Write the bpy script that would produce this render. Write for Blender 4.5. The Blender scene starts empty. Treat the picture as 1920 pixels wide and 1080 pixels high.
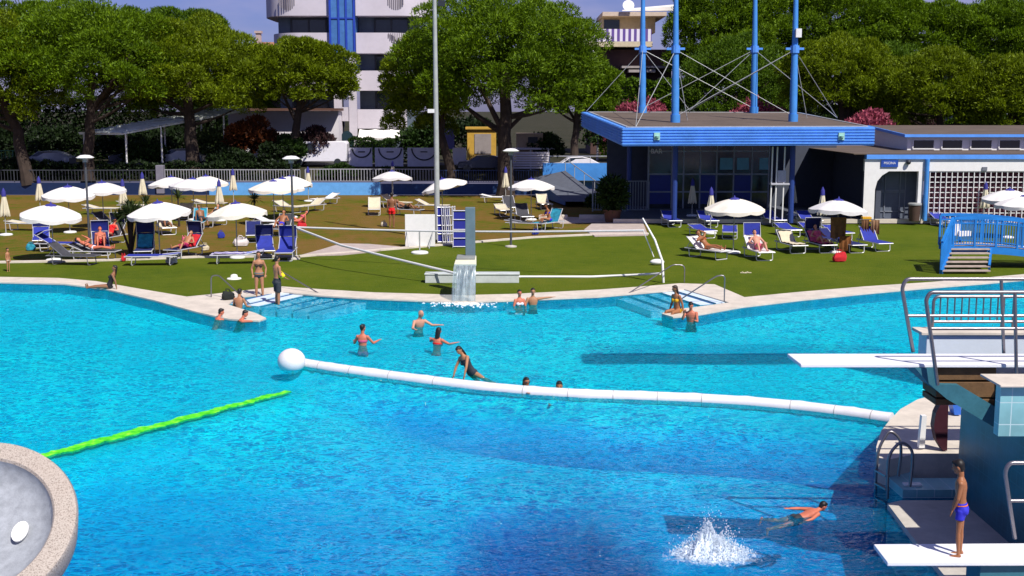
import bpy, math, random
import numpy as np
from mathutils import Vector, Matrix, noise as mnoise
from mathutils.geometry import tessellate_polygon
R = math.radians
PI = math.pi
random.seed(7)
SC = bpy.context.scene
COL = SC.collection

# ------------------------------------------------------------------ viewpoint
FPX, CH = 2258.0, 7.0
PITCH = math.atan((540 - 205) / FPX)
_cp, _sp = math.cos(PITCH), math.sin(PITCH)
LAWN = 0.06


def ray(px, py):
    a, b = (px - 960) / FPX, (540 - py) / FPX
    return Vector((a, _cp + b * _sp, -_sp + b * _cp))


def G(px, py, z=0.0):
    """Point of the horizontal plane z seen at photo pixel px, py."""
    d = ray(px, py)
    t = (z - CH) / d.z
    return Vector((d.x * t, d.y * t, z))


def D(px, py, y):
    """Point of the vertical plane at distance y seen at photo pixel px, py."""
    d = ray(px, py)
    t = y / d.y
    return Vector((d.x * t, y, CH + d.z * t))


def lerp(a, b, t):
    return a + (b - a) * t


# ------------------------------------------------------------------ materials
def srgb(h):
    h = h.lstrip('#')
    v = [int(h[i:i + 2], 16) / 255 for i in (0, 2, 4)]
    return tuple(c / 12.92 if c <= .04045 else ((c + .055) / 1.055) ** 2.4 for c in v)


def new_mat(name):
    m = bpy.data.materials.new(name)
    m.use_nodes = True
    nt = m.node_tree
    nt.nodes.clear()
    out = nt.nodes.new('ShaderNodeOutputMaterial')
    return m, nt, out


def link(nt, a, b):
    nt.links.new(a, b)


def coords(nt, kind='Object', scale=(1, 1, 1)):
    tc = nt.nodes.new('ShaderNodeTexCoord')
    mp = nt.nodes.new('ShaderNodeMapping')
    mp.inputs['Scale'].default_value = scale
    link(nt, tc.outputs[kind], mp.inputs['Vector'])
    return mp.outputs['Vector']


def noise_tex(nt, vec, scale, detail=3, rough=.55, dist=0.0):
    n = nt.nodes.new('ShaderNodeTexNoise')
    n.inputs['Scale'].default_value = scale
    n.inputs['Detail'].default_value = detail
    n.inputs['Roughness'].default_value = rough
    n.inputs['Distortion'].default_value = dist
    link(nt, vec, n.inputs['Vector'])
    return n.outputs['Fac']


def ramp(nt, fac, stops):
    r = nt.nodes.new('ShaderNodeValToRGB')
    els = r.color_ramp.elements
    while len(els) > 1:
        els.remove(els[-1])
    els[0].position = stops[0][0]
    els[0].color = (*stops[0][1], 1)
    for p, c in stops[1:]:
        e = els.new(p)
        e.color = (*c, 1)
    link(nt, fac, r.inputs['Fac'])
    return r.outputs['Color']


def mixcol(nt, fac, a, b, mode='MIX'):
    m = nt.nodes.new('ShaderNodeMix')
    m.data_type = 'RGBA'
    m.blend_type = mode
    for sock, v in ((m.inputs[0], fac), (m.inputs[6], a), (m.inputs[7], b)):
        if hasattr(v, 'links'):
            link(nt, v, sock)
        elif isinstance(v, tuple):
            sock.default_value = (*v, 1)
        else:
            sock.default_value = v
    return m.outputs[2]


def mth(nt, op, a, b=None):
    m = nt.nodes.new('ShaderNodeMath')
    m.operation = op
    for i, v in enumerate((a, b)):
        if v is None:
            continue
        if hasattr(v, 'links'):
            link(nt, v, m.inputs[i])
        else:
            m.inputs[i].default_value = v
    return m.outputs[0]


def bump(nt, h, strength, dist=.02):
    b = nt.nodes.new('ShaderNodeBump')
    b.inputs['Strength'].default_value = strength
    b.inputs['Distance'].default_value = dist
    link(nt, h, b.inputs['Height'])
    return b.outputs['Normal']


def principled(nt, out, col, rough=.6, metal=0.0, spec=.5, normal=None):
    p = nt.nodes.new('ShaderNodeBsdfPrincipled')
    if hasattr(col, 'links'):
        link(nt, col, p.inputs['Base Color'])
    else:
        p.inputs['Base Color'].default_value = (*col, 1)
    if hasattr(rough, 'links'):
        link(nt, rough, p.inputs['Roughness'])
    else:
        p.inputs['Roughness'].default_value = rough
    p.inputs['Metallic'].default_value = metal
    p.inputs['Specular IOR Level'].default_value = spec
    if normal is not None:
        link(nt, normal, p.inputs['Normal'])
    link(nt, p.outputs[0], out.inputs[0])
    return p


_M = {}


def mat(name, col, rough=.6, metal=0.0, var=.18, scale=3.0, bmp=.15, bscale=None, spec=.4):
    """Painted / plain surface: base colour with broad and fine wear, light bump."""
    if name in _M:
        return _M[name]
    if isinstance(col, str):
        col = srgb(col)
    m, nt, out = new_mat(name)
    v = coords(nt)
    n1 = noise_tex(nt, v, scale, 5, .6)
    n2 = noise_tex(nt, v, scale * 7, 3, .6)
    f = mth(nt, 'ADD', mth(nt, 'MULTIPLY', n1, .7), mth(nt, 'MULTIPLY', n2, .3))
    lo = tuple(max(0, c * (1 - var)) for c in col)
    hi = tuple(min(1, c * (1 + var * .7)) for c in col)
    c = ramp(nt, f, [(.3, lo), (.7, hi)])
    r = mth(nt, 'ADD', mth(nt, 'MULTIPLY', n2, .2), rough - .1)
    principled(nt, out, c, r, metal, spec, bump(nt, n2, bmp, .01))
    _M[name] = m
    return m


def stripe_mat(name, c1, c2, axis, freq, rough=.7):
    m, nt, out = new_mat(name)
    v = coords(nt)
    s = nt.nodes.new('ShaderNodeSeparateXYZ')
    link(nt, v, s.inputs[0])
    w = mth(nt, 'SINE', mth(nt, 'MULTIPLY', s.outputs[axis], freq))
    f = mth(nt, 'GREATER_THAN', w, 0.0)
    principled(nt, out, mixcol(nt, f, c1, c2), rough)
    return m


def grid_mat(name, tile, grout, size, axes=(0, 2), gw=.05, rough=.35, var=.2):
    """Square tiles with grout lines on a wall or floor, object coordinates."""
    m, nt, out = new_mat(name)
    v = coords(nt)
    s = nt.nodes.new('ShaderNodeSeparateXYZ')
    link(nt, v, s.inputs[0])
    fs = []
    for a in axes:
        fr = mth(nt, 'FRACT', mth(nt, 'DIVIDE', s.outputs[a], size))
        fs.append(mth(nt, 'LESS_THAN', fr, gw))
    f = mth(nt, 'MAXIMUM', fs[0], fs[1])
    n = noise_tex(nt, v, 1.7, 4)
    t = ramp(nt, n, [(.3, tuple(c * (1 - var) for c in tile)), (.7, tuple(min(1, c * (1 + var)) for c in tile))])
    principled(nt, out, mixcol(nt, f, t, grout), rough, normal=bump(nt, mth(nt, 'SUBTRACT', 1.0, f), .3, .004))
    return m


def foliage_mat(name, dark, light, tip=None, transl=.22):
    m, nt, out = new_mat(name)
    g = nt.nodes.new('ShaderNodeNewGeometry')
    v = coords(nt)
    n = noise_tex(nt, v, .55, 3, .6)
    f = mth(nt, 'ADD', mth(nt, 'MULTIPLY', g.outputs['Random Per Island'], .55), mth(nt, 'MULTIPLY', n, .6))
    stops = [(.22, dark), (.8, light)]
    if tip:
        stops.append((.97, tip))
    c = ramp(nt, f, stops)
    p = nt.nodes.new('ShaderNodeBsdfPrincipled')
    link(nt, c, p.inputs['Base Color'])
    p.inputs['Roughness'].default_value = .6
    p.inputs['Specular IOR Level'].default_value = .25
    t = nt.nodes.new('ShaderNodeBsdfTranslucent')
    link(nt, c, t.inputs['Color'])
    mx = nt.nodes.new('ShaderNodeMixShader')
    mx.inputs[0].default_value = transl
    link(nt, p.outputs[0], mx.inputs[1])
    link(nt, t.outputs[0], mx.inputs[2])
    link(nt, mx.outputs[0], out.inputs[0])
    return m


# ------------------------------------------------------------------ mesh builder
class MB:
    def __init__(self):
        self.v, self.f, self.m = [], [], []

    def add(self, vs, fs, mi=0):
        o = len(self.v)
        self.v += [tuple(p) for p in vs]
        self.f += [tuple(i + o for i in f) for f in fs]
        self.m += [mi] * len(fs)
        return self

    def box(self, c, s, rz=0.0, mi=0, mtx=None):
        x, y, z = s[0] / 2, s[1] / 2, s[2] / 2
        vs = [Vector(p) for p in ((-x, -y, -z), (x, -y, -z), (x, y, -z), (-x, y, -z), (-x, -y, z), (x, -y, z), (x, y, z), (-x, y, z))]
        M = mtx if mtx is not None else Matrix.Rotation(rz, 4, 'Z')
        c = Vector(c)
        vs = [c + (M @ p) for p in vs]
        return self.add(vs, [(0, 3, 2, 1), (4, 5, 6, 7), (0, 1, 5, 4), (1, 2, 6, 5), (2, 3, 7, 6), (3, 0, 4, 7)], mi)

    def span(self, a, b, mi=0):
        """Axis-aligned box between two opposite corners."""
        a, b = Vector(a), Vector(b)
        return self.box((a + b) / 2, [abs(b[i] - a[i]) for i in range(3)], 0, mi)

    def beam(self, a, b, w, h, mi=0, up=(0, 0, 1)):
        a, b = Vector(a), Vector(b)
        d = (b - a)
        L = d.length
        d.normalize()
        s = d.cross(Vector(up))
        if s.length < 1e-4:
            s = d.cross(Vector((1, 0, 0)))
        s.normalize()
        u = s.cross(d)
        M = Matrix((s, d, u)).transposed().to_4x4()
        return self.box((a + b) / 2, (w, L, h), 0, mi, M)

    def hexa(self, p, mi=0):
        """Eight corners: four of the bottom, four of the top, both counter-clockwise."""
        return self.add(p, [(0, 3, 2, 1), (4, 5, 6, 7), (0, 1, 5, 4), (1, 2, 6, 5), (2, 3, 7, 6), (3, 0, 4, 7)], mi)

    def prism(self, pts, z0, z1, mi=0, top_only=False):
        n = len(pts)
        z0f = z0 if callable(z0) else (lambda p: z0)
        z1f = z1 if callable(z1) else (lambda p: z1)
        P2 = [Vector((p[0], p[1], 0)) for p in pts]
        tris = tessellate_polygon([P2])
        area = sum(P2[i].x * P2[(i + 1) % n].y - P2[(i + 1) % n].x * P2[i].y for i in range(n))

        def up(t):
            a, b, c = (P2[i] for i in t)
            return ((b - a).cross(c - a)).z > 0
        top = [(p.x, p.y, z1f(p)) for p in P2]
        if top_only:
            return self.add(top, [t if up(t) else t[::-1] for t in tris], mi)
        bot = [(p.x, p.y, z0f(p)) for p in P2]
        fs = [tuple(i + n for i in (t if up(t) else t[::-1])) for t in tris] + [(t[::-1] if up(t) else t) for t in tris]
        for i in range(n):
            j = (i + 1) % n
            q = (i, j, j + n, i + n)
            fs.append(q if area > 0 else q[::-1])
        return self.add(bot + top, fs, mi)

    def tube(self, path, r, seg=8, mi=0, caps=True, closed=False):
        P = [Vector(p) for p in path]
        n = len(P)
        rr = r if isinstance(r, (list, tuple)) else [r] * n
        vs, fs = [], []
        pn = None
        for i in range(n):
            if closed:
                t = P[(i + 1) % n] - P[i - 1]
            else:
                t = P[min(i + 1, n - 1)] - P[max(i - 1, 0)]
            t.normalize()
            if pn is None:
                a = Vector((0, 0, 1)) if abs(t.z) < .9 else Vector((1, 0, 0))
                nn = t.cross(a).normalized()
            else:
                nn = (pn - t * pn.dot(t))
                nn = nn.normalized() if nn.length > 1e-6 else t.orthogonal().normalized()
            pn = nn
            b = t.cross(nn)
            for k in range(seg):
                an = 2 * PI * k / seg
                vs.append(P[i] + (nn * math.cos(an) + b * math.sin(an)) * rr[i])
        m = n if closed else n - 1
        for i in range(m):
            for k in range(seg):
                a0, a1 = i * seg + k, i * seg + (k + 1) % seg
                j = (i + 1) % n
                fs.append((a0, a1, j * seg + (k + 1) % seg, j * seg + k))
        if caps and not closed:
            fs.append(tuple(range(seg))[::-1])
            fs.append(tuple((n - 1) * seg + k for k in range(seg)))
        return self.add(vs, fs, mi)

    def lathe(self, prof, c=(0, 0, 0), seg=16, mi=0, mtx=None, cap=True):
        vs, fs = [], []
        c = Vector(c)
        for r, z in prof:
            for k in range(seg):
                a = 2 * PI * k / seg
                p = Vector((r * math.cos(a), r * math.sin(a), z))
                vs.append(c + (mtx @ p if mtx is not None else p))
        for i in range(len(prof) - 1):
            for k in range(seg):
                fs.append((i * seg + k, i * seg + (k + 1) % seg, (i + 1) * seg + (k + 1) % seg, (i + 1) * seg + k))
        if cap and prof[0][0] > 1e-5:
            fs.append(tuple(range(seg))[::-1])
        if cap and prof[-1][0] > 1e-5:
            fs.append(tuple((len(prof) - 1) * seg + k for k in range(seg)))
        return self.add(vs, fs, mi)

    def ball(self, c, r, seg=12, rings=8, mi=0, mtx=None):
        rx, ry, rz = (r, r, r) if not isinstance(r, (tuple, list)) else r
        vs, fs = [], []
        c = Vector(c)
        for i in range(rings + 1):
            ph = PI * i / rings
            for k in range(seg):
                a = 2 * PI * k / seg
                s = max(math.sin(ph), 1e-3)
                p = Vector((rx * s * math.cos(a), ry * s * math.sin(a), rz * -math.cos(ph)))
                vs.append(c + (mtx @ p if mtx is not None else p))
        for i in range(rings):
            for k in range(seg):
                fs.append((i * seg + k, i * seg + (k + 1) % seg, (i + 1) * seg + (k + 1) % seg, (i + 1) * seg + k))
        fs.append(tuple(range(seg))[::-1])
        fs.append(tuple(rings * seg + k for k in range(seg)))
        return self.add(vs, fs, mi)

    def loft(self, rings, seg=14, mi=0):
        """rings: (centre, side vector, front vector, half width, half depth)."""
        vs, fs = [], []
        for c, s, f, a, b in rings:
            for k in range(seg):
                an = 2 * PI * k / seg
                vs.append(Vector(c) + Vector(s) * (a * math.cos(an)) + Vector(f) * (b * math.sin(an)))
        n = len(rings)
        for i in range(n - 1):
            for k in range(seg):
                fs.append((i * seg + k, i * seg + (k + 1) % seg, (i + 1) * seg + (k + 1) % seg, (i + 1) * seg + k))
        fs.append(tuple(range(seg))[::-1])
        fs.append(tuple((n - 1) * seg + k for k in range(seg)))
        return self.add(vs, fs, mi)

    def grid(self, fn, nu, nv, mi=0):
        vs = [fn(i / nu, j / nv) for j in range(nv + 1) for i in range(nu + 1)]
        fs = [(j * (nu + 1) + i, j * (nu + 1) + i + 1, (j + 1) * (nu + 1) + i + 1, (j + 1) * (nu + 1) + i) for j in range(nv) for i in range(nu)]
        return self.add(vs, fs, mi)

    def mesh(self, name, mats, smooth=35):
        me = bpy.data.meshes.new(name)
        me.from_pydata([tuple(p) for p in self.v], [], self.f)
        if not isinstance(mats, (list, tuple)):
            mats = [mats]
        for m in mats:
            me.materials.append(m)
        if len(mats) > 1:
            me.polygons.foreach_set('material_index', self.m)
        me.update()
        if smooth:
            me.shade_smooth()
            me.set_sharp_from_angle(angle=R(smooth))
        return me

    def build(self, name, mats, parent=None, smooth=35, world=False, bevel=0):
        if world and parent is not None:
            o = parent.matrix_basis.translation
            self.v = [(p[0] - o.x, p[1] - o.y, p[2] - o.z) for p in self.v]
        ob = bpy.data.objects.new(name, self.mesh(name, mats, smooth))
        COL.objects.link(ob)
        if parent is not None:
            ob.parent = parent
        if bevel:
            b = ob.modifiers.new('bevel', 'BEVEL')
            b.width = bevel
            b.segments = 2
            b.limit_method = 'ANGLE'
        return ob


def tag(o, label=None, cat=None, group=None, kind=None):
    for k, v in (('label', label), ('category', cat), ('group', group), ('kind', kind)):
        if v:
            o[k] = v
    return o


def thing(name, label, cat, loc=(0, 0, 0), rz=0.0, group=None):
    o = bpy.data.objects.new(name, None)
    o.empty_display_size = .3
    COL.objects.link(o)
    o.location = loc
    o.rotation_euler = (0, 0, rz)
    return tag(o, label, cat, group)


def struct(mb, name, mats, smooth=35):
    return tag(mb.build(name, mats, None, smooth), kind='structure')


_KIDS = {}


def copy_tree(o, parent=None):
    c = o.copy()
    COL.objects.link(c)
    if parent is not None:
        c.parent = parent
    for ch in [k for k in o.children]:
        copy_tree(ch, c)
    return c
# ================================================================== materials used across the scene
CONC = mat('concrete', (.50, .46, .40), .85, var=.25, scale=1.2, bmp=.4)
STONE = mat('coping_stone', (.62, .55, .46), .8, var=.22, scale=1.6, bmp=.3)
WHITE = mat('white_paint', (.80, .79, .77), .45, var=.08)
WWALL = mat('white_wall_paint', (.70, .66, .70), .8, var=.12, scale=.6)
STEEL = mat('brushed_steel', (.27, .25, .265), .36, .8, var=.15, scale=6)
GALV = mat('galvanised_steel', (.46, .47, .46), .5, .35, var=.2, scale=4)
DARK = mat('dark_metal', (.035, .04, .05), .5, .2)
BLUE = mat('blue_paint', (.10, .31, .82), .5, var=.2, scale=1.2)
SKYBLUE = mat('sky_blue_paint', (.06, .26, .66), .5, var=.18, scale=1.0)
BRBLUE = mat('bridge_blue_paint', (.015, .19, .56), .5, var=.25, scale=2)
NAVY = mat('navy_fabric', (.012, .018, .11), .9, var=.25, scale=5)
FBLUE = mat('blue_fabric', (.022, .035, .30), .85, var=.25, scale=5)
FCREAM = mat('cream_fabric', (.62, .54, .38), .9, var=.15, scale=5)
FWHITE = mat('white_canvas', (.80, .77, .72), .9, var=.10, scale=4)
FWHITE2 = mat('greyed_canvas', (.68, .66, .64), .9, var=.16, scale=3)
FWHITE3 = mat('creamy_canvas', (.78, .73, .62), .9, var=.14, scale=2)
FGREY = mat('grey_fabric', (.055, .055, .065), .9, var=.3, scale=5)
FPINK = mat('pink_towel', (.75, .12, .24), .95, var=.25, scale=9)
FRED = mat('red_towel', (.55, .02, .03), .95, var=.25, scale=7)
FTEAL = mat('teal_towel', (.03, .30, .42), .95, var=.6, scale=6)
FPALE = mat('pale_towel', (.68, .62, .60), .95, var=.2, scale=7)
FBROWN = mat('brown_towel', (.20, .095, .04), .95, var=.45, scale=6)
GLASS = mat('dark_glass', (.015, .025, .035), .12, 0, var=.4, scale=.7, bmp=.03, spec=.6)
ROOFG = mat('roof_felt', (.115, .085, .065), .95, var=.3, scale=.5, bmp=.4)
DWALL = mat('shaded_grey_wall', (.16, .17, .20), .8, var=.2, scale=.8)
PATIO = grid_mat('patio_tiles', (.10, .11, .14), (.05, .05, .06), .6, (0, 1), .05, .55)
WOOD = mat('brown_timber', (.16, .085, .035), .75, var=.4, scale=3, bmp=.4)
BARK = mat('pine_bark', (.052, .036, .028), .95, var=.55, scale=2.0, bmp=.8)
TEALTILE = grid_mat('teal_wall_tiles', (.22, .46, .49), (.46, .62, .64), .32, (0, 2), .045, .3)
TEALWALL = grid_mat('shaded_teal_tiles', (.012, .085, .13), (.02, .11, .15), .22, (1, 2), .06, .35, .35)  # teal tiles with the shadow on the tower's side put into the colour
POOLTILE = grid_mat('pool_wall_tiles', (.03, .28, .42), (.20, .42, .50), .3, (0, 2), .06, .3)
BALCW = mat('balcony_paint', (.60, .55, .60), .8, var=.10, scale=.5)
TERRA = mat('dark_facade', (.085, .045, .04), .85, var=.3, scale=.6)
YELLOW = mat('yellow_cabinet_paint', (.55, .33, .05), .6, var=.2)
ASPH = mat('asphalt', (.05, .05, .052), .95, var=.3, scale=1.5, bmp=.3)
FOAM = mat('foam_white', (.80, .82, .86), .9, var=.1)
FLOATW = mat('float_white_plastic', (.78, .74, .74), .5, var=.10, scale=2.5)

PINE = foliage_mat('pine_needles', (.030, .070, .0005), (.165, .275, .002), (.22, .33, .004), .34)
PINEY = foliage_mat('pine_needles_olive', (.050, .080, .0005), (.21, .285, .002), (.28, .34, .004), .34)
PINED = foliage_mat('pine_needles_deep', (.022, .058, .002), (.11, .20, .004), None, .3)
BUSH = foliage_mat('hedge_leaves', (.008, .022, .004), (.035, .075, .010))
RUST = foliage_mat('rusty_leaves', (.035, .012, .004), (.16, .045, .012))
PURP = foliage_mat('purple_leaves', (.020, .012, .012), (.075, .035, .035))
PINKF = foliage_mat('pink_blossom', (.10, .015, .03), (.50, .11, .16))
PALM = foliage_mat('palm_leaves', (.015, .030, .008), (.075, .11, .03))


def grass_mat(name, stops, fine=1.0):
    m, nt, out = new_mat(name)
    v = coords(nt, 'Object')
    big = noise_tex(nt, v, .16, 4, .6)
    mid = noise_tex(nt, v, 1.3, 4, .6)
    tiny = noise_tex(nt, coords(nt, 'Object', (1, .35, 1)), 26.0 * fine, 2, .7)
    f = mth(nt, 'ADD', mth(nt, 'ADD', mth(nt, 'MULTIPLY', big, .45), mth(nt, 'MULTIPLY', mid, .3)), mth(nt, 'MULTIPLY', tiny, .25))
    c = ramp(nt, f, stops)
    principled(nt, out, c, .95, 0, .1, bump(nt, tiny, .8, .05))
    return m


GRASS = grass_mat('mown_grass', [(.34, (.052, .088, .003)), (.5, (.085, .118, .005)), (.66, (.118, .135, .010))])
DRY = grass_mat('dry_grass', [(.36, (.070, .098, .004)), (.45, (.098, .108, .007)), (.51, (.155, .100, .018)), (.60, (.185, .105, .028)), (.68, (.105, .105, .010))])
HEDGED = foliage_mat('shaded_hedge_leaves', (.004, .010, .003), (.016, .034, .006), None, .1)  # hedge leaves darkened, their shade is put into the colour
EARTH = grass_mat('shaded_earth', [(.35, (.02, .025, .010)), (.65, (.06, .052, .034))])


def poly(pts, z):
    return [G(x, y, z) for x, y in pts]


# ================================================================== pool, lawn and ground
WEDGE = [(-420, 521), (-200, 525), (0, 529), (120, 532), (200, 542), (290, 563), (370, 585), (430, 598), (485, 601), (499, 596), (480, 587), (428, 571),
         (445, 557), (530, 547), (600, 554), (700, 560), (800, 564), (870, 566), (960, 563), (1050, 559), (1120, 556), (1190, 550), (1283, 542),
         (1367, 567), (1300, 576), (1250, 582), (1241, 588), (1262, 594), (1300, 591), (1390, 575), (1500, 562), (1620, 550), (1720, 541), (1845, 531), (2000, 517), (2300, 494)]
GEDGE = [(-420, 511), (-200, 515), (0, 519), (110, 521), (180, 527), (260, 541), (350, 556), (400, 551), (470, 543), (530, 537), (600, 542), (700, 548),
         (870, 553), (960, 551), (1120, 543), (1190, 538), (1275, 531), (1340, 533), (1396, 557), (1500, 547), (1620, 537), (1740, 529), (1850, 520), (2000, 507), (2300, 485)]
CZ = .075
we, ge = poly(WEDGE, CZ), poly(GEDGE, CZ)

m = MB()
m.prism(we + ge[::-1], CZ - .05, CZ)
struct(m, 'pool_coping', STONE, 30)
m = MB()
for a, b in zip(we[:-1], we[1:]):
    m.add([(a.x, a.y + .02, .03), (b.x, b.y + .02, .03), (b.x, b.y + .02, -2.6), (a.x, a.y + .02, -2.6)], [(0, 1, 2, 3)])
struct(m, 'pool_wall', POOLTILE, 0)

# lawn: one sheet from the coping back to the retaining walls
far = [Vector((75, 98.6, 0)), Vector((-75, 98.6, 0))]
m = MB()
m.prism([Vector((p.x, p.y - .0, 0)) for p in ge] + far, -.1, LAWN)
struct(m, 'lawn', GRASS, 0)

# dry mound beyond the kerb line
KERB = [(-420, 500), (0, 493), (120, 491), (240, 488), (370, 483), (480, 482), (560, 482), (660, 474), (760, 466), (890, 455), (1000, 446), (1110, 441), (1215, 439)]
kp = poly(KERB, LAWN)
m = MB()
mound = kp + [Vector((8.2, 72, 0)), Vector((9.5, 90, 0)), Vector((9.5, 98.5, 0)), Vector((-75, 98.5, 0))]
m.prism(mound, LAWN, LAWN + .006, 0, True)
struct(m, 'dry_lawn', DRY, 0)
m = MB()
for a, b in zip(kp[:-1], kp[1:]):
    m.beam((a.x, a.y, LAWN + .03), (b.x, b.y, LAWN + .03), .32, .1)
struct(m, 'lawn_kerb', STONE, 0)
m = MB()
for pts in ([(560, 481), (600, 470), (640, 458), (692, 459), (750, 464), (700, 473), (640, 479)], [(1095, 432), (1110, 420), (1205, 417), (1215, 442), (1115, 444)],
            [(1010, 414), (1060, 408), (1130, 410), (1140, 417), (1050, 420)]):
    m.prism(poly(pts, LAWN), LAWN, LAWN + .05)
struct(m, 'paving', mat('pale_paving', (.46, .38, .34), .9, var=.25, scale=2.5, bmp=.4), 0)
# raised patio in front of the pavilion
pa = G(1180, 412, .3)
m = MB()
m.prism([(6.3, pa.y), (45, pa.y - .3), (45, 95), (6.3, 95)], -.1, .32)
struct(m, 'patio', PATIO, 0)
m = MB()
m.box((25.6, pa.y - .28, .24), (38.8, .3, .24), R(-.45))
struct(m, 'patio_kerb', STONE, 0)

# ground behind the retaining walls: one sheet rising to the street and on to the horizon
def back_z(y):
    return 1.2 + 1.0 * min(1, max(0, (y - 100) / 4.5))


m = MB()
ys = [98.6, 100, 101, 102, 103, 104.5, 120, 160, 260, 600, 2500]
xs = [-2500, -400, -100, -50, 0, 50, 100, 400, 2500]
for j in range(len(ys) - 1):
    for i in range(len(xs) - 1):
        m.add([(xs[i], ys[j], back_z(ys[j])), (xs[i + 1], ys[j], back_z(ys[j])), (xs[i + 1], ys[j + 1], back_z(ys[j + 1])), (xs[i], ys[j + 1], back_z(ys[j + 1]))], [(0, 1, 2, 3)])
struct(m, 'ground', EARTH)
m = MB()
m.span((-160, 105, 2.19), (160, 111, 2.206))
struct(m, 'street', ASPH, 0)

# pool floor; its depths are shaped partly to darken the water
def sstep(a, b, x):
    t = min(1, max(0, (x - a) / (b - a)))
    return t * t * (3 - 2 * t)


FLOATPX = [(566, 682), (620, 691), (700, 702), (800, 715), (900, 727), (1000, 736), (1100, 742), (1200, 745), (1300, 749), (1400, 755), (1500, 764), (1600, 776), (1672, 787)]
FLOATP = [G(x, y, .02) for x, y in FLOATPX]


def float_y(x):
    P = FLOATP
    if x <= P[0].x:
        return P[0].y
    for a, b in zip(P[:-1], P[1:]):
        if a.x <= x <= b.x:
            return lerp(a.y, b.y, (x - a.x) / (b.x - a.x))
    return P[-1].y


SHADE_PATCH = poly([(860, 1110), (872, 1040), (900, 985), (950, 958), (1030, 962), (1110, 990), (1180, 1030), (1230, 1080), (1240, 1400), (860, 1400)], -.9)  # sunk patch that stands in for the tower's shadow on the water


def in_shade_patch(x, y):
    """signed-ish inside measure of the sunk patch that stands in for a shadow, 1 inside"""
    n, ins, best = len(SHADE_PATCH), False, 1e9
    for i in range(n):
        a, b = SHADE_PATCH[i], SHADE_PATCH[(i + 1) % n]
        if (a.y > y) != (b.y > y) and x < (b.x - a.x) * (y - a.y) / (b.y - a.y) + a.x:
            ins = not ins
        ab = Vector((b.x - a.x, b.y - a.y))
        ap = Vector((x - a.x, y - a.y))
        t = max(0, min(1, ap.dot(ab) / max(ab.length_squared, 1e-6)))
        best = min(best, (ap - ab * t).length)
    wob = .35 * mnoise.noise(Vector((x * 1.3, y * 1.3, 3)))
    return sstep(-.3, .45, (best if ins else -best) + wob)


LANEA, LANED = G(60, 860, 0), G(540, 733, 0) - G(60, 860, 0)


def floor_z(x, y):
    fy = float_y(x)
    z = -.34
    inner = sstep(0, -1.2, y - fy)                    # the deep side of the float
    left = sstep(-1.5, -6.5, x)                       # no float to the left: an even slope
    z -= .18 * inner * (1 - .6 * left)
    z -= .85 * sstep(0, -.4, y - fy) * sstep(-4.4, -1.6, y - fy) * sstep(-5.5, 1, x)
    z -= .50 * sstep(28, 17, y)
    z -= .42 * sstep(2.2, 6, x) * sstep(25.0, 19.0, y)
    z -= .22 * sstep(-1, -5, x) * sstep(21, 14, y)
    z -= .9 * sstep(2.1, .9, math.hypot(x + 5.6, y - 14.6))  # hollow added to darken the water beside the basin
    if y < 23:
        z -= 1.15 * in_shade_patch(x, y)
    z = max(z, -.13 - 1.1 * max(0, abs(y - fy) - .25)) if x > FLOATP[0].x - .3 else z  # sill added to bring the boom's shadow up beside it
    q = max(0, min(1, ((x - LANEA.x) * LANED.x + (y - LANEA.y) * LANED.y) / LANED.length_squared))
    dl = math.hypot(x - LANEA.x - LANED.x * q, y - LANEA.y - LANED.y * q)
    z = max(z, -.10 - .55 * max(0, dl - .45))  # sill added so the lane casts no offset shadow
    z += .03 * mnoise.noise(Vector((x * .4, y * .4, 0)))
    return z


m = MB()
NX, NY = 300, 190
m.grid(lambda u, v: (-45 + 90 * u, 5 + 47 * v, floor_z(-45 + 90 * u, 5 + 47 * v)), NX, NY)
mf, nt, out = new_mat('pool_floor_depth_tint')
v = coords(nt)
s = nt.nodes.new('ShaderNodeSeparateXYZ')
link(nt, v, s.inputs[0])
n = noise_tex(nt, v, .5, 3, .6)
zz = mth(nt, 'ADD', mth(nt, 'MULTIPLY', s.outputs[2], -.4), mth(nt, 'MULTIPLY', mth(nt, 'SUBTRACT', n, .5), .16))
c = ramp(nt, zz, [(.06, (.01, .88, .82)), (.19, (.0, .86, .88)), (.26, (.0, .70, .88)), (.36, (.0, .46, .76)), (.52, (.0, .25, .54)), (.75, (.0, .12, .37)), (1.0, (.0, .085, .29))])  # light lost in deep water put into the floor colour
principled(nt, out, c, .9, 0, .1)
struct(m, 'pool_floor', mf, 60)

# water: clear tinted sheet whose ripples bend reflections; a painted net of caustics tints it
mw, nt, out = new_mat('pool_water')
v = coords(nt)
vs_ = coords(nt, 'Object', (.62, 1.0, 1.0))
r1 = noise_tex(nt, vs_, 3.0, 3, .62, 1.2)
r2 = noise_tex(nt, vs_, 7.5, 2, .6, .8)
r3 = noise_tex(nt, v, .35, 2, .5)
h = mth(nt, 'ADD', mth(nt, 'MULTIPLY', r1, .65), mth(nt, 'MULTIPLY', r2, .35))
amp = mth(nt, 'ADD', mth(nt, 'MULTIPLY', r3, 1.2), .25)
bmp_ = nt.nodes.new('ShaderNodeBump')
bmp_.inputs['Distance'].default_value = .62
link(nt, mth(nt, 'MULTIPLY', amp, .9), bmp_.inputs['Strength'])
link(nt, h, bmp_.inputs['Height'])
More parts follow.
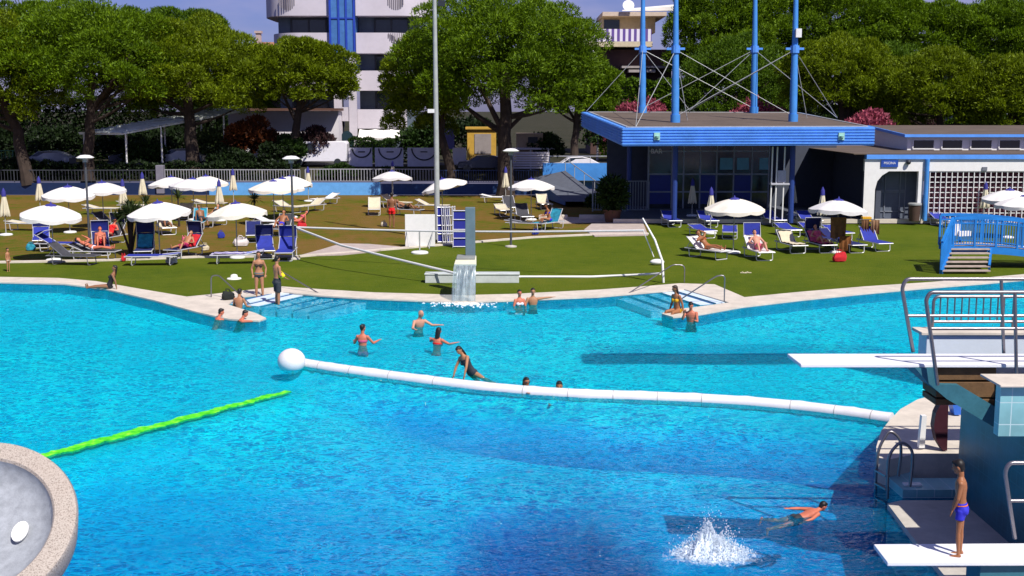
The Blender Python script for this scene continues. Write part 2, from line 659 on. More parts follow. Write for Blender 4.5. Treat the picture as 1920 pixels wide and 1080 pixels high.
# net of caustics painted into the transmission colour
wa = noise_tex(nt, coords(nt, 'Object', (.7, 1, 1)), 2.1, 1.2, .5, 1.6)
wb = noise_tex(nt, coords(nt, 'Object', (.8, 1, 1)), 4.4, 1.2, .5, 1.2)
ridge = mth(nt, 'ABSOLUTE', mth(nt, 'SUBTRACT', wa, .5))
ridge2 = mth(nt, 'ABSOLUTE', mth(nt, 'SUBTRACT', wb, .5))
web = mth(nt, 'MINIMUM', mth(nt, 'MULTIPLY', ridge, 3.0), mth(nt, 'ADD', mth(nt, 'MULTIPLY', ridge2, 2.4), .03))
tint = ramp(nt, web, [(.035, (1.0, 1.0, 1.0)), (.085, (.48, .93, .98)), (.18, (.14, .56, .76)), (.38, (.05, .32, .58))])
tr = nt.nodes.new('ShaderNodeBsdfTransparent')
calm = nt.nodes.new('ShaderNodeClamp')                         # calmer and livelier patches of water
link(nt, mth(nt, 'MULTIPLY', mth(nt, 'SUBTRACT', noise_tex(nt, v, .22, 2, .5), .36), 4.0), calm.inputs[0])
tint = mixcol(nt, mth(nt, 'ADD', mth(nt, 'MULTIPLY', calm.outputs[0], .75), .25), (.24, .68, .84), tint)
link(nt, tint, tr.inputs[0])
gl = nt.nodes.new('ShaderNodeBsdfGlossy')
gl.inputs['Roughness'].default_value = .06
gl.inputs['Color'].default_value = (.95, .97, 1, 1)
link(nt, bmp_.outputs[0], gl.inputs['Normal'])
fr = nt.nodes.new('ShaderNodeFresnel')
fr.inputs['IOR'].default_value = 1.33
link(nt, bmp_.outputs[0], fr.inputs['Normal'])
body = nt.nodes.new('ShaderNodeBsdfPrincipled')                # light scattered back by the water itself
body.subsurface_method = 'BURLEY'
body.inputs['Base Color'].default_value = (.0, .44, .62, 1)
body.inputs['Subsurface Weight'].default_value = 1.0
body.inputs['Subsurface Radius'].default_value = (.15, .7, 1.0)
body.inputs['Subsurface Scale'].default_value = .9
body.inputs['Roughness'].default_value = 1.0
body.inputs['Specular IOR Level'].default_value = 0.0
link(nt, bmp_.outputs[0], body.inputs['Normal'])
dif = nt.nodes.new('ShaderNodeBsdfDiffuse')
at = nt.nodes.new('ShaderNodeAttribute')
at.attribute_name = 'depth'                                     # metres of water below, stored on the sheet
bodyc = ramp(nt, mth(nt, 'ADD', mth(nt, 'MULTIPLY', at.outputs['Fac'], .4), mth(nt, 'MULTIPLY', mth(nt, 'SUBTRACT', r3, .5), .10)),
             [(.12, (.0, .50, .60)), (.20, (.0, .45, .68)), (.32, (.0, .36, .66)), (.46, (.0, .24, .50)), (.62, (.0, .155, .38)), (.9, (.0, .115, .32))])
link(nt, bodyc, dif.inputs[0])
link(nt, bodyc, body.inputs['Base Color'])
link(nt, bmp_.outputs[0], dif.inputs['Normal'])
bb_ = nt.nodes.new('ShaderNodeMixShader')
bb_.inputs[0].default_value = .62
link(nt, body.outputs[0], bb_.inputs[1])
link(nt, dif.outputs[0], bb_.inputs[2])
mb_ = nt.nodes.new('ShaderNodeMixShader')
mb_.inputs[0].default_value = .24
link(nt, tr.outputs[0], mb_.inputs[1])
link(nt, bb_.outputs[0], mb_.inputs[2])
mx = nt.nodes.new('ShaderNodeMixShader')
link(nt, mth(nt, 'MINIMUM', mth(nt, 'MULTIPLY', fr.outputs[0], .27), .20), mx.inputs[0])
link(nt, mb_.outputs[0], mx.inputs[1])
link(nt, gl.outputs[0], mx.inputs[2])
link(nt, mx.outputs[0], out.inputs[0])
m = MB()
m.grid(lambda u, v: (-45 + 90 * u, 5 + 47 * v, 0), 300, 190)
wo_ = struct(m, 'water', mw, 0)
da = wo_.data.attributes.new('depth', 'FLOAT', 'POINT')
da.data.foreach_set('value', [-floor_z(v_.co.x, v_.co.y) for v_ in wo_.data.vertices])

# underwater steps of the two inlets
STEPM = mat('step_tiles', (.62, .72, .80), .6, var=.12)
NOSE = mat('step_nosing', (.02, .10, .28), .5)


def steps(name, a, b, away, n, label):
    """a, b: ends of the top step; away: horizontal offset per step."""
    m = MB()
    for i in range(n):
        p, q = a + away * i, b + away * i
        dz = .035 - .028 * i
        m.hexa([(p.x, p.y, dz - .4), (q.x, q.y, dz - .4), (q.x + away.x * .8, q.y + away.y * .8, dz - .4), (p.x + away.x * .8, p.y + away.y * .8, dz - .4),
                (p.x, p.y, dz), (q.x, q.y, dz), (q.x + away.x * .8, q.y + away.y * .8, dz), (p.x + away.x * .8, p.y + away.y * .8, dz)])
        m.beam(p + Vector((0, 0, dz + .004)), q + Vector((0, 0, dz + .004)), .09, .014, 1)
    return tag(m.build(name, [STEPM, NOSE], None, 0), label, 'steps')


sa, sb = G(1284, 543, 0), G(1366, 568, 0)
steps('pool_steps', sa, sb, Vector((-.62, -.28, 0)), 5, 'pale blue steps going down into the water beside the woman in the yellow bikini')
sa, sb = G(432, 570, 0), G(530, 548, 0)
steps('pool_steps', sb, sa, Vector((.62, -.28, 0)), 6, 'pale blue steps going down into the water under the two standing men')
# ================================================================== foliage builders
def leaf_mesh(name, P, Dr, S, mats, rng, wfrac=.32):
    """One thin triangle per point: P base point, Dr direction of growth, S length."""
    n = len(P)
    Dr = Dr / np.maximum(np.linalg.norm(Dr, axis=1, keepdims=True), 1e-6)
    rv = rng.normal(size=(n, 3))
    side = np.cross(Dr, rv)
    side /= np.maximum(np.linalg.norm(side, axis=1, keepdims=True), 1e-6)
    w = (S * wfrac)[:, None]
    v = np.empty((n, 3, 3))
    v[:, 0] = P - side * w
    v[:, 1] = P + side * w
    v[:, 2] = P + Dr * S[:, None]
    me = bpy.data.meshes.new(name)
    me.vertices.add(n * 3)
    me.vertices.foreach_set('co', v.reshape(-1).astype(np.float32))
    me.loops.add(n * 3)
    me.loops.foreach_set('vertex_index', np.arange(n * 3, dtype=np.int32))
    me.polygons.add(n)
    me.polygons.foreach_set('loop_start', np.arange(0, n * 3, 3, dtype=np.int32))
    me.polygons.foreach_set('loop_total', np.full(n, 3, dtype=np.int32))
    me.materials.append(mats)
    me.update(calc_edges=True)
    return me


def clumps_points(rng, r, n_cl, zmin, rc_rng, per, leaf, shell=.88, flat=.75):
    """Points of leaf clumps set over an uneven dome; r = (rx, ry, rz)."""
    r = np.array(r)
    u = rng.uniform(zmin, 1, n_cl)
    a = rng.uniform(0, 2 * PI, n_cl)
    s = np.sqrt(np.maximum(0, 1 - u * u))
    s = np.where(u < 0, 1 - .32 * np.abs(u), s)
    dirs = np.stack([s * np.cos(a), s * np.sin(a), u], 1)
    rad = rng.uniform(shell - .24, shell + .10, n_cl) * np.where(rng.random(n_cl) < .2, rng.uniform(.45, .8, n_cl), 1)
    C = dirs * rad[:, None] * r
    m = (r[0] + r[2]) / 2
    rc = rng.uniform(*rc_rng, n_cl) * m
    out_p, out_d, out_s = [], [], []
    for i in range(n_cl):
        k = max(20, int(per * (rc[i] / (m * rc_rng[1])) ** 2))
        d = rng.normal(size=(k, 3))
        d /= np.linalg.norm(d, axis=1, keepdims=True)
        d[:, 2] = np.where(d[:, 2] < -.45, -d[:, 2], d[:, 2])
        q = d * (rc[i] * rng.uniform(.72, 1.0, k))[:, None] * np.array([1, 1, flat])
        out_p.append(C[i] + q)
        g = d * .8 + rng.normal(size=(k, 3)) * .55 + np.array([0, 0, .45])
        out_d.append(g)
        out_s.append(rng.uniform(.7, 1.3, k) * leaf)
    k = int(sum(len(p) for p in out_p) * .14)                       # loose sprays between the clumps
    d = rng.normal(size=(k, 3))
    d /= np.linalg.norm(d, axis=1, keepdims=True)
    d[:, 2] = np.where(d[:, 2] < zmin * .7, np.abs(d[:, 2]), d[:, 2])
    out_p.append(d * rng.uniform(.62, 1.0, (k, 1)) * r)
    out_d.append(d * .7 + rng.normal(size=(k, 3)) * .6 + np.array([0, 0, .5]))
    out_s.append(rng.uniform(.7, 1.4, k) * leaf)
    return np.concatenate(out_p), np.concatenate(out_d), np.concatenate(out_s), C


def tree(label, c, r, base, foliage, seed, group, n_cl=70, per=420, leaf=.42, zmin=-.22, lean=0.0, trunk_r=.42, name='pine_tree', forks=3, cat='tree'):
    """c: crown centre in the world; r: crown radii; base: trunk foot in the world."""
    rng = np.random.default_rng(seed)
    base, c = Vector(base), Vector(c)
    t = thing(name, label, cat, base, 0, group)
    off = c - base
    P, Dd, S, C = clumps_points(rng, r, n_cl, zmin, (.11, .27), per, leaf)
    me = leaf_mesh('crown', P + np.array(off), Dd, S, foliage, rng, .20)
    o = bpy.data.objects.new('crown', me)
    COL.objects.link(o)
    o.parent = t
    # trunk with limbs
    m = MB()
    top = Vector((off.x, off.y, off.z - r[2] * .15))
    mid = Vector((off.x * .35 + lean, off.y * .3, off.z * .5))
    path = []
    for i in range(9):
        q = i / 8
        p = (1 - q) ** 2 * Vector((0, 0, -.3)) + 2 * q * (1 - q) * mid + q * q * top
        p += Vector((rng.normal() * .06, rng.normal() * .06, 0)) * (0 if i == 0 else 1)
        path.append(p)
    m.tube(path, [trunk_r * (1.25 if i == 0 else 1.0 - .06 * i) for i in range(9)], 10)
    st = path[5]
    order = np.argsort(-np.abs(C[:, 0]) - np.abs(C[:, 2]))
    for i in order[:forks * 5:2]:
        e = off + Vector(C[i]) * .86
        s0 = path[4 + int(rng.integers(0, 4))]
        k = s0.lerp(e, .5) + Vector((0, 0, -.10 * r[2]))
        pp = [(1 - q) ** 2 * s0 + 2 * q * (1 - q) * k + q * q * e for q in (0, .2, .4, .6, .8, 1)]
        rr = trunk_r * float(rng.uniform(.28, .45))
        m.tube(pp, [rr, rr * .85, rr * .7, rr * .5, rr * .35, rr * .18], 6)
    m.build('trunk', BARK, t)
    return t


def bush(label, c, r, foliage, seed, group=None, n_cl=22, per=260, leaf=.22, name='bush', cat='bush'):
    """c: foot of the bush in the world."""
    rng = np.random.default_rng(seed)
    P, Dd, S, _ = clumps_points(rng, r, n_cl, -.35, (.26, .46), per, leaf, .72)
    P[:, 2] = np.maximum(P[:, 2] + r[2] * .75, .02)
    me = leaf_mesh(name, P, Dd, S, foliage, rng, .42)
    o = bpy.data.objects.new(name, me)
    COL.objects.link(o)
    o.location = c
    return tag(o, label, cat, group)


def hedge(label, a, b, w, h, foliage, seed, dens=150, leaf=.2, name='hedge'):
    rng = np.random.default_rng(seed)
    a, b = Vector(a), Vector(b)
    L = (b - a).length
    d = (b - a).normalized()
    n = int(dens * (L * (w + 2 * h)))
    u = rng.uniform(0, L, n)
    face = rng.random(n)
    off = rng.uniform(-w / 2, w / 2, n)
    z = rng.uniform(0, h, n)
    wob = .12 * np.sin(u * 1.7 + seed) + .08 * np.sin(u * 4.1)
    topf = face < w / (w + h)
    z = np.where(topf, h + wob * 1.2 + rng.normal(size=n) * .05, z)
    off = np.where(topf, off, -w / 2 + rng.normal(size=n) * .09 + wob * .6)
    P = np.stack([d.x * u - d.y * off, d.y * u + d.x * off, z], 1)
    nrm = np.where(topf[:, None], np.array([0, 0, 1.0]), np.array([d.y, -d.x, .3]))
    me = leaf_mesh(name, P, nrm + rng.normal(size=(n, 3)) * .7, rng.uniform(.7, 1.3, n) * leaf, foliage, rng, .42)
    o = bpy.data.objects.new(name, me)
    COL.objects.link(o)
    o.location = a
    return tag(o, label, 'hedge')


def gz(y):
    return back_z(y) if y > 98.6 else LAWN


def pine(px, py, dist, rxp, rzp, trunk_px, label, foliage=PINE, seed=0, lean=0, n_cl=130, per=1000, leaf=.24, tr=.42, zmin=-.8, group='umbrella pines behind the lawn'):
    k = dist / FPX
    c = D(px, py, dist)
    b = D(trunk_px, 300, dist)
    return tree(label, c, (rxp * k * 1.06, rxp * k * .85, rzp * k * 1.02), (b.x, dist, gz(dist)), foliage, seed, group, n_cl, per, leaf, zmin, lean, tr)


pine(172, 112, 100, 165, 104, 163, 'tall pine with a straight dark trunk behind the lamp on the left lawn', PINE, 1, n_cl=161, per=1000, tr=.5)
pine(350, 138, 103, 150, 96, 362, 'broad pine with low olive crown over the long pale canopy roof', PINEY, 2, n_cl=153, per=1000, tr=.62)
pine(-5, 140, 99, 130, 112, 52, 'pine at the left edge of the picture, its trunk in front of the green fence', PINEY, 3, n_cl=127, per=1000, tr=.55)
pine(572, 142, 104, 98, 64, 553, 'small umbrella pine in front of the white tower, with a forked slanting trunk', PINEY, 4, -.6, n_cl=102, per=1000, tr=.42)
pine(945, 115, 96, 178, 118, 947, 'biggest pine, with a thick dark trunk beside the yellow cabinet', PINE, 5, n_cl=195, per=1000, tr=.72)
pine(795, 165, 99, 80, 105, 846, 'lower pine with olive crown directly behind the tall flood light pole', PINEY, 6, .5, n_cl=102, per=1000, tr=.45)
pine(1085, 168, 103, 74, 66, 1075, 'pine between the thick trunked pine and the striped balcony house', PINE, 7, n_cl=102, per=1000, tr=.4)
pine(60, 75, 122, 120, 70, 70, 'pine rising behind the left trunks, its top against the sky', PINE, 8, n_cl=102, per=1000, leaf=.28)
pine(300, 80, 126, 130, 60, 290, 'rounded pine crown standing behind the canopy pine', PINED, 9, n_cl=102, per=1000, leaf=.28)
pine(1362, 62, 128, 112, 92, 1365, 'dark pine behind the two middle blue masts', PINE, 10, n_cl=119, per=1000, leaf=.28)
pine(1450, 70, 132, 130, 100, 1450, 'tall dark pine behind the mast with the white box', PINE, 11, n_cl=127, per=1000, leaf=.28)
pine(1590, 48, 130, 120, 75, 1600, 'high pine crown right of the last blue mast, below the sky gap', PINE, 12, n_cl=119, per=1000, leaf=.28)
pine(1735, 72, 128, 130, 62, 1740, 'wide pine crown under the pale tent ridge on the right', PINE, 13, n_cl=119, per=1000, leaf=.28)
pine(1870, 75, 126, 110, 75, 1880, 'pine in the top right corner of the picture', PINE, 14, n_cl=119, per=1000, leaf=.28)
pine(1572, 150, 106, 102, 78, 1590, 'olive pine just behind the roof corner beside the last mast', PINEY, 15, n_cl=127, per=1000)
pine(1755, 175, 104, 118, 78, 1775, 'yellow green pine over the low clerestory roof', PINEY, 16, n_cl=136, per=1000)
pine(1900, 185, 101, 85, 82, 1905, 'yellow green pine beside the clerestory at the right edge', PINEY, 17, n_cl=110, per=1000)
pine(1380, 165, 116, 115, 85, 1385, 'deep shaded pine standing low behind the pavilion roof', PINED, 18, n_cl=119, per=1000)
pine(1660, 170, 118, 90, 90, 1660, 'dark pine filling the gap between two olive crowns', PINED, 20, n_cl=102, per=1000)
pine(450, 190, 128, 100, 60, 450, 'distant pine between the canopy and the white tower', PINED, 21, n_cl=85, per=1000, leaf=.28)

# shrubs and hedges of the street edge
hd = 106.5
k = 106.5 / FPX
rngb = random.Random(5)
specs = [(15, 112, 2.6, 2.9, HEDGED, 'dark bush behind the green fence at the left edge'), (105, 113, 3.2, 3.4, HEDGED, 'dark bush between the first two pine trunks'),
         (235, 112, 3.4, 2.7, HEDGED, 'shaded bush below the near end of the canopy'), (270, 104, 2.0, 2.4, BUSH, 'bush in front of the canopy post'),
         (300, 115, 3.2, 3.6, HEDGED, 'tall bush in the shade under the canopy'), (410, 106, 2.2, 3.2, PALM, 'yellowish bush right of the thick canopy pine trunk'),
         (432, 103, 2.4, 1.9, HEDGED, 'low dark bush behind the closed umbrella by the railing'), (475, 105, 2.7, 4.3, RUST, 'rust red bush before the white shop wall'),
         (520, 103.5, 1.7, 2.4, HEDGED, 'dark low bush below the rust red bush'), (590, 105, 2.0, 3.5, PURP, 'purple leaved bush beside the slanting pine trunk'),
         (545, 104, 1.5, 3.0, BUSH, 'green bush around the foot of the slanting pine trunk'), (636, 100.5, 1.9, 1.1, BUSH, 'clipped low bush before the first white gate panel'),
         (738, 100.5, 1.5, .9, BUSH, 'round low bush below the circle emblem gate'), (30, 101, 2.2, 1.5, HEDGED, 'low bush behind the left railing'),
         (1200, 111, 3.2, 6.3, PINKF, 'pink flowering oleander left of the first blue mast'), (1412, 110, 3.0, 6.3, PINKF, 'pink flowering oleander behind the third blue mast'),
         (1632, 95.5, 2.5, 7.4, PINKF, 'pink flowering oleander behind the roof edge cable'), (1142, 116, 3.0, 5.6, BUSH, 'tall green bush under the street lamp by the house'),
         (1300, 113, 4, 5.0, HEDGED, 'dark bush behind the second blue mast'), (1500, 113, 4, 5.2, HEDGED, 'dark bush behind the fourth blue mast'),
         (1720, 112, 3.6, 4.6, PURP, 'dark purple bush behind the clerestory'), (1840, 108, 3.6, 4.6, BUSH, 'green bush behind the upper roof on the right'),
         (1560, 118, 3.4, 5.5, BUSH, 'green bush below the olive pine'), (1020, 108, 2.0, 3.0, BUSH, 'bush behind the beige kiosk'), (880, 113, 3.0, 4.6, HEDGED, 'dark bush behind the yellow cabinet'),
         (800, 110, 2.4, 4.2, BUSH, 'bush between the white banner and the flood light pole')]
for i, (px, y, rx, rz, f, lb) in enumerate(specs):
    p = D(px, 300, y)
    bush(lb, (p.x, y, gz(y) - .1), (rx, rx * .8, rz * .55), f, 100 + i, 'bushes along the street' if f in (BUSH, HEDGED) else None, 26, 280, .26, 'oleander_bush' if f is PINKF else 'bush')
p, q = D(655, 300, 110.5), D(800, 300, 110.5)
hedge('long clipped hedge below the white canopy of the tower', (p.x, 110.5, 2.2), (q.x, 110.5, 2.2), 1.5, 2.0, BUSH, 50)
p, q = D(-120, 300, 118), D(470, 300, 118)
hedge('very tall dark hedge behind the pines on the left', (p.x, 118, 2.2), (q.x, 118, 2.2), 2, 5.6, HEDGED, 51, 60, .34)
p, q = D(1120, 300, 124), D(2000, 300, 124)
p2, q2 = D(-60, 300, 100.6), D(562, 300, 100.6)
hedge('long low dark hedge just behind the white railing on the left', (p2.x, 100.6, 1.3), (q2.x, 100.6, 1.3), .9, 1.15, HEDGED, 53, 90, .24)
hedge('very tall dark hedge behind the pavilion', (p.x, 124, 2.2), (q.x, 124, 2.2), 2, 7.5, PINED, 52, 60, .36)


# spiky lawn plants
def spiky(label, loc, h, n, seed, stems=1, fr=.85, name='yucca_plant'):
    rng = np.random.default_rng(seed)
    t = thing(name, label, 'plant', loc, 0, 'spiky plants on the lawn')
    m = MB()
    heads = []
    for i in range(stems):
        a = rng.uniform(0, 2 * PI)
        q = rng.uniform(.05, .55) if stems > 1 else 0
        e = Vector((math.cos(a) * q, math.sin(a) * q, h * rng.uniform(.75, 1)))
        m.tube([(0, 0, 0), e * .5 + Vector((0, 0, .03)), e], [.07, .055, .05], 6)
        heads.append(e)
    m.build('stem', BARK, t)
    m = MB()
    for e in heads:
        for k in range(n):
            a = rng.uniform(0, 2 * PI)
            el = rng.uniform(-.35, 1.35)
            d = Vector((math.cos(a) * math.cos(el), math.sin(a) * math.cos(el), math.sin(el)))
            s = d.cross(Vector((0, 0, 1))).normalized() * .035
            L = fr * rng.uniform(.7, 1.1)
            p1 = e + d * L * .55
            p2 = e + d * L + Vector((0, 0, -.18 * L))
            m.add([e - s * .6, e + s * .6, p1 + s, p1 - s, p2], [(0, 1, 2, 3), (3, 2, 4)])
    m.build('leaves', PALM, t, 0)
    return t


spiky('clump of thin tall yucca stems between the white parasols and the lying woman', G(246, 478, LAWN), 2.2, 85, 1, 8, .8)
spiky('spiky palm poking up between two white parasols', G(275, 420, LAWN), 1.6, 60, 2)
spiky('dark spiky palm in front of the lowest white parasol pair', G(336, 425, LAWN), 2.1, 50, 3)
spiky('small spiky palm left of the parasol stack in the middle', G(478, 420, LAWN), 1.7, 60, 4)
# ================================================================== pavilion with the four masts
def text_mesh(name, body, size, material, parent, loc, rot=(PI / 2, 0, 0), depth=.01):
    cu = bpy.data.curves.new(name, 'FONT')
    cu.body = body
    cu.size = size
    cu.align_x = 'CENTER'
    cu.align_y = 'CENTER'
    cu.extrude = depth
    tmp = bpy.data.objects.new('lettering', cu)
    COL.objects.link(tmp)
    dg = bpy.context.evaluated_depsgraph_get()
    me = bpy.data.meshes.new_from_object(tmp.evaluated_get(dg))
    bpy.data.objects.remove(tmp)
    me.materials.clear()
    me.materials.append(material)
    o = bpy.data.objects.new(name, me)
    COL.objects.link(o)
    o.parent = parent
    o.location = loc
    o.rotation_euler = rot
    return o


FL, FR = D(1168, 240, 70), D(1640, 238.5, 70)
BL, BR = D(1091, 210, 85), D(1500, 211, 85)
TH = 1.03
pav = thing('pavilion', 'pool pavilion with a blue ribbed flat roof, glass walls and four tall blue masts', 'pavilion', (14, 78, .32))
m = MB()
dn = Vector((0, 0, -TH))
m.hexa([FL + dn, FR + dn, BR + dn, BL + dn, FL, FR, BR, BL])
w = (FR - FL)
for i in range(6):                                              # ribs of the sheet-metal fascia
    z = -.05 - i * .165
    m.beam(FL + Vector((-.02, -.02, z - .03)), FR + Vector((.02, -.02, z - .03)), .05, .085)
    m.beam(BL + Vector((-.03, 0, z - .03)), FL + Vector((-.03, -.02, z - .03)), .05, .085)
m.build('fascia', BLUE, pav, 30, True)
m = MB()
ins = [FL.lerp(BR, .022), FR.lerp(BL, .022), BR.lerp(FL, .03), BL.lerp(FR, .03)]
m.add([p + Vector((0, 0, .02)) for p in ins], [(0, 1, 2, 3)])
for a, b in ((0, 1), (1, 2), (2, 3), (3, 0)):
    m.beam(ins[a] + Vector((0, 0, .03)), ins[b] + Vector((0, 0, .03)), .16, .06, 1)
m.build('roof', [ROOFG, GALV], pav, 0, True)
for px in (1232, 1578):
    p = D(px, 255, 69.9)
    m = MB()
    m.box((p.x, 69.93, p.z - .02), (.34, .10, .42))
    m.lathe([(.10, 0), (.13, .1)], (p.x, 69.85, p.z - .1), 10)
    m.build('flood_lamp', mat('lamp_housing', (.35, .62, .55), .4), pav, 30, True)
# glass front set far back under the roof
YG = 82.0
mull = [1216, 1260, 1282, 1313, 1344, 1376, 1410, 1442]
fz, cz = .32, 5.3
m = MB()
for px in mull:
    x = D(px, 300, YG).x
    m.span((x - .05, YG - .06, fz), (x + .05, YG + .06, cz))
for z in (1.45, 2.65, 4.2):
    m.span((D(1216, 300, YG).x, YG - .045, z - .05), (D(1442, 300, YG).x, YG + .045, z + .05))
m.build('window_frame', mat('pale_frame', (.33, .36, .40), .5), pav, 0, True)
m = MB()
m.span((D(1216, 300, YG).x, YG - .01, fz), (D(1442, 300, YG).x, YG + .01, cz))
m.build('window', GLASS, pav, 0, True)
for a, b in ((1219, 1258), (1314.5, 1342.5), (1377.5, 1408.5)):
    m = MB()
    m.span((D(a, 300, YG).x, YG - .04, .62), (D(b, 300, YG).x, YG - .015, 2.58))
    m.build('panel', mat('deep_blue_panel', (.012, .03, .24), .45), pav, 0, True)
for a, b in ((1350, 1374), (1382, 1404), (1424, 1441)):
    m = MB()
    m.span((D(a, 300, YG).x, YG - .03, 2.95), (D(b, 300, YG).x, YG - .012, 3.75))
    m.build('pane', mat('sky_blue_pane', (.10, .36, .46), .25), pav, 0, True)
m = MB()
for a_, b_ in (((D(1442, 300, 84).x, 84, fz), (22.5, 84.25, 5.4)), ((6.6, 84, fz), (D(1216, 300, 84).x, 84.25, 5.4)), ((22.3, 73.8, fz), (22.6, 83.99, 4.2))):
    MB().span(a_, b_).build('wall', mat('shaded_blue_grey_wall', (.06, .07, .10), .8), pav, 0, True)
for px, y in ((1266, 71.5), (1486, 71.5), (1180, 80)):
    p = D(px, 300, y)
    MB().tube([(p.x, y, fz), (p.x, y, 5.0)], .16, 10).build('column', mat('dark_blue_column', (.02, .05, .22), .5), pav, 35, True)
text_mesh('lettering', 'BAR', .42, WHITE, pav, D(1231, 284, 80.0) - pav.location)
# masts
mast_px = [(1204.5, 211, 84), (1266, 228, 74.5), (1413.5, 212, 84), (1487, 227, 75)]
tops = [(1206, -60), (1268, -60), (1417, -60), (1494, -60)]
MT = []
for (px, py, y), (tx, ty) in zip(mast_px, tops):
    b, t = D(px, py, y), D(tx, ty, y)
    m = MB()
    P = [b.lerp(t, q) for q in (-.02, 0, .22, .45, .7, 1)]
    m.tube(P, [.23, .23, .23, .19, .155, .11], 12)
    m.tube([b + Vector((0, 0, -.1)), b + Vector((0, 0, .42))], .30, 12)
    o = m.build('mast', SKYBLUE, pav, 40, True)
    br = b.lerp(t, (92 - py) / (ty - py))
    MT.append((b, br, o))
    m = MB()
    m.beam(br + Vector((-.55, 0, .06)), br + Vector((.55, 0, .06)), .14, .14)
    m.tube([br + Vector((0, 0, -.2)), br + Vector((0, 0, .25))], .27, 10)
    o2 = m.build('bracket', BLUE, o, 35)
    o2.data.transform(Matrix.Translation(-pav.location))
m = MB()
b, br, o = MT[3]
q = D(1497, 62, 74.7)
m.box(q, (.34, .3, .52))
o2 = m.build('camera_box', WHITE, o, 35)
o2.data.transform(Matrix.Translation(-pav.location))
m = MB()
RB = {'L': BL + Vector((.3, -.2, .05)), 'LF': FL + Vector((.8, .6, .05)), 'R': D(1570, 221, 78), 'R2': D(1513, 222, 76), 'C': D(1293, 207, 84.5), 'C2': D(1289, 226, 75)}
ties = [(0, 'L'), (0, 'LF'), (0, 'C'), (1, 'C2'), (1, 'LF'), (2, 'C'), (2, 'R'), (3, 'R'), (3, 'R2'), (3, 'C')]
for i, kx in ties:
    m.tube([MT[i][1], RB[kx]], .022, 5)
m.tube([MT[0][1], MT[2][0] + Vector((0, 0, .3))], .02, 5)
m.tube([MT[1][1], MT[3][0] + Vector((0, 0, .3))], .02, 5)
m.tube([MT[2][1], MT[0][0] + Vector((0, 0, .3))], .02, 5)
m.tube([MT[3][1], MT[1][0] + Vector((0, 0, .3))], .02, 5)
m.build('stay_cable', GALV, pav, 0, True)

# ------------------------------------------------------------------ changing block
blk = thing('changing_block', 'low white and blue pool building with an arched entrance and a white lattice front', 'building', (30, 76, .32))
YB = 73.0
bx = lambda px, y=YB: D(px, 300, y).x
m = MB()
m.span((bx(1622), YB, 3.30), (42, YB + .3, 4.03))
m.build('wall', WHITE, blk, 0, True)
m = MB()
m.span((bx(1624), YB - .12, 4.033), (42, YB + .4, 4.30))
m.build('fascia', BLUE, blk, 0, True)
m = MB()
m.hexa([(bx(1600), YB - .05, 4.305), (42, YB - .05, 4.305), (42, 92, 4.305), (bx(1600), 92, 4.305), (bx(1600), YB - .05, 4.36), (42, YB - .05, 4.36), (42, 92, 4.36), (bx(1600), 92, 4.36)])
m.build('roof', ROOFG, blk, 0, True)
# clerestory
x0 = bx(1700, 79)
m = MB()
m.hexa([(x0, 79, 4.365), (42, 79, 4.365), (42, 92, 4.365), (x0 + 1.4, 92, 4.365), (x0, 79, 5.2), (42, 79, 5.2), (42, 92, 5.6), (x0 + 1.4, 92, 5.6)])
wp = [(1711, 1749), (1765, 1802), (1819, 1857), (1872, 1910), (1926, 1962)]
o = m.build('clerestory', WHITE, blk, 0, True)
for a, b in wp:
    m = MB()
    m.span((bx(a, 79), 78.97, 4.50), (bx(b, 79), 79.02, 5.0))
    m.build('window', GLASS, blk, 0, True)
    m = MB()
    xa, xb = bx(a, 79), bx(b, 79)
    m.span((xa - .06, 78.9, 4.42), (xb + .06, 78.965, 4.49))
    m.span((xa - .08, 78.9, 4.50), (xa - .01, 78.965, 5.02))
    m.build('sill', WHITE, blk, 0, True)
m = MB()
m.hexa([(x0 - .35, 78.5, 5.22), (42, 78.5, 5.22), (42, 92.3, 5.62), (x0 + 1.2, 92.3, 5.62), (x0 - .35, 78.5, 5.40), (42, 78.5, 5.40), (42, 92.3, 5.80), (x0 + 1.2, 92.3, 5.80)])
m.build('upper_fascia', BLUE, blk, 0, True)
m = MB()
m.add([(x0 - .25, 78.6, 5.406), (42, 78.6, 5.406), (42, 92.2, 5.806), (x0 + 1.3, 92.2, 5.806)], [(0, 1, 2, 3)])
m.build('upper_roof', ROOFG, blk, 0, True)
# arched entrance
m = MB()
xa, xb = bx(1622), bx(1643)
arch = [(xa, .32), (xb - .1, .32)]
m.add([(xa, YB, .32), (xb, YB, .32), (xb, YB, 2.2), (xb + .12, YB, 2.7), (xb + .4, YB, 3.05), (xb + .8, YB, 3.3), (xa, YB, 3.3)], [(0, 1, 2, 3, 4, 5, 6)])
m.add([(xb, YB, .32), (xb, YB + 1.4, .32), (xb, YB + 1.4, 2.2), (xb, YB, 2.2)], [(0, 1, 2, 3)])
m.build('pier', WHITE, blk, 0, True)
xc, xd = bx(1724), bx(1733)
MB().span((xc, YB, .32), (xd, YB + .3, 3.3)).build('pier', WHITE, blk, 0, True)
m = MB()
m.span((xb - .3, YB + 1.5, .32), (xd + .2, YB + 1.6, 3.5))
m.build('door', mat('grey_door_paint', (.11, .13, .17), .5), blk, 0, True)
m = MB()
for px in (1645, 1662, 1690, 1700):
    x = bx(px, YB + 1.45)
    m.span((x - .03, YB + 1.44, .4), (x + .03, YB + 1.498, 3.2))
for z in (.75, 1.95, 2.05):
    m.span((xb, YB + 1.44, z - .03), (bx(1700, YB + 1.45), YB + 1.497, z + .03))
m.build('door_frame', mat('grey_frame', (.20, .22, .26), .5), blk, 0, True)
m = MB()
m.tube([(bx(1738), YB - .1, .32), (bx(1738), YB - .1, 4.03)], .14, 12)
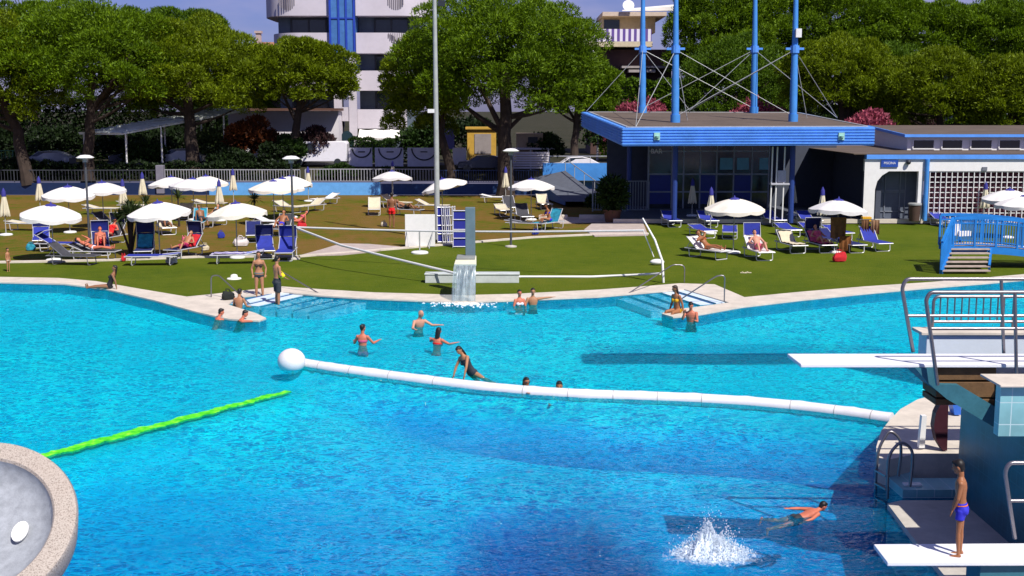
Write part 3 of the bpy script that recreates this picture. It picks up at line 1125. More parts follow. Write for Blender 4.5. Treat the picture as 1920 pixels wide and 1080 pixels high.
m.build('column', SKYBLUE, blk, 35, True)
m = MB()
m.span((bx(1744), YB + .55, .32), (42, YB + .6, 3.3))
m.build('back_wall', mat('dark_red_wall', (.06, .010, .025), .8), blk, 0, True)
m = MB()
st = .335
x = bx(1746)
i = 0
while x < 42:
    m.span((x - .022, YB + .05, .32), (x + .022, YB + .11, 3.3))
    x += st
for i in range(10):
    z = .45 + i * st * .93
    m.span((bx(1744), YB + .115, z - .022), (42, YB + .17, z + .022))
m.build('lattice', WHITE, blk, 0, True)
m = MB()
p = D(1668.5, 306.5, YB - .1)
m.box((p.x, YB - .05, p.z), (1.02, .06, .44))
sg = m.build('sign', mat('sign_blue', (.02, .07, .36), .4), blk, 0, True)
t = text_mesh('lettering', 'PISCINA', .2, WHITE, sg, Vector((p.x, YB - .085, p.z + .02)) - blk.location, depth=.004)
m = MB()
q = D(1703, 304, YB - .1)
m.ball((q.x, YB - .15, q.z), .15)
m.build('bulkhead_lamp', DARK, blk, 60, True)
m = MB()
q = D(1847, 315, YB - .1)
m.box((q.x, YB - .04, q.z - .05), (.3, .07, .22))
m.build('vent', DWALL, blk, 0, True)

# ------------------------------------------------------------------ white tower
twr = thing('tower_block', 'white rounded apartment tower with balcony bands and a blue glazed stair shaft', 'building', (-16, 118, 2.2))
YT = 115.0
tx = lambda px: D(px, 100, YT).x


def band(xl, xr, z0, z1, round_right, round_left, mi=0):
    """Balcony band whose outer end curves back."""
    pts = []
    rr = 3.2
    if round_left:
        for i in range(9):
            a = PI + (PI / 2) * i / 8
            pts.append((xl + rr + rr * math.cos(a), YT + 4.2 + 4.2 * math.sin(a)))
    else:
        pts.append((xl, YT))
    if round_right:
        for i in range(9):
            a = 1.5 * PI + (PI / 2) * i / 8
            pts.append((xr - rr + rr * math.cos(a), YT + 4.2 + 4.2 * math.sin(a)))
    else:
        pts.append((xr, YT))
    pts += [(xr, YT + 9), (xl, YT + 9)]
    mb = MB()
    mb.prism(pts, z0, z1)
    return mb


zt = [(15.66, 22.0, 808, 487), (12.2, 14.1, 786, 500), (8.75, 10.6, 776, 503), (5.2, 7.0, 766, 506)]
for z0, z1, pr, pl in zt:
    band(tx(668), tx(pr), z0, z1, True, False).build('balcony', BALCW, twr, 40, True)
    band(tx(pl), tx(619), z0, z1, False, True).build('balcony', BALCW, twr, 40, True)
m = MB()
m.span((tx(515), YT + 2.2, 2.2), (tx(619), YT + 8.5, 21.5))
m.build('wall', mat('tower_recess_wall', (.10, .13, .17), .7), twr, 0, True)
m = MB()
m.span((tx(668), YT + 2.2, 2.2), (tx(775), YT + 8.5, 21.5))
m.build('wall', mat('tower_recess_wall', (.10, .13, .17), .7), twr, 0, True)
for z0, z1 in ((14.15, 15.55), (10.7, 12.1), (7.1, 8.65)):
    for a, b in ((540, 606), (699, 762)):
        m = MB()
        m.span((tx(a), YT + 2.14, z0), (tx(b), YT + 2.19, z1))
        wdo = m.build('window', GLASS, twr, 0, True)
        m = MB()
        for q in (0, .5, 1):
            xx = lerp(tx(a), tx(b), q)
            m.span((xx - .08, YT + 2.05, z0), (xx + .08, YT + 2.138, z1))
        m.span((tx(a), YT + 2.06, z1 - .12), (tx(b), YT + 2.137, z1))
        f = m.build('frame', DARK, wdo, 0)
        f.data.transform(Matrix.Translation(-twr.location))
m = MB()
m.span((tx(620), YT - .3, 9.0), (tx(667), YT + 6, 22))
m.build('stair_shaft', mat('blue_glazing', (.07, .19, .46), .3, var=.35, scale=.4), twr, 0, True)
m = MB()
for px in (621, 637, 651, 666):
    m.span((tx(px) - .09, YT - .40, 8.9), (tx(px) + .09, YT - .305, 22))
for z in (9.0, 11.8, 15.4, 18.9):
    m.span((tx(620), YT - .38, z - .06), (tx(667), YT - .304, z + .06))
m.build('mullion', mat('strong_blue_frame', (.02, .06, .42), .5), twr, 0, True)
m = MB()
m.span((tx(654), YT - .6, 2.2), (tx(668), YT - .1, 12.1))
m.span((tx(626), YT - .6, 2.2), (tx(640), YT - .1, 8.4))
m.span((tx(640.5), YT - .5, 5.9), (tx(653.5), YT - .1, 7.2))
m.build('entrance_wall', BALCW, twr, 0, True)
m = MB()
xa, xb = tx(637), tx(662)
pts = [(xa, 2.2), (xb, 2.2)] + [((xa + xb) / 2 + (xb - xa) / 2 * math.cos(a * PI / 8), 4.2 + .8 * math.sin(a * PI / 8)) for a in range(9)]
m.add([(px_, YT - .65, z) for px_, z in pts], [tuple(range(len(pts)))])
m.build('door', mat('dark_green_door', (.012, .035, .05), .4), twr, 0, True)
for cx, cyz, half in ((743, 14.05, True), (743, 17.0, False), (540, 16.95, False)):
    m = MB()
    for k in range(9):
        q = (k - 4) / 4.6
        hh = .78 * math.sqrt(max(0, 1 - q * q))
        x = tx(cx) + q * .8
        m.span((x - .035, YT - .05, cyz - hh), (x + .035, YT - .003, cyz if half else cyz + hh))
    m.build('grille', mat('grille_grey', (.16, .14, .16), .6), twr, 0, True)
m = MB()
m.grid(lambda u, v: (lerp(tx(672), tx(760), u), YT - .1 - 1.3 * v, 5.15 - .75 * v - .10 * math.sin(PI * ((u * 3) % 1))), 24, 4)
m.build('awning', FWHITE, twr, 60, True)
m = MB()
for k in range(26):
    x = lerp(tx(674), tx(758), k / 25)
    m.span((x - .06, YT - 1.42, 3.95 + .1 * (k % 2)), (x + .06, YT - 1.40, 4.35))
m.build('fringe', FWHITE, twr, 0, True)

# ------------------------------------------------------------------ house behind the masts
hs = thing('house', 'cream and brown house with a striped balcony awning behind the blue masts', 'building', (17, 132, 2.2))
YH = 130.0
hx = lambda px: D(px, 100, YH).x
hz = lambda py: D(1170, py, YH).z
m = MB()
m.span((hx(1110), YH + 1, 2.2), (hx(1262), YH + 10, hz(92)))
m.build('wall', TERRA, hs, 0, True)
m = MB()
m.span((hx(1094), YH - .6, hz(88)), (hx(1222), YH + 9, hz(78.5)))
m.span((hx(1082), YH + 1.5, hz(78)), (hx(1100), YH + 8, hz(52)))
m.build('balcony', mat('cream_render', (.62, .52, .36), .85), hs, 0, True)
m = MB()
m.span((hx(1098), YH - .55, hz(78)), (hx(1220), YH - .45, hz(55)))
m.build('awning', stripe_mat('awning_stripes', (.78, .72, .80), (.13, .07, .30), 0, 10.6), hs, 0, True)
m = MB()
m.span((hx(1134), YH + 4, hz(57)), (hx(1236), YH + 10, hz(28)))
m.build('penthouse_wall', mat('cream_render', (.62, .52, .36), .85), hs, 0, True)
m = MB()
m.span((hx(1131), YH + 1.5, hz(27.8)), (hx(1252), YH + 11, hz(20)))
m.build('roof', mat('cream_edge', (.60, .48, .38), .8), hs, 0, True)
m = MB()
m.span((hx(1137), YH + 3.9, hz(55)), (hx(1167), YH + 3.99, hz(32)))
m.build('window', GLASS, hs, 0, True)
m = MB()
m.hexa([(hx(1172), YH + 4, hz(15)), (hx(1290), YH + 4, hz(14)), (hx(1290), YH + 9, hz(8)), (hx(1200), YH + 9, hz(8)),
        (hx(1172), YH + 4, hz(13)), (hx(1290), YH + 4, hz(4)), (hx(1290), YH + 9, hz(-6)), (hx(1200), YH + 9, hz(2))])
m.build('terrace_cover', FWHITE, hs, 0, True)
m = MB()
m.lathe([(.05, 0), (.5, .12), (.62, .26)], D(1178, 12, YH + 1.2), 14, 0, Matrix.Rotation(R(70), 4, 'X'))
m.build('dish_antenna', WHITE, hs, 50, True)
for (a, b, t_, u) in ((1165, 1258, 128, 124), (1178, 1228, 136, 131), (1235, 1262, 158, 146)):
    m = MB()
    m.span((hx(a), YH - .8, hz(t_)), (hx(b), YH + .9, hz(u)))
    m.build('balcony_rail', mat('pale_rail', (.36, .32, .30), .7), hs, 0, True)

bd = thing('distant_roof', 'pale low pitched roof far behind the top right pines', 'building', (75, 160, 2.2))
m = MB()
a, b, c_ = D(1806, 17, 160), D(1850, 8, 160), D(2000, 12, 160)
m.hexa([(a.x, 160, a.z - .6), (c_.x, 160, a.z - .6), (c_.x, 172, a.z - .6), (a.x, 172, a.z - .6), (a.x, 160, a.z), (c_.x, 160, a.z + .2), (c_.x, 166, b.z), (b.x, 166, b.z)])
m.build('roof', WHITE, bd, 0, True)
m = MB()
m.span((a.x + 1, 161, 2.2), (c_.x, 171, a.z - .62))
m.build('wall', DWALL, bd, 0, True)

# ------------------------------------------------------------------ small house left of the tower, shop, canopy
sh = thing('shop_building', 'low white shop front behind the bushes left of the tower door', 'building', (-20, 112.5, 2.2))
m = MB()
m.span((D(430, 300, 112).x, 112.05, 2.2), (D(636, 300, 112).x, 114, D(500, 208, 112).z))
m.build('wall', WWALL, sh, 0, True)
m = MB()
m.span((D(425, 300, 112).x, 110.8, D(500, 208, 112).z + .01), (D(640, 300, 112).x, 114.2, D(500, 203, 112).z))
m.build('roof', mat('rusty_roof', (.12, .06, .045), .9), sh, 0, True)
m = MB()
m.span((D(548, 300, 112).x, 111.98, 2.2), (D(585, 300, 112).x, 112.04, 4.6))
m.build('door', DARK, sh, 0, True)
hm = thing('chimney_house', 'pink house with a chimney peeping out left of the white tower', 'building', (-28, 128, 2.2))
m = MB()
m.span((D(458, 95, 128).x, 128, 2.2), (D(520, 95, 128).x, 136, D(470, 97, 128).z))
m.build('wall', mat('pink_render', (.52, .40, .38), .85), hm, 0, True)
m = MB()
za, zb = D(470, 97, 128).z, D(470, 76, 128).z
m.hexa([(D(455, 95, 128).x, 127.6, za + .01), (D(522, 95, 128).x, 127.6, za + .01), (D(522, 95, 128).x, 136, za + .01), (D(455, 95, 128).x, 136, za + .01),
        (D(455, 95, 128).x, 127.8, za + .2), (D(522, 95, 128).x, 127.8, za + .2), (D(522, 95, 128).x, 131, zb), (D(480, 95, 128).x, 131, zb)])
rf = m.build('roof', mat('clay_tiles', (.36, .16, .10), .9), hm, 0, True)
m = MB()
m.span((D(481, 95, 130).x, 129.8, zb - .8), (D(490, 95, 130).x, 130.3, D(481, 63, 130).z))
m.span((D(479, 95, 130).x, 129.7, D(481, 62.5, 130).z), (D(492, 95, 130).x, 130.4, D(481, 58, 130).z))
o = m.build('chimney', mat('pink_render', (.52, .40, .38), .85), rf, 0)
o.data.transform(Matrix.Translation(-hm.location))
cp_ = thing('car_port', 'long pale corrugated canopy roof on white posts between the pine trunks', 'canopy', (-34, 108, 2.2))
A, B, C_, E_ = D(148, 252, 101.2), D(228, 253, 100.2), D(464, 208, 106.5), D(430, 200, 108.5)
m = MB()
tk = Vector((0, 0, .12))
m.hexa([A, B, C_, E_, A + tk, B + tk, C_ + tk, E_ + tk])
for i in range(22):
    q = i / 21
    m.beam(A.lerp(E_, q) + tk * 1.3, B.lerp(C_, q) + tk * 1.3, .12, .07)
m.build('roof', mat('pale_sheet_roof', (.74, .78, .74), .6, var=.25, scale=2), cp_, 30, True)
for q in (.03, .3, .55, .8):
    for s_, t_ in ((A, E_), (B, C_)):
        p = s_.lerp(t_, q)
        MB().tube([(p.x, p.y, 1.1), (p.x, p.y, p.z)], .07, 6).build('post', WHITE, cp_, 35, True)

# ------------------------------------------------------------------ retaining walls, railings, gates
wl = MB()
YW = 98.5
wx = lambda px: D(px, 350, YW).x
wl.span((wx(392), YW, .05), (wx(712), YW + .25, 1.08))
wl.span((wx(708), YW - .05, .1), (wx(713), YW + .26, 1.16))
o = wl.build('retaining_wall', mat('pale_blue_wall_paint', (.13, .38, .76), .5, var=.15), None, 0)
tag(o, 'low sky blue wall stretch beside the second lamp, behind the parasol stack', 'wall')
o = MB().span((wx(-150), YW, .1), (wx(391.9), YW + .25, 1.06)).build('retaining_wall', mat('shaded_navy_wall', (.006, .02, .075), .6), None, 0)  # tree shade put into the colour of this stretch
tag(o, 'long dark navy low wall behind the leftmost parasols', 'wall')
wl = MB()
wl.span((wx(714), YW + .02, .1), (wx(1046), YW + .27, .98))
o = wl.build('retaining_wall', mat('shaded_blue_wall', (.015, .05, .16), .6), None, 0)  # wall blue darkened, the pine's shade is in the colour
tag(o, 'dark blue low wall in the shade of the thick trunked pine', 'wall')
wl = MB()
a, b = D(1018, 306, 99.5), D(1142, 306, 99.5)
wl.span((a.x, 99.5, .5), (b.x, 99.75, a.z))
o = wl.build('retaining_wall', SKYBLUE, None, 0)
tag(o, 'bright blue wall in front of the parked white car', 'wall')
rp = thing('ramp', 'blue sided ramp with handrail going down toward the brown lawn', 'ramp', (5, 94, .2))
m = MB()
a, b, c_, e_ = D(1000, 333, 98), D(1060, 320, 97), D(1135, 378, 86), D(1060, 378, 86)
m.add([a, b, (b.x, b.y, .2), (a.x, a.y, .2)], [(3, 2, 1, 0)])
m.add([b, c_, (c_.x, c_.y, .2), (b.x, b.y, .2)], [(3, 2, 1, 0)])
m.add([a, e_, (e_.x, e_.y, .2), (a.x, a.y, .2)], [(0, 1, 2, 3)])
m.build('side_wall', mat('shaded_blue_paint', (.02, .10, .30), .6), rp, 0, True)
m = MB()
m.add([a, e_, c_, b], [(0, 1, 2, 3)])
m.build('slope', mat('dark_ramp_paving', (.10, .11, .14), .9), rp, 0, True)
m = MB()
up = Vector((0, 0, .95))
m.tube([b + up, c_ + up], .035, 6)
for q in (0, .25, .5, .75, 1):
    p = b.lerp(c_, q)
    m.tube([p, p + up], .03, 6)
m.build('handrail', GALV, rp, 35, True)


def railing(label, pxa, pxb, y, z0, z1, step, material, bar=.03, group=None, name='railing'):
    t = thing(name, label, 'railing', (D((pxa + pxb) / 2, 300, y).x, y, z0), 0, group)
    xa, xb = D(pxa, 300, y).x, D(pxb, 300, y).x
    MB().span((xa, y - .03, z1 - .06), (xb, y + .03, z1)).build('rail', material, t, 0, True)
    MB().span((xa, y - .025, z0 + .08), (xb, y + .025, z0 + .13)).build('rail', material, t, 0, True)
    m = MB()
    n = int((xb - xa) / step)
    for i in range(n + 1):
        x = xa + (xb - xa) * i / n
        w_ = bar * (2 if i % 12 == 0 else 1)
        m.span((x - w_ / 2, y - .024, z0 + (0 if i % 12 == 0 else .131)), (x + w_ / 2, y + .024, z1 - .062))
    m.build('bars', material, t, 0, True)
    return t


PALE = mat('pale_railing_paint', (.42, .42, .46), .5)
railing('darkened pale railing along the left end of the blue wall', -120, 302, 98.65, 1.1, 2.12, .26, mat('shaded_railing_paint', (.05, .055, .07), .6))  # railing paint darkened against the sunlight on it, shade put into the colour
railing('white railing above the blue wall between the stone pillar and the slanting pine', 308, 562, 98.7, 1.1, 2.15, .22, PALE, .035)
railing('white railing in front of the circle emblem gate', 572, 815, 98.7, 1.1, 2.2, .24, PALE, .04)
railing('dark blue railing between the light pole and the thick pine trunk', 822, 1010, 98.75, 1.0, 2.1, .2, mat('navy_railing_paint', (.03, .06, .16), .5), .04)
railing('grey picket fence at the left end of the pavilion terrace', 1112, 1218, 79.5, .32, 2.35, .17, mat('grey_picket_paint', (.22, .26, .28), .5), .045, name='picket_fence')
railing('railing on top of the bright blue wall beside the white car', 1030, 1145, 100.2, 1.3, 3.2, 1.6, PALE, .05)
railing('green mesh fence in front of the trees at the left edge', -60, 46, 102, 1.8, 3.6, .3, mat('green_fence_paint', (.01, .10, .05), .5), .05, name='mesh_fence')
o = MB().span((D(292, 300, 98.4).x, 98.2, .2), (D(306, 300, 98.4).x, 98.8, 2.5)).build('gate_pillar', mat('grey_pillar', (.20, .19, .24), .8), None, 0, bevel=.03)
tag(o, 'grey square pillar between the two railing lengths', 'pillar')
ctr = 0
for a, b, lb in ((654, 698, 'white gate panel behind the clipped low bush, narrowest of the emblem row'), (703, 756, 'white gate panel with half circle emblem, in the middle of the row'),
                 (764, 822, 'widest white gate panel with half circle emblem, beside the flood light pole')):
    y = 104.2
    xa, xb = D(a, 300, y).x, D(b, 300, y).x
    z1 = D(700, 277, y).z
    t = thing('gate_panel', lb, 'gate', ((xa + xb) / 2, y, gz(y)), 0, 'white gate panels with circle emblems')
    MB().span((xa, y, 1.9), (xb, y + .12, z1)).build('panel', mat('gate_white', (.62, .60, .68), .6), t, 0, True)
    m = MB()
    cx = (xa + xb) / 2 + .1
    rr = min(1.05, (xb - xa) * .40)
    pts = [(cx + rr * math.cos(-PI * i / 20), y - .03, z1 - .05 + rr * math.sin(-PI * i / 20) * .95) for i in range(21)]
    m.tube(pts, .06, 5)
    m.tube([(cx + .3 * q, y - .03, z1 - .35) for q in (-1, 1)], .05, 5)
    m.build('emblem', DARK, t, 0, True)
yc = thing('utility_cabinet', 'tall yellow cabinet with a grey door beside the thick pine trunk', 'cabinet', (D(902, 300, 108).x, 108, 2.2))
MB().span((D(876, 300, 108).x, 108, 2.2), (D(930, 300, 108).x, 109.4, D(900, 243, 108).z)).build('body', YELLOW, yc, 0, True, bevel=.03)
MB().span((D(873, 300, 108).x, 107.8, D(900, 242.8, 108).z), (D(933, 300, 108).x, 109.6, D(900, 238, 108).z)).build('roof', YELLOW, yc, 0, True, bevel=.02)
MB().span((D(890, 300, 108).x, 107.94, D(900, 288, 108).z), (D(921, 300, 108).x, 107.99, D(900, 251, 108).z)).build('door', mat('cabinet_grey', (.30, .26, .25), .6), yc, 0, True)
kk = thing('kiosk', 'beige street kiosk with a flat roof right of the thick pine trunk', 'kiosk', (D(1000, 300, 107).x, 107, 2.2))
MB().span((D(968, 300, 107).x, 107, 2.2), (D(1018, 300, 107).x, 109, D(1000, 250, 107).z)).build('wall', mat('beige_render', (.40, .30, .20), .8), kk, 0, True)
MB().span((D(957, 300, 107).x, 106.4, D(1000, 278, 107).z - .1), (D(1040, 300, 107).x, 106.98, D(1000, 277, 107).z)).build('counter', WWALL, kk, 0, True)
MB().span((D(990, 300, 107).x, 106.9, D(1000, 268, 107).z), (D(1008, 300, 107).x, 106.97, D(1000, 257, 107).z)).build('window', DARK, kk, 0, True)
bn = thing('white_screen', 'white slatted screen board left of the bright blue wall', 'screen', (D(990, 300, 103).x, 103, gz(103)))
m = MB()
for i in range(7):
    z = 2.0 + i * .21
    m.span((D(960, 300, 103).x, 103, z), (D(1030, 300, 103).x, 103.05, z + .15))
m.build('slats', WWALL, bn, 0, True)
for px in (962, 995, 1028):
    MB().span((D(px, 300, 103).x - .05, 103.055, gz(103) - .1), (D(px, 300, 103).x + .05, 103.15, 3.6)).build('post', GALV, bn, 0, True)
bt = thing('blue_banner', 'tall blue banner board behind the flood light pole', 'banner', (D(838, 300, 105).x, 105, 2.2))
MB().span((D(828, 300, 105).x, 105, 3.6), (D(852, 300, 105).x, 105.08, D(838, 233, 105).z)).build('board', mat('banner_blue', (.10, .10, .30), .6), bt, 0, True)
MB().tube([(D(840, 300, 105).x, 105.14, 2.0), (D(840, 300, 105).x, 105.14, D(838, 236, 105).z)], .05, 6).build('post', GALV, bt, 35, True)
wb = thing('information_board', 'white board with rails left of the yellow cabinet', 'sign', (D(860, 300, 104).x, 104, 2.1))
MB().span((D(849, 300, 104).x, 104, 2.3), (D(874, 300, 104).x, 104.07, D(860, 277, 104).z)).build('board', WWALL, wb, 0, True)
for px in (851, 872):
    MB().tube([(D(px, 300, 104).x, 104.1, 1.9), (D(px, 300, 104).x, 104.1, 3.6)], .05, 6).build('post', GALV, wb, 35, True)


# ------------------------------------------------------------------ parked vehicles
def vehicle(label, loc, rz, paint, kind='car', name='parked_car'):
    t = thing(name, label, 'car' if kind == 'car' else 'van', loc, rz, 'vehicles parked on the street')
    L, W = (4.3, 1.75) if kind == 'car' else (4.9, 1.95)
    if kind == 'car':
        prof = [(-2.15, .32), (-2.12, .72), (-1.95, .86), (-1.2, .95), (-.55, 1.40), (.55, 1.46), (1.25, 1.30), (1.85, .98), (2.12, .90), (2.15, .34)]
        gl = [(-1.08, .98), (-.50, 1.36), (.53, 1.41), (1.18, 1.27), (1.62, 1.0)]
    else:
        prof = [(-2.45, .35), (-2.42, .9), (-2.1, 1.08), (-1.55, 1.95), (-1.2, 2.08), (2.3, 2.1), (2.45, 1.9), (2.45, .38)]
        gl = [(-1.95, 1.12), (-1.48, 1.88), (-.3, 1.95), (-.3, 1.12)]
    m = MB()
    n = len(prof)
    ins = [1 if z < 1.0 else .86 for x, z in prof]
    vs = [(x, -W / 2 * s, z) for (x, z), s in zip(prof, ins)] + [(x, W / 2 * s, z) for (x, z), s in zip(prof, ins)]
    m.add(vs, [tuple(range(n)), tuple(range(n, 2 * n))[::-1]] + [(i, i + n, (i + 1) % n + n, (i + 1) % n) for i in range(n)])
    m.build('body', paint, t, 30, bevel=.06)
    for s in (-1, 1):
        f = tuple(range(len(gl)))
        MB().add([(x, s * (W / 2 * (1.005 if z < 1.0 else .885) + .012), z) for x, z in gl], [f if s < 0 else f[::-1]]).build('window', GLASS, t, 0)
    for x in (-L / 2 + .8, L / 2 - .8):
        for s in (-1, 1):
            m = MB()
            m.lathe([(.12, -.1), (.30, -.1), (.32, -.05), (.32, .05), (.30, .1), (.12, .1)], (x, s * (W / 2 - .08), .32), 16, 0, Matrix.Rotation(PI / 2, 4, 'X'))
            m.build('wheel', DARK, t, 40)
    for s in (-1, 1):
        m = MB()
        m.box((-L / 2 + .02, s * .6, .74 if kind == 'car' else .85), (.06, .32, .14))
        m.build('headlight', WHITE, t, 0)
    return t


CARW = mat('white_car_paint', (.72, .70, .74), .25, var=.05)
CARS = mat('silver_car_paint', (.30, .31, .33), .3, .4, var=.08)
CARD = mat('dark_car_paint', (.03, .032, .05), .25, var=.1)
vehicle('white car parked behind the bright blue wall', (D(1078, 300, 101.9).x, 101.9, 1.62), R(4), CARW)
vehicle('white van parked in the shade left of the emblem gate panels', (D(600, 300, 104.6).x, 104.6, 2.2), 0, CARW, 'van', 'parked_van')
vehicle('dark car parked under the near end of the canopy', (D(255, 300, 105.2).x, 105.2, 2.2), R(2), CARD)
vehicle('silver car parked under the far end of the canopy, behind the grey pillar', (D(338, 300, 105).x, 105, 2.2), R(-3), CARS)
vehicle('dark car parked right of the yellow cabinet, behind the thick pine trunk', (D(905, 300, 102.6).x, 102.6, 1.75), R(3), CARD)
vehicle('silver car parked behind the lamp, between the two left pine trunks', (D(90, 300, 104).x, 104, 2.05), R(0), CARS)


# ------------------------------------------------------------------ lamps and poles
def mushroom_lamp(label, loc, h):
    t = thing('lawn_lamp', label, 'lamp', loc, 0, 'mushroom lamps on the lawn')
    MB().tube([(0, 0, 0), (0, 0, h - .12)], [.06, .05], 8).build('post', mat('dark_grey_post', (.07, .075, .085), .5), t)
    MB().lathe([(.12, h - .25), (.14, h - .10), (.09, h - .09)], seg=12).build('lantern', mat('frosted_lens', (.30, .30, .32), .3), t)
    MB().lathe([(.09, h - .088), (.36, h - .08), (.42, h - .03), (.22, h + .08), (.0, h + .10)], seg=18).build('lamp_shade', WHITE, t)
    MB().lathe([(.30, 0), (.30, .05), (.09, .10)], seg=14).build('foot', CONC, t)
    return t


mushroom_lamp('mushroom lamp standing in front of the leftmost parasols', G(169, 478, LAWN), 4.70)
mushroom_lamp('mushroom lamp with a net tied to it, beside the parasol stack', G(551, 486, LAWN), 4.72)
mushroom_lamp('mushroom lamp on a round foot beyond the water spout', G(958, 463, LAWN), 4.90)
fp = thing('flood_light_pole', 'tall pale grey flood light pole behind the stacked blue loungers', 'pole', G(820, 449, LAWN))
k0 = fp.location
MB().tube([(0, 0, 0), (0, 0, 5), (-.02, 0, 10), (-.04, 0, 16)], [.15, .135, .115, .09], 12).build('pole', mat('pale_pole', (.40, .42, .40), .45), fp)
q = D(806, 208, k0.y) - k0
m = MB()
m.box((q.x + .1, 0, q.z), (.42, .2, .2))
m.tube([(q.x, 0, q.z), (0, 0, q.z - .1)], .03, 6)
m.build('loudspeaker', WHITE, fp, 35)
m = MB()
q = D(826, 6, k0.y) - k0
m.box((q.x + .05, 0, q.z), (.35, .25, .3))
m.build('flood_light', DARK, fp, 0)
sl = thing('street_lamp', 'slim white street lamp with a bent arm in front of the house', 'street lamp', (D(1121, 200, 115).x, 115, 2.2))
z1 = D(1121, 98, 115).z - 2.2
MB().tube([(0, 0, 0), (0, 0, z1 * .75), (-.05, 0, z1 - .9), (-.2, 0, z1 - .2), (-.55, 0, z1 + .1)], [.10, .085, .07, .06, .05], 8).build('pole', WHITE, sl)
MB().ball((-.75, 0, z1 + .12), (.3, .14, .09)).build('lamp_head', WHITE, sl)
# ================================================================== things in and around the pool
def ext(mb, pxs, y0, y1, mi=0):
    """Solid whose front outline is seen at photo pixels on the plane y0, straight back to y1."""
    f = [D(a, b, y0) for a, b in pxs]
    bk = [Vector((p.x, y1, p.z)) for p in f]
    n = len(f)
    ar = sum(f[i].x * f[(i + 1) % n].z - f[(i + 1) % n].x * f[i].z for i in range(n))
    if ar < 0:
        f, bk = f[::-1], bk[::-1]
    fs = [tuple(range(n)), tuple(range(n, 2 * n))[::-1]] + [(i, i + n, (i + 1) % n + n, (i + 1) % n) for i in range(n)]
    return mb.add(f + bk, fs, mi)


def bend(pts, r=.12, k=5):
    """Round the corners of a polyline."""
    P = [Vector(p) for p in pts]
    out = [P[0]]
    for a, b, c in zip(P[:-2], P[1:-1], P[2:]):
        u, w_ = (a - b), (c - b)
        q = min(r, u.length * .45, w_.length * .45)
        s, e = b + u.normalized() * q, b + w_.normalized() * q
        for i in range(k + 1):
            t = i / k
            out.append((1 - t) ** 2 * s + 2 * t * (1 - t) * b + t * t * e)
    out.append(P[-1])
    return out


m = MB()
fl = []
for i in range(len(FLOATP) - 1):
    for q in range(6):
        fl.append(FLOATP[i].lerp(FLOATP[i + 1], q / 6))
fl.append(FLOATP[-1])
m.tube(fl, [.155 + .012 * (i % 6 == 0) for i in range(len(fl))], 14)
o = m.build('pool_boom', FLOATW, None, 60)
tag(o, 'long white curved float dividing the pool', 'float')
for i in range(4, len(fl) - 1, 5):
    t_ = (fl[i + 1] - fl[i]).normalized() * .010
    MB().tube([fl[i] - t_, fl[i] + t_], .161, 14).build('joint_ring', mat('grey_seam', (.42, .40, .39), .7), o, 40)
bp = G(547, 690, 0)
o = MB().ball((0, 0, .22), .395, 24, 16).build('buoy', FLOATW, None, 80)
o.scale = (.96, .96, .88)
o.location = bp
tag(o, 'big white ball at the free end of the long float', 'buoy')

# green lane marker just under the surface
m = MB()
ga, gb = G(60, 860, 0), G(540, 733, 0)
N = 90
dirv = (gb - ga).normalized()
sd = Vector((-dirv.y, dirv.x, 0))
rg = random.Random(3)
L_, R_ = [], []
for i in range(N + 1):
    q = i / N
    c = ga.lerp(gb, q)
    wv = .06 * math.sin(q * 37) + .04 * math.sin(q * 83 + 1)
    wd = .19 * (1 - .45 * q) * (1 - .35 * (q < .25) * (1 - q * 4)) + rg.uniform(-.035, .035)
    L_.append(c + sd * (wd + wv * .5))
    R_.append(c - sd * (wd - wv * .5))
vs = [(p.x, p.y, 0.006) for p in L_] + [(p.x, p.y, 0.006) for p in R_] + [(p.x, p.y, -.04) for p in L_] + [(p.x, p.y, -.04) for p in R_]
n1 = N + 1
fs = []
for i in range(N):
    fs += [(i + n1, i + n1 + 1, i + 1, i), (i, i + 1, i + 1 + 2 * n1, i + 2 * n1), (i + n1 + 1, i + n1, i + 3 * n1, i + 3 * n1 + 1)]
m.add(vs, fs)
gm, nt, out = new_mat('lane_green')
nn = noise_tex(nt, coords(nt), 5, 3, .6)
principled(nt, out, ramp(nt, nn, [(.35, (.03, .50, .0)), (.55, (.12, .80, .01)), (.68, (.35, .95, .05))]), .6)
o = m.build('lane_marker', gm, None, 0)
tag(o, 'bright green wavy lane line lying just under the water', 'lane line')

# tilted round basin at the lower left
C0 = D(-66, 985, 14)
ring = thing('fountain_basin', 'round stone basin with a broad speckled rim at the lower left corner', 'basin', (C0.x, C0.y, 0))
N_ = Vector((.10, -math.sin(R(36)), math.cos(R(36)))).normalized()
mt = Vector((0, 0, 1)).rotation_difference(N_).to_matrix().to_4x4()
cz0 = (0, 0, C0.z)
sp, nt, out = new_mat('speckled_stone')
v = coords(nt)
a = noise_tex(nt, v, 55, 2, .7)
b = noise_tex(nt, v, 2.5, 4, .6)
c1 = ramp(nt, a, [(.34, (.15, .13, .11)), (.46, (.40, .35, .30)), (.62, (.50, .45, .39))])
principled(nt, out, mixcol(nt, mth(nt, 'MULTIPLY', b, .45), c1, (.36, .27, .22)), .9, normal=bump(nt, a, .5, .008))
m = MB()
m.lathe([(.45, -.8), (1.0, -.62), (1.24, -.42), (1.30, -.06), (1.28, -.015), (1.24, 0), (1.03, 0), (1.005, -.03)], cz0, 72, 0, mt, False)
m.build('rim', sp, ring, 40)
m = MB()
m.lathe([(1.005, -.03), (.97, -.16), (.80, -.26), (.50, -.33), (.01, -.36)], cz0, 72, 0, mt, False)
m.build('bowl', mat('grey_terrazzo', (.33, .35, .38), .7, var=.3, scale=9), ring, 60)
m = MB()
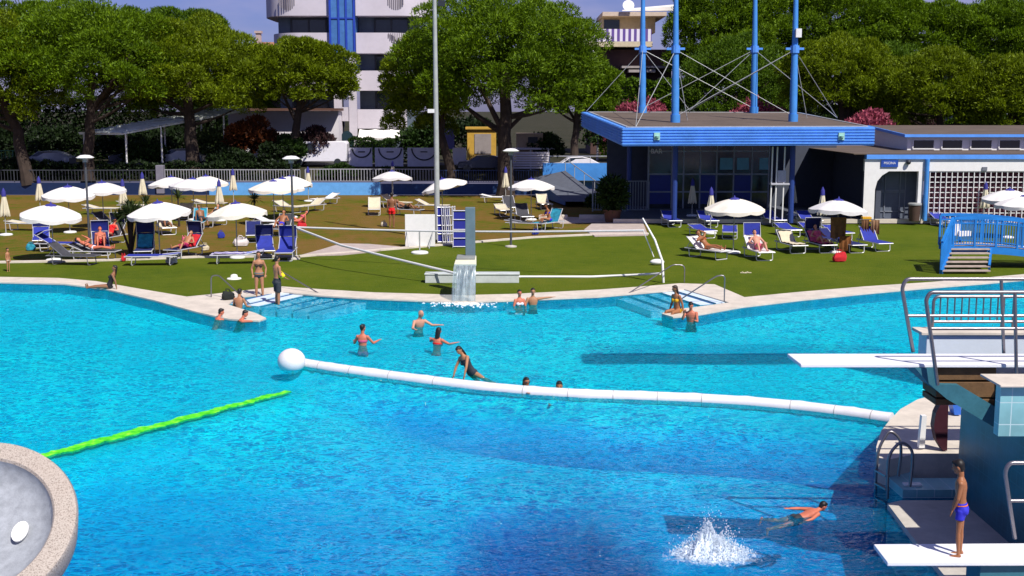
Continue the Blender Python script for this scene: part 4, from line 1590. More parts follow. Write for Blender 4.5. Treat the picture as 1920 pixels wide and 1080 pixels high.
m.lathe([(.05, -.335), (.115, -.31), (.12, -.28), (.10, -.29), (.03, -.31)], cz0, 20, 0, mt @ Matrix.Translation((.57, .14, .035)) @ Matrix.Diagonal((.8, 1.25, 1, 1)))
m.build('nozzle', WHITE, ring, 60)
m = MB()
m.lathe([(.6, -1.2), (.55, .2), (.5, C0.z - .62), (.42, C0.z - .52)], (0, .1, 0), 48)
m.build('pedestal', mat('dark_blue_tiles', (.01, .05, .12), .25), ring, 50)

# neck shower: grey column, spout and falling water
yc0 = 45.3
ns = thing('water_spout', 'grey column with a white spout pouring a sheet of water into the pool', 'fountain', (D(882, 500, yc0).x, yc0, LAWN))
o0 = ns.location
z_t = D(882, 389, yc0).z - LAWN
m = MB()
m.box((0, .1, z_t / 2), (.37, .3, z_t))
m.build('column', mat('blue_grey_paint', (.13, .18, .20), .5), ns, 0, bevel=.02)
zsp0 = D(874, 483, 45.0).z - LAWN
m = MB()
m.box((-.16, -.12, (zsp0 + .05) / 2), (.70, .8, zsp0 + .05))
m.build('plinth', mat('grey_render', (.24, .25, .24), .8), ns, 0, bevel=.03)
zsp = D(874, 495, 44.2).z - LAWN
m = MB()
m.hexa([(-.56, -1.15, zsp - .06), (.26, -1.15, zsp - .06), (.22, .2, zsp + .02), (-.52, .2, zsp + .02), (-.56, -1.15, zsp + .01), (.26, -1.15, zsp + .01), (.22, .2, zsp + .16), (-.52, .2, zsp + .16)])
m.build('spout', mat('spout_cream', (.78, .74, .55), .5), ns, 0, bevel=.015)
mwf, nt, out = new_mat('falling_water')
v = coords(nt, 'Object', (9, 2, .5))
n = noise_tex(nt, v, 2.2, 4, .65)
n2 = noise_tex(nt, coords(nt, 'Object', (3, 1, 2.2)), 2.5, 3, .6)
df = nt.nodes.new('ShaderNodeBsdfPrincipled')
df.inputs['Base Color'].default_value = (.50, .57, .60, 1)
df.inputs['Roughness'].default_value = .25
tp = nt.nodes.new('ShaderNodeBsdfTransparent')
tp.inputs[0].default_value = (.86, .92, .94, 1)
mx = nt.nodes.new('ShaderNodeMixShader')
f = mth(nt, 'ADD', mth(nt, 'MULTIPLY', n, .9), mth(nt, 'MULTIPLY', n2, .5))
cl = nt.nodes.new('ShaderNodeClamp')
link(nt, mth(nt, 'SUBTRACT', f, .42), cl.inputs[0])
link(nt, cl.outputs[0], mx.inputs[0])
link(nt, tp.outputs[0], mx.inputs[1])
link(nt, df.outputs[0], mx.inputs[2])
link(nt, mx.outputs[0], out.inputs[0])
m = MB()


def sheet(u, w_):
    t = w_ * math.sqrt(2 * (zsp + LAWN) / 9.8)
    y = -1.15 - 1.55 * t
    z = zsp - 4.9 * t * t
    x = lerp(-.55, .25, u) * (1 + .10 * w_) - .03 * w_
    return (x, y + .05 * math.sin(u * 19 + w_ * 3) * w_, z)


m.grid(sheet, 40, 24)
m.grid(lambda u, w_: (sheet(u, w_)[0] * .96, sheet(u, w_)[1] + .06 + .05 * w_, sheet(u, w_)[2]), 40, 24)
m.build('water_sheet', mwf, ns, 60)
rng = np.random.default_rng(9)
m = MB()
for i in range(420):
    a, q = rng.uniform(0, 2 * PI), abs(rng.normal()) * .30
    m.ball((-.15 + q * math.cos(a) * 2.0, -1.98 + q * math.sin(a) * 1.3, -LAWN + .01), (rng.uniform(.015, .07), rng.uniform(.015, .06), rng.uniform(.008, .05)), 6, 3)
m.build('splash', FOAM, ns, 60)

# plain things on the near lawn
o = MB()
a, b = G(797, 531, LAWN), G(973, 529, LAWN)
o.box(((a.x + b.x) / 2, a.y + .32, LAWN + .17), (b.x - a.x, .62, .34))
o.box(((a.x + b.x) / 2, a.y + .32, LAWN + .36), (b.x - a.x + .06, .68, .05))
tag(o.build('bench', mat('pale_bench_stone', (.52, .56, .54), .7, var=.2, scale=2), None, 0, bevel=.02), 'long low pale bench on the grass behind the water spout', 'bench')
p = G(788, 463, LAWN)
bd_ = thing('notice_board', 'blank white board standing on the lawn in front of the flood light pole', 'board', p)
hgt = D(788, 403, p.y).z - LAWN
MB().box((0, 0, hgt / 2 + .03), (1.52, .06, hgt)).build('board', WHITE, bd_, 0, bevel=.01)
m = MB()
for s in (-1, 1):
    MB().tube([(.70 * s, .05, 0), (.70 * s, .05, hgt)], .03, 6).build('post', GALV, bd_, 35)
    MB().tube([(.66 * s, -.05, hgt * .5), (.5 * s, -.75, 0)], .025, 6).build('strut', GALV, bd_, 35)


def parasol_foot(label, p, h):
    t = thing('parasol_stand', label, 'parasol stand', p, 0, 'empty parasol bases on the lawn')
    MB().lathe([(.42, 0), (.42, .06), (.36, .10), (.08, .13)], seg=18).build('foot', WHITE, t)
    MB().tube([(0, 0, .1), (0, 0, h)], .035, 8).build('tube', GALV, t)


parasol_foot('white round base with an empty tube in front of the blank board', G(787, 475, LAWN), 1.1)


# ------------------------------------------------------------------ net
nt_ = thing('sports_net', 'slack ball net with white tapes strung between the lamp and the leaning white post', 'net', G(551, 486, LAWN))
o0 = nt_.location.copy()
pb = G(1244, 530, LAWN)
ptop = D(1205, 409, pb.y + .6)
m = MB()
a = D(556, 426, o0.y - .1)
b = D(1207, 432, pb.y + .5)
tp_ = [a.lerp(b, q) + Vector((0, 0, -.12 * math.sin(PI * q))) for q in [i / 16 for i in range(17)]]
m.tube(tp_, .045, 6)
m.build('top_tape', WHITE, nt_, 60, True)
m = MB()
m.tube([D(557, 428, o0.y - .1), D(640, 460, 52), D(740, 485, 49.5), D(852, 512, 47.4), G(976, 519, LAWN + .04), G(1110, 519, LAWN + .05), G(1180, 516, LAWN + .06), D(1238, 513, pb.y)], .05, 6)
m.build('bottom_tape', WHITE, nt_, 60, True)
m = MB()
m.tube([pb, D(1242, 490, pb.y), D(1228, 450, pb.y + .3), ptop], [.05, .05, .045, .03], 8)
m.tube([D(1205, 430, pb.y + .6), D(1226, 482, pb.y + .5)], .02, 5)
m.build('post', WHITE, nt_, 60, True)
m = MB()
q = G(1232, 497, LAWN)
m.ball((q.x, q.y, q.z + .14), (.33, .2, .14), 14, 8)
o = m.build('float_block', WHITE, None, 60)
tag(o, 'small white rounded block on the grass by the leaning net post', 'block')


# ------------------------------------------------------------------ handrails
def handrail(label, pts, r=.024):
    P = [Vector(p) for p in pts]
    o = MB().tube([p - P[0] for p in bend(P, .2)], r, 8).build('handrail', STEEL, None, 60)
    o.location = P[0]
    return tag(o, label, 'handrail', 'steel handrails at the pool steps')


def vert(px, y, p):
    return D(px, y, p.y)


q = G(1283, 530, CZ)
handrail('steel handrail on the left side of the steps by the woman in yellow', [q, vert(1284, 497, q), vert(1262, 496, q), G(1160, 562, -.1)])
q = G(1358, 566, CZ)
handrail('steel handrail on the right side of the steps by the woman in yellow', [q, vert(1359, 516, q), vert(1344, 517, q), G(1240, 585, -.35)])
q = G(396, 557, CZ)
handrail('steel handrail on the left side of the steps with the two standing men', [q, vert(396, 517, q), vert(410, 516, q), G(490, 590, -.3)])
q = G(523, 541, CZ)
handrail('steel handrail on the right side of the steps with the two standing men', [q, vert(521, 508, q), vert(533, 512, q), G(608, 556, -.05)])

# ------------------------------------------------------------------ footbridge
d0 = G(1775, 514, LAWN)
br = thing('footbridge', 'bright blue arched footbridge with balustrades at the right edge of the lawn', 'bridge', (d0.x + 1, d0.y + 1, LAWN))
xl, xr, y0, y1, zt_ = D(1768, 500, d0.y).x, D(1858, 500, d0.y).x, d0.y, d0.y + 1.7, .98
SK = 1.0                                                          # the stair leans to the right as it climbs
m = MB()
NS = 6
for i in range(NS):
    q = i / NS
    z = LAWN + (zt_ - LAWN) * (i + 1) / NS
    y, dx = lerp(y0, y1, q), SK * q
    m.span((xl + dx, y, z - .05), (xr + dx * .6, y + (y1 - y0) / NS + .05, z))
m.build('steps', mat('weathered_boards', (.42, .34, .28), .85, var=.3, scale=4), br, 0, True)
MB().beam((xl - .05, y0, LAWN + .05), (xl + SK - .05, y1, zt_ - .1), .09, .30).build('girder', BRBLUE, br, 30, True)
MB().beam((xr + .05, y0 + .3, LAWN + .25), (xr + SK * .6 + .05, y1, zt_ - .1), .09, .25).build('girder', BRBLUE, br, 30, True)


def arch(q):
    return zt_ + .06 + .10 * math.sin(q * PI * .6) - .95 * q * q


xb = xl + SK + 6.5
xl2 = xl + SK
for off in (0, 1.7):
    m = MB()
    pr = None
    for i in range(15):
        q = i / 14
        p = Vector((lerp(xl2, xb, q), y1 + off, arch(q) - .14))
        if pr is not None:
            m.beam(pr, p, .10, .30)
        pr = p
    m.build('girder', BRBLUE, br, 30, True)
m = MB()
pr = None
for i in range(15):
    q = i / 14
    p = Vector((lerp(xl2, xb, q), y1 + .85, arch(q)))
    if pr is not None:
        m.beam(pr, p, 1.6, .06)
    pr = p
m.build('deck', mat('weathered_boards', (.42, .34, .28), .85), br, 0, True)


def balustrade(pts, h, n, nm):
    up = Vector((0, 0, h))
    for o_, w1, w2 in ((up, .10, .13), (up * .82, .05, .05), (Vector((0, 0, .1)), .05, .05)):
        m = MB()
        for a, b in zip(pts[:-1], pts[1:]):
            m.beam(a + o_, b + o_, w1, w2)
        m.build('rail', BRBLUE, br, 30, True)
    m = MB()
    ln = [(b - a).length for a, b in zip(pts[:-1], pts[1:])]
    T = sum(ln)
    for i in range(n + 1):
        d = T * i / n
        k = 0
        while k < len(ln) - 1 and d > ln[k]:
            d -= ln[k]
            k += 1
        p = pts[k].lerp(pts[k + 1], min(1, d / ln[k]))
        w_ = .09 if i % 8 == 0 else .028
        m.span((p.x - w_ / 2, p.y - w_ / 2, p.z + (-.1 if i % 8 == 0 else .08)), (p.x + w_ / 2, p.y + w_ / 2, p.z + h - .02))
    m.build('balusters', BRBLUE, br, 0, True)


H_ = 1.26
balustrade([Vector((xl - .05, y0 + .1, LAWN + .08)), Vector((xl2 - .05, y1, zt_ + .05))], H_, 20, 'a')
balustrade([Vector((lerp(xl2, xb, i / 8), y1, arch(i / 8))) for i in range(9)], H_, 56, 'b')
balustrade([Vector((lerp(xl2, xb, i / 8), y1 + 1.7, arch(i / 8))) for i in range(9)], H_, 56, 'c')
m = MB()
m.box((lerp(xl2, xb, .07), y1 + 1.2, arch(.07) + .62), (.5, .18, .5), R(15))
m.box((lerp(xl2, xb, .14), y1 + 1.2, arch(.14) + .45), (.6, .18, .22), R(15))
o = m.build('towel', FWHITE, None, 30)
tag(o, 'white towel hanging inside the blue footbridge balustrade', 'towel')

# ------------------------------------------------------------------ diving tower on the right
dt = thing('diving_tower', 'teal tiled concrete diving tower at the right edge, its side in shadow', 'diving tower', (9, 18, 0))
m = MB()
m.span((8.0, 16.85, -1.5), (13, 20.9, 2.62))
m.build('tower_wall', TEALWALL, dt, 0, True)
m = MB()
ext(m, [(1716, 690), (1752, 690), (1757, 721), (1798, 722), (1875, 768), (1960, 815), (1960, 850), (1865, 802), (1775, 748), (1738, 716)], 19.18, 20.06)
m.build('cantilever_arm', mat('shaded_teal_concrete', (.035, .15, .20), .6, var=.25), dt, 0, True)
m = MB()
pt = D(1877, 724, 16.65)
m.span((pt.x, 16.65, D(1877, 818, 16.65).z), (13, 16.82, pt.z))
m.build('pedestal', TEALTILE, dt, 0, True)
m = MB()
m.span((pt.x - .05, 16.55, pt.z + .002), (13, 17.3, pt.z + .035))
m.build('pedestal_slab', STONE, dt, 0, True, bevel=.008)
# unseen high platform and pier, added to cast the dark streak on the water
m = MB()
m.span((7.2, 27.4, 10.25), (14.6, 28.8, 10.5))
m.build('unseen_platform', CONC, dt, 0, True)
MB().span((14.3, 27.2, -.5), (15.6, 28.9, 10.24)).build('unseen_pier', CONC, dt, 0, True)

dk = MB()
dz = .5
dpx = [(1668, 788), (1688, 767), (1720, 749), (1762, 737), (1820, 728), (1960, 716), (1960, 850), (1716, 851), (1694, 856), (1664, 862), (1644, 858), (1643, 838), (1652, 808)]
dp = [G(a, b, dz) for a, b in dpx]
dk.prism(dp, -.9, dz)
o = dk.build('pool_deck', STONE, None, 30)
tag(o, kind='structure')
m = MB()
a = G(1668, 905, .12)
m.prism(poly([(1664, 944), (1690, 938), (2100, 938), (2400, 1400), (2020, 1400), (1780, 1090), (1712, 1008)], .10), -.9, .10)
tag(m.build('walkway', CONC, None, 0), kind='structure')
m = MB()
m.prism(poly([(1693, 918), (1830, 918), (1830, 896), (1712, 896), (1700, 868), (1652, 868), (1658, 888)], .16), -.9, .16)
o = m.build('ledge', TEALTILE, None, 0, bevel=.01)
tag(o, 'low tiled ledge at the foot of the round deck beside the pool ladder', 'ledge')
for px, py, lb_ in ((1697, 911, 'small white step plate at the front of the tiled ledge'), (1676, 883, 'small white step plate at the back of the tiled ledge')):
    q = G(px, py, .163)
    o = MB().span((q.x - .02, q.y - .05, .163), (q.x + .3, q.y + .11, .20)).build('step_plate', WHITE, None, 0, bevel=.005)
    tag(o, lb_, 'step plate')
ld = thing('pool_ladder', 'steel pool ladder with two hooped handrails below the diving tower', 'ladder', (D(1670, 900, 21.3).x, 21.3, 0))
for y, pts in ((21.65, [(1641, 950), (1643, 880), (1647, 840), (1668, 805), (1688, 822), (1690, 850), (1684, 893)]), (21.05, [(1664, 935), (1664, 890), (1667, 850), (1690, 826), (1711, 842), (1711, 870), (1706, 912)])):
    m = MB()
    m.tube(bend([D(a, b, y) for a, b in pts], .16), .028, 10)
    m.build('handrail', STEEL, ld, 60, True)
m = MB()
for py in (893, 918, 945):
    m.beam(D(1643, py - 12, 21.65), D(1664, py, 21.05), .09, .03)
m.build('tread', STEEL, ld, 0, True)
m = MB()
ext(m, [(1771, 742), (1755, 775), (1751, 800), (1756, 826), (1768, 845), (1776, 845), (1779, 742)], 22.4, 22.6)
o = m.build('curved_panel', mat('maroon_panel', (.05, .012, .02), .5), None, 0)
tag(o, 'dark red curved panel standing on the round deck', 'panel')
m = MB()
ext(m, [(1729, 780), (1738, 780), (1734, 840), (1723, 840)], 22.5, 22.62)
o = m.build('upright_board', WHITE, None, 0)
tag(o, 'slim white upright panel on the round deck left of the dark red one', 'panel')
m = MB()
ext(m, [(1786, 756), (1802, 758), (1802, 778), (1790, 778)], 25.1, 25.4)
o = m.build('bucket', mat('bucket_blue', (.03, .14, .6), .4), None, 0)
tag(o, 'small blue box on the round deck behind the diving tower', 'box')

# upper springboard
ub = thing('springboard', 'upper white springboard with steel rails, pointing left over the water', 'diving board', (7.5, 19.6, 2.8))
ZB = 2.9
tip = G(1476, 663, ZB)
m = MB()
m.hexa([(tip.x, 20.05, ZB - .06), (tip.x + .03, 19.2, ZB - .06), (13, 19.2, ZB - .06), (13, 20.05, ZB - .06), (tip.x, 20.05, ZB), (tip.x + .03, 19.2, ZB), (13, 19.2, ZB), (13, 20.05, ZB)])
m.build('board', mat('board_white', (.82, .82, .84), .45, var=.05, scale=5, bmp=.4), ub, 0, True, bevel=.012)
m = MB()
for z0_, z1_ in ((2.61, 2.815), (2.32, 2.575), (2.19, 2.29)):
    m.span((D(1757, 700, 19.3).x, 19.3, z0_), (D(1868, 700, 19.3).x, 19.95, z1_))
m.build('timber_block', WOOD, ub, 0, True, bevel=.008)
x2 = 13
for yy, leg0, leg1, tpx, mid, more in ((20.22, (1712, 660), (1691, 540), (1699, 523), 592, (1882, 662)), (19.04, (1758, 722), (1736, 562), (1744, 548), 616, (1906, 722))):
    m = MB()
    a, b, c_ = D(*leg0, yy), D(*leg1, yy), D(*tpx, yy)
    m.tube(bend([a, b, Vector((c_.x, yy, c_.z)), Vector((x2, yy, c_.z))], .12), .032, 10)
    zz_ = D(1720, mid, yy).z
    m.tube([D(1701 if yy > 19.5 else 1746, mid, yy), (x2, yy, zz_)], .028, 8)
    e = D(*more, yy)
    m.tube([e, (e.x - .12, yy, c_.z)], .03, 8)
    m.build('handrail', STEEL, ub, 60, True)
pf = thing('diving_platform', 'white sided platform with a combed steel railing behind the upper springboard', 'platform', (10, 23, 2.5))
yy = 22.0
a = D(1738, 628, yy)
zb_ = D(1738, 680, yy).z
m = MB()
m.span((a.x, yy, zb_), (14, yy + .44, a.z))
m.build('panel', mat('pale_blue_white', (.62, .68, .74), .5, var=.06), pf, 0, True, bevel=.01)
m = MB()
m.span((D(1726, 624, yy).x, yy - .06, a.z + .003), (14, yy + .5, a.z + .06))
m.build('ledge', STONE, pf, 0, True, bevel=.008)
m = MB()
m.span((a.x + 2.2, yy + .05, -1), (a.x + 3.2, yy + .4, zb_ - .002))
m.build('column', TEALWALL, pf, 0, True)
yr = yy + .3
m = MB()
zt1, zt2, zb1 = D(1752, 556, yr).z, D(1752, 603, yr).z, a.z + .09
x1 = D(1751, 556, yr).x
m.tube(bend([(x1, yr, zb1), (x1, yr, zt1), (14, yr, zt1)], .12), .03, 8)
m.tube([(x1, yr, zt2), (14, yr, zt2)], .028, 8)
for px in (1882, 1903):
    q = D(px, 556, yr)
    m.tube([(q.x, yr, zb1), (q.x, yr, zt1)], .035, 8)
m.build('handrail', STEEL, pf, 60, True)
m = MB()
for i in range(9):
    q = D(1764 + 13.5 * i, 556, yr)
    m.tube([(q.x, yr, zt2), (q.x, yr, zt1)], .014, 6)
m.build('bars', STEEL, pf, 60, True)
# lower springboard
lb = thing('springboard', 'lower white springboard with the boy standing on it', 'diving board', (7.3, 15.7, .9))
ZL = 1.0
ta, tb = G(1638, 1020, ZL), G(1664, 1054, ZL)
m = MB()
m.hexa([(ta.x, ta.y, ZL - .06), (tb.x, tb.y, ZL - .06), (12, tb.y + .05, ZL - .06), (12, ta.y + .12, ZL - .06), (ta.x, ta.y, ZL), (tb.x, tb.y, ZL), (12, tb.y + .05, ZL), (12, ta.y + .12, ZL)])
m.build('board', mat('board_white', (.82, .82, .84), .45), lb, 0, True, bevel=.012)
m = MB()
q = D(1838, 1058, tb.y + .1)
m.span((q.x, tb.y + .1, .13), (q.x + 1.3, ta.y - .1, ZL - .062))
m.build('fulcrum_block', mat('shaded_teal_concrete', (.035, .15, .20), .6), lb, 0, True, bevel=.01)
m = MB()
yq = ta.y + .12
a, b, c_ = D(1903, 1010, yq), D(1884, 885, yq), D(1892, 868, yq)
m.tube(bend([a, b, (c_.x, yq, c_.z), (12, yq, c_.z)], .1), .03, 10)
m.tube([D(1893, 939, yq), (12, yq, D(1893, 939, yq).z)], .026, 8)
m.build('handrail', STEEL, lb, 60, True)

# splash in the diving area
spp = G(1335, 1045, 0)
rng = np.random.default_rng(4)
ms, nt, out = new_mat('splash_water')
n = noise_tex(nt, coords(nt), 6, 3, .6)
df = nt.nodes.new('ShaderNodeBsdfPrincipled')
df.inputs['Base Color'].default_value = (.74, .82, .90, 1)
df.inputs['Roughness'].default_value = .3
tp = nt.nodes.new('ShaderNodeBsdfTransparent')
tp.inputs[0].default_value = (.94, .98, 1, 1)
mx = nt.nodes.new('ShaderNodeMixShader')
fa = nt.nodes.new('ShaderNodeAttribute')
fa.attribute_name = 'cover'                                     # thinning of the foam toward its edge
n = noise_tex(nt, coords(nt), 11, 4, .65, .6)
fcl = nt.nodes.new('ShaderNodeClamp')
link(nt, mth(nt, 'MULTIPLY', mth(nt, 'SUBTRACT', mth(nt, 'ADD', n, fa.outputs['Fac']), .92), 3.0), fcl.inputs[0])
link(nt, mth(nt, 'MULTIPLY', fcl.outputs[0], .93), mx.inputs[0])
link(nt, tp.outputs[0], mx.inputs[1])
link(nt, df.outputs[0], mx.inputs[2])
link(nt, mx.outputs[0], out.inputs[0])
m = MB()


def heap(u, v_, rad=.62, hgt=.34, sd=0):
    a, q = 2 * PI * u, v_
    rr = rad * q * (1 + .35 * mnoise.noise(Vector((2.2 * math.cos(a), 2.2 * math.sin(a), 2 + sd))))
    x, y = rr * math.cos(a) * 1.35, rr * math.sin(a) * .8
    n3 = mnoise.noise(Vector((x * 4, y * 4, 1 + sd))) + .7 * mnoise.noise(Vector((x * 11, y * 11, 4 + sd))) + .4 * mnoise.noise(Vector((x * 27, y * 27, 4 + sd)))
    return (x, y, .006 + max(0, hgt * math.exp(-(q / .5) ** 2) * (1 + 1.1 * n3) + .06 * n3 * (1 - q)))


m.grid(heap, 110, 40)
m.grid(lambda u, v_: heap(u, v_, .95, .10, 7), 90, 24)
for i in range(5200):
    a = rng.uniform(0, 2 * PI)
    q = abs(rng.normal()) * .30
    hmax = .62 * math.exp(-(q / .40) ** 2) * (1 + .5 * mnoise.noise(Vector((q * 6 * math.cos(a), q * 6 * math.sin(a), 9))))
    if rng.random() < .05:
        hmax = .98 * math.exp(-(q / .5) ** 2)
    z = rng.uniform(0, 1) ** 1.3 * hmax
    s = rng.uniform(.003, .011) * (1.4 if z < .25 else 1)
    m.ball((q * math.cos(a) * 1.35 - .05 * z, q * math.sin(a) * .8, z + .02), (s, s, s * rng.uniform(.9, 2.2)), 4, 3)
for i in range(900):
    a = rng.uniform(0, 2 * PI)
    q = rng.uniform(.1, 1.35)
    m.ball((q * math.cos(a), q * math.sin(a) * .7, rng.uniform(0, .5) * math.exp(-q * 1.3)), rng.uniform(.003, .009), 4, 3)
o = m.build('splash', ms, None, 60)
ca = o.data.attributes.new('cover', 'FLOAT', 'POINT')
cv = []
for v_ in o.data.vertices:
    q = math.hypot(v_.co.x / 1.35, v_.co.y / .8)
    cv.append(1.0 if v_.co.z > .16 else max(0, min(1, .80 - .72 * q + 1.6 * v_.co.z)))
ca.data.foreach_set('value', cv)
o.location = spp
o.scale = (.88, .88, .86)
tag(o, 'white splash of a diver who has just gone under, with flying drops', 'splash')
# ================================================================== parasols
def parasol_open(label, p, rad=1.28, h=2.30, tilt=(0, 0), rz=0.0, cap=True, fab=FWHITE):
    t = thing('parasol', label, 'parasol', p, rz, 'open white parasols')
    MB().tube([(0, 0, 0), (0, 0, h + .06)], .026, 8).build('pole', mat('parasol_pole', (.40, .40, .38), .5), t)
    mt = Matrix.Rotation(tilt[0], 4, 'X') @ Matrix.Rotation(tilt[1], 4, 'Y')
    top = Vector((0, 0, h))
    m = MB()
    ns, nr = 8, 7
    seg = ns * 6
    vs, fs = [], []
    for j in range(nr + 1):
        q = j / nr
        for k in range(seg):
            a = 2 * PI * k / seg
            u = (k % 6) / 6
            sag = math.sin(PI * u)
            r = rad * q * (1 - .055 * sag * q)
            z = -.40 * (q ** 1.7) - .035 * sag * q - .10 * q
            vs.append(top + mt @ Vector((r * math.cos(a), r * math.sin(a), z)))
    for k in range(seg):                                        # valance with scallops
        a = 2 * PI * k / seg
        u = (k % 6) / 6
        sag = math.sin(PI * u)
        r = rad * (1.005 - .055 * sag)
        vs.append(top + mt @ Vector((r * math.cos(a), r * math.sin(a), -.50 - .035 * sag - .13 - .06 * sag)))
    for j in range(nr + 1):
        for k in range(seg):
            k2 = (k + 1) % seg
            fs.append((j * seg + k, (j + 1) * seg + k, (j + 1) * seg + k2, j * seg + k2))
    m.add(vs, fs)
    m.build('canopy', fab, t, 50)
    m = MB()
    for k in range(ns):
        a = 2 * PI * k / ns
        m.tube([top + mt @ Vector((.03 * math.cos(a), .03 * math.sin(a), -.06)), top + mt @ Vector((.6 * rad * math.cos(a), .6 * rad * math.sin(a), -.27)), top + mt @ Vector((.98 * rad * math.cos(a), .98 * rad * math.sin(a), -.53))], .010, 4)
    m.build('ribs', DARK, t, 0)
    if cap:
        m = MB()
        m.lathe([(.30, -.075), (.20, .01), (.05, .05), (.012, .15), (0, .16)], top, 16, 0, mt)
        m.build('cap', mat('parasol_blue', (.035, .035, .24), .8), t)
    MB().lathe([(.36, 0), (.36, .05), (.30, .09), (.05, .12)], seg=16).build('foot', WHITE, t)
    return t


def parasol_closed(label, p, h=2.45):
    t = thing('closed_parasol', label, 'parasol', p, 0, 'closed white parasols')
    MB().tube([(0, 0, 0), (0, 0, h)], .026, 8).build('pole', mat('parasol_pole', (.40, .40, .38), .5), t)
    m = MB()
    seg = 32
    prof = [(.05, h - .02), (.09, h - .2), (.13, h - .5), (.17, h - .85), (.22, h - 1.2), (.25, h - 1.42), (.20, h - 1.45)]
    vs, fs = [], []
    for r, z in prof:
        for k in range(seg):
            a = 2 * PI * k / seg
            q = 1 + .20 * math.sin(8 * a) * min(1, (h - z) * 1.2)
            vs.append((r * q * math.cos(a), r * q * math.sin(a), z - .05 * math.sin(8 * a) * (z < h - 1.3)))
    for j in range(len(prof) - 1):
        for k in range(seg):
            fs.append((j * seg + k, (j + 1) * seg + k, (j + 1) * seg + (k + 1) % seg, j * seg + (k + 1) % seg))
    m.add(vs, fs)
    m.build('canopy', mat('folded_canvas', (.66, .60, .44), .9, var=.12, scale=6), t, 60)
    MB().lathe([(.13, h - .36), (.115, h - .1), (.06, h + .02), (.02, h + .10), (0, h + .12)], seg=14).build('cap', mat('parasol_blue', (.035, .035, .24), .8), t)
    MB().lathe([(.36, 0), (.36, .05), (.30, .09), (.05, .12)], seg=16).build('foot', WHITE, t)
    return t


def under(px, pyc, wpx):
    """Foot of an open parasol whose canopy is pyc / wpx in the photo: width gives the distance."""
    dist = 2.9 * FPX / wpx
    c = D(px, pyc, dist)
    return Vector((c.x, dist, LAWN))


OPEN = [(96, 396, 118, 'nearest white parasol at the left edge, over the lying woman', (0, 0)),
        (296, 391, 115, 'nearest white parasol over the blue loungers, right of the yucca stems', (0, 0)),
        (442, 391, 116, 'nearest white parasol behind the two standing men', (0, 0)),
        (192, 363, 92, 'white parasol directly behind the first lamp post', (0, 0)),
        (128, 371, 96, 'white parasol half hidden between the leftmost parasol and the first lamp', (0, 0)),
        (322, 369, 84, 'low white parasol with the dark palm in front of it', (0, 0)),
        (386, 341, 84, 'white parasol highest of the left cluster, before the white railing', (0, 0)),
        (362, 354, 86, 'white parasol overlapped from behind by the one before the white railing', (0, 0)),
        (546, 339, 84, 'white parasol at the back of the stack beside the second lamp', (0, 0)),
        (530, 352, 86, 'middle white parasol of the stack beside the second lamp', (0, 0)),
        (513, 370, 90, 'front white parasol of the stack beside the second lamp', (0, 0)),
        (735, 331, 76, 'small far white parasol over the man in red trunks', (0, 0)),
        (829, 352, 86, 'tilted white parasol behind the flood light pole', (R(0), R(10))),
        (996, 347, 86, 'white parasol by the thick pine trunk', (0, 0)),
        (1377, 388, 112, 'white parasol on the right lawn, over the middle row of blue loungers', (0, R(5))),
        (1572, 391, 112, 'white parasol with brown towels hanging on its pole', (0, 0)),
        (1893, 361, 100, 'white parasol in front of the white lattice', (0, 0)),
        (1922, 378, 108, 'white parasol cut by the right edge of the picture', (0, 0))]
PAR = []
for i, (px, py, wpx, lb_, tl) in enumerate(OPEN):
    rt = random.Random(i * 13 + 2)
    tl = (tl[0] + R(rt.uniform(-4, 4)), tl[1] + R(rt.uniform(-5, 5)))
    PAR.append(parasol_open(lb_, under(px, py, wpx), 1.45 * rt.uniform(.97, 1.03), 2.64 + rt.uniform(-.06, .06), tl, .25 * i, fab=(FWHITE, FWHITE, FWHITE3, FWHITE2)[i % 4]))


def closed_at(px, ytop, ybase=None, hpx=None):
    dist = 2.5 * FPX / hpx
    c = D(px, ytop, dist)
    return Vector((c.x, dist, LAWN)), c.z - LAWN


CLOSED = [(6, 352, 78, 'closed parasol cut by the left edge of the picture'), (72, 330, 76, 'closed parasol behind the leftmost open parasol'),
          (229, 335, 66, 'closed parasol right of the first lamp'), (266, 322, 68, 'closed parasol left of the grey pillar'),
          (436, 316, 64, 'closed parasol in front of the railing near the second lamp'), (410, 335, 60, 'folded parasol half hidden behind the white parasol cluster'),
          (577, 312, 62, 'closed parasol at the left end of the bright blue wall stretch'), (948, 312, 68, 'closed parasol leaning on the thick pine trunk side'),
          (736, 300, 62, 'folded parasol poking up behind the far parasol of the man in red trunks'),
          (1299, 334, 84, 'closed parasol in front of the pavilion glass, first from the left'), (1334, 350, 78, 'closed parasol beside the open one on the right lawn'),
          (1488, 333, 84, 'closed parasol in the dark opening of the pavilion'), (1543, 350, 78, 'closed parasol just behind the parasol with brown towels'),
          (1789, 335, 82, 'closed parasol in front of the lattice, left one'), (1849, 340, 80, 'closed parasol in front of the lattice, overlapped by an open one')]
for px, yt, hp, lb_ in CLOSED:
    dist = 4.35 * FPX / (yt - 205)
    c = D(px, yt, dist)
    zl = LAWN if dist < 72 or px < 1180 else .32
    dist_ = min(dist, 97.4)
    c = D(px, yt, dist_)
    parasol_closed(lb_, (c.x, dist_, zl), max(2.2, min(2.75, c.z - zl - .12)))

# ================================================================== loungers
FRAMEW = mat('white_tube', (.62, .62, .64), .4, .2, var=.08)


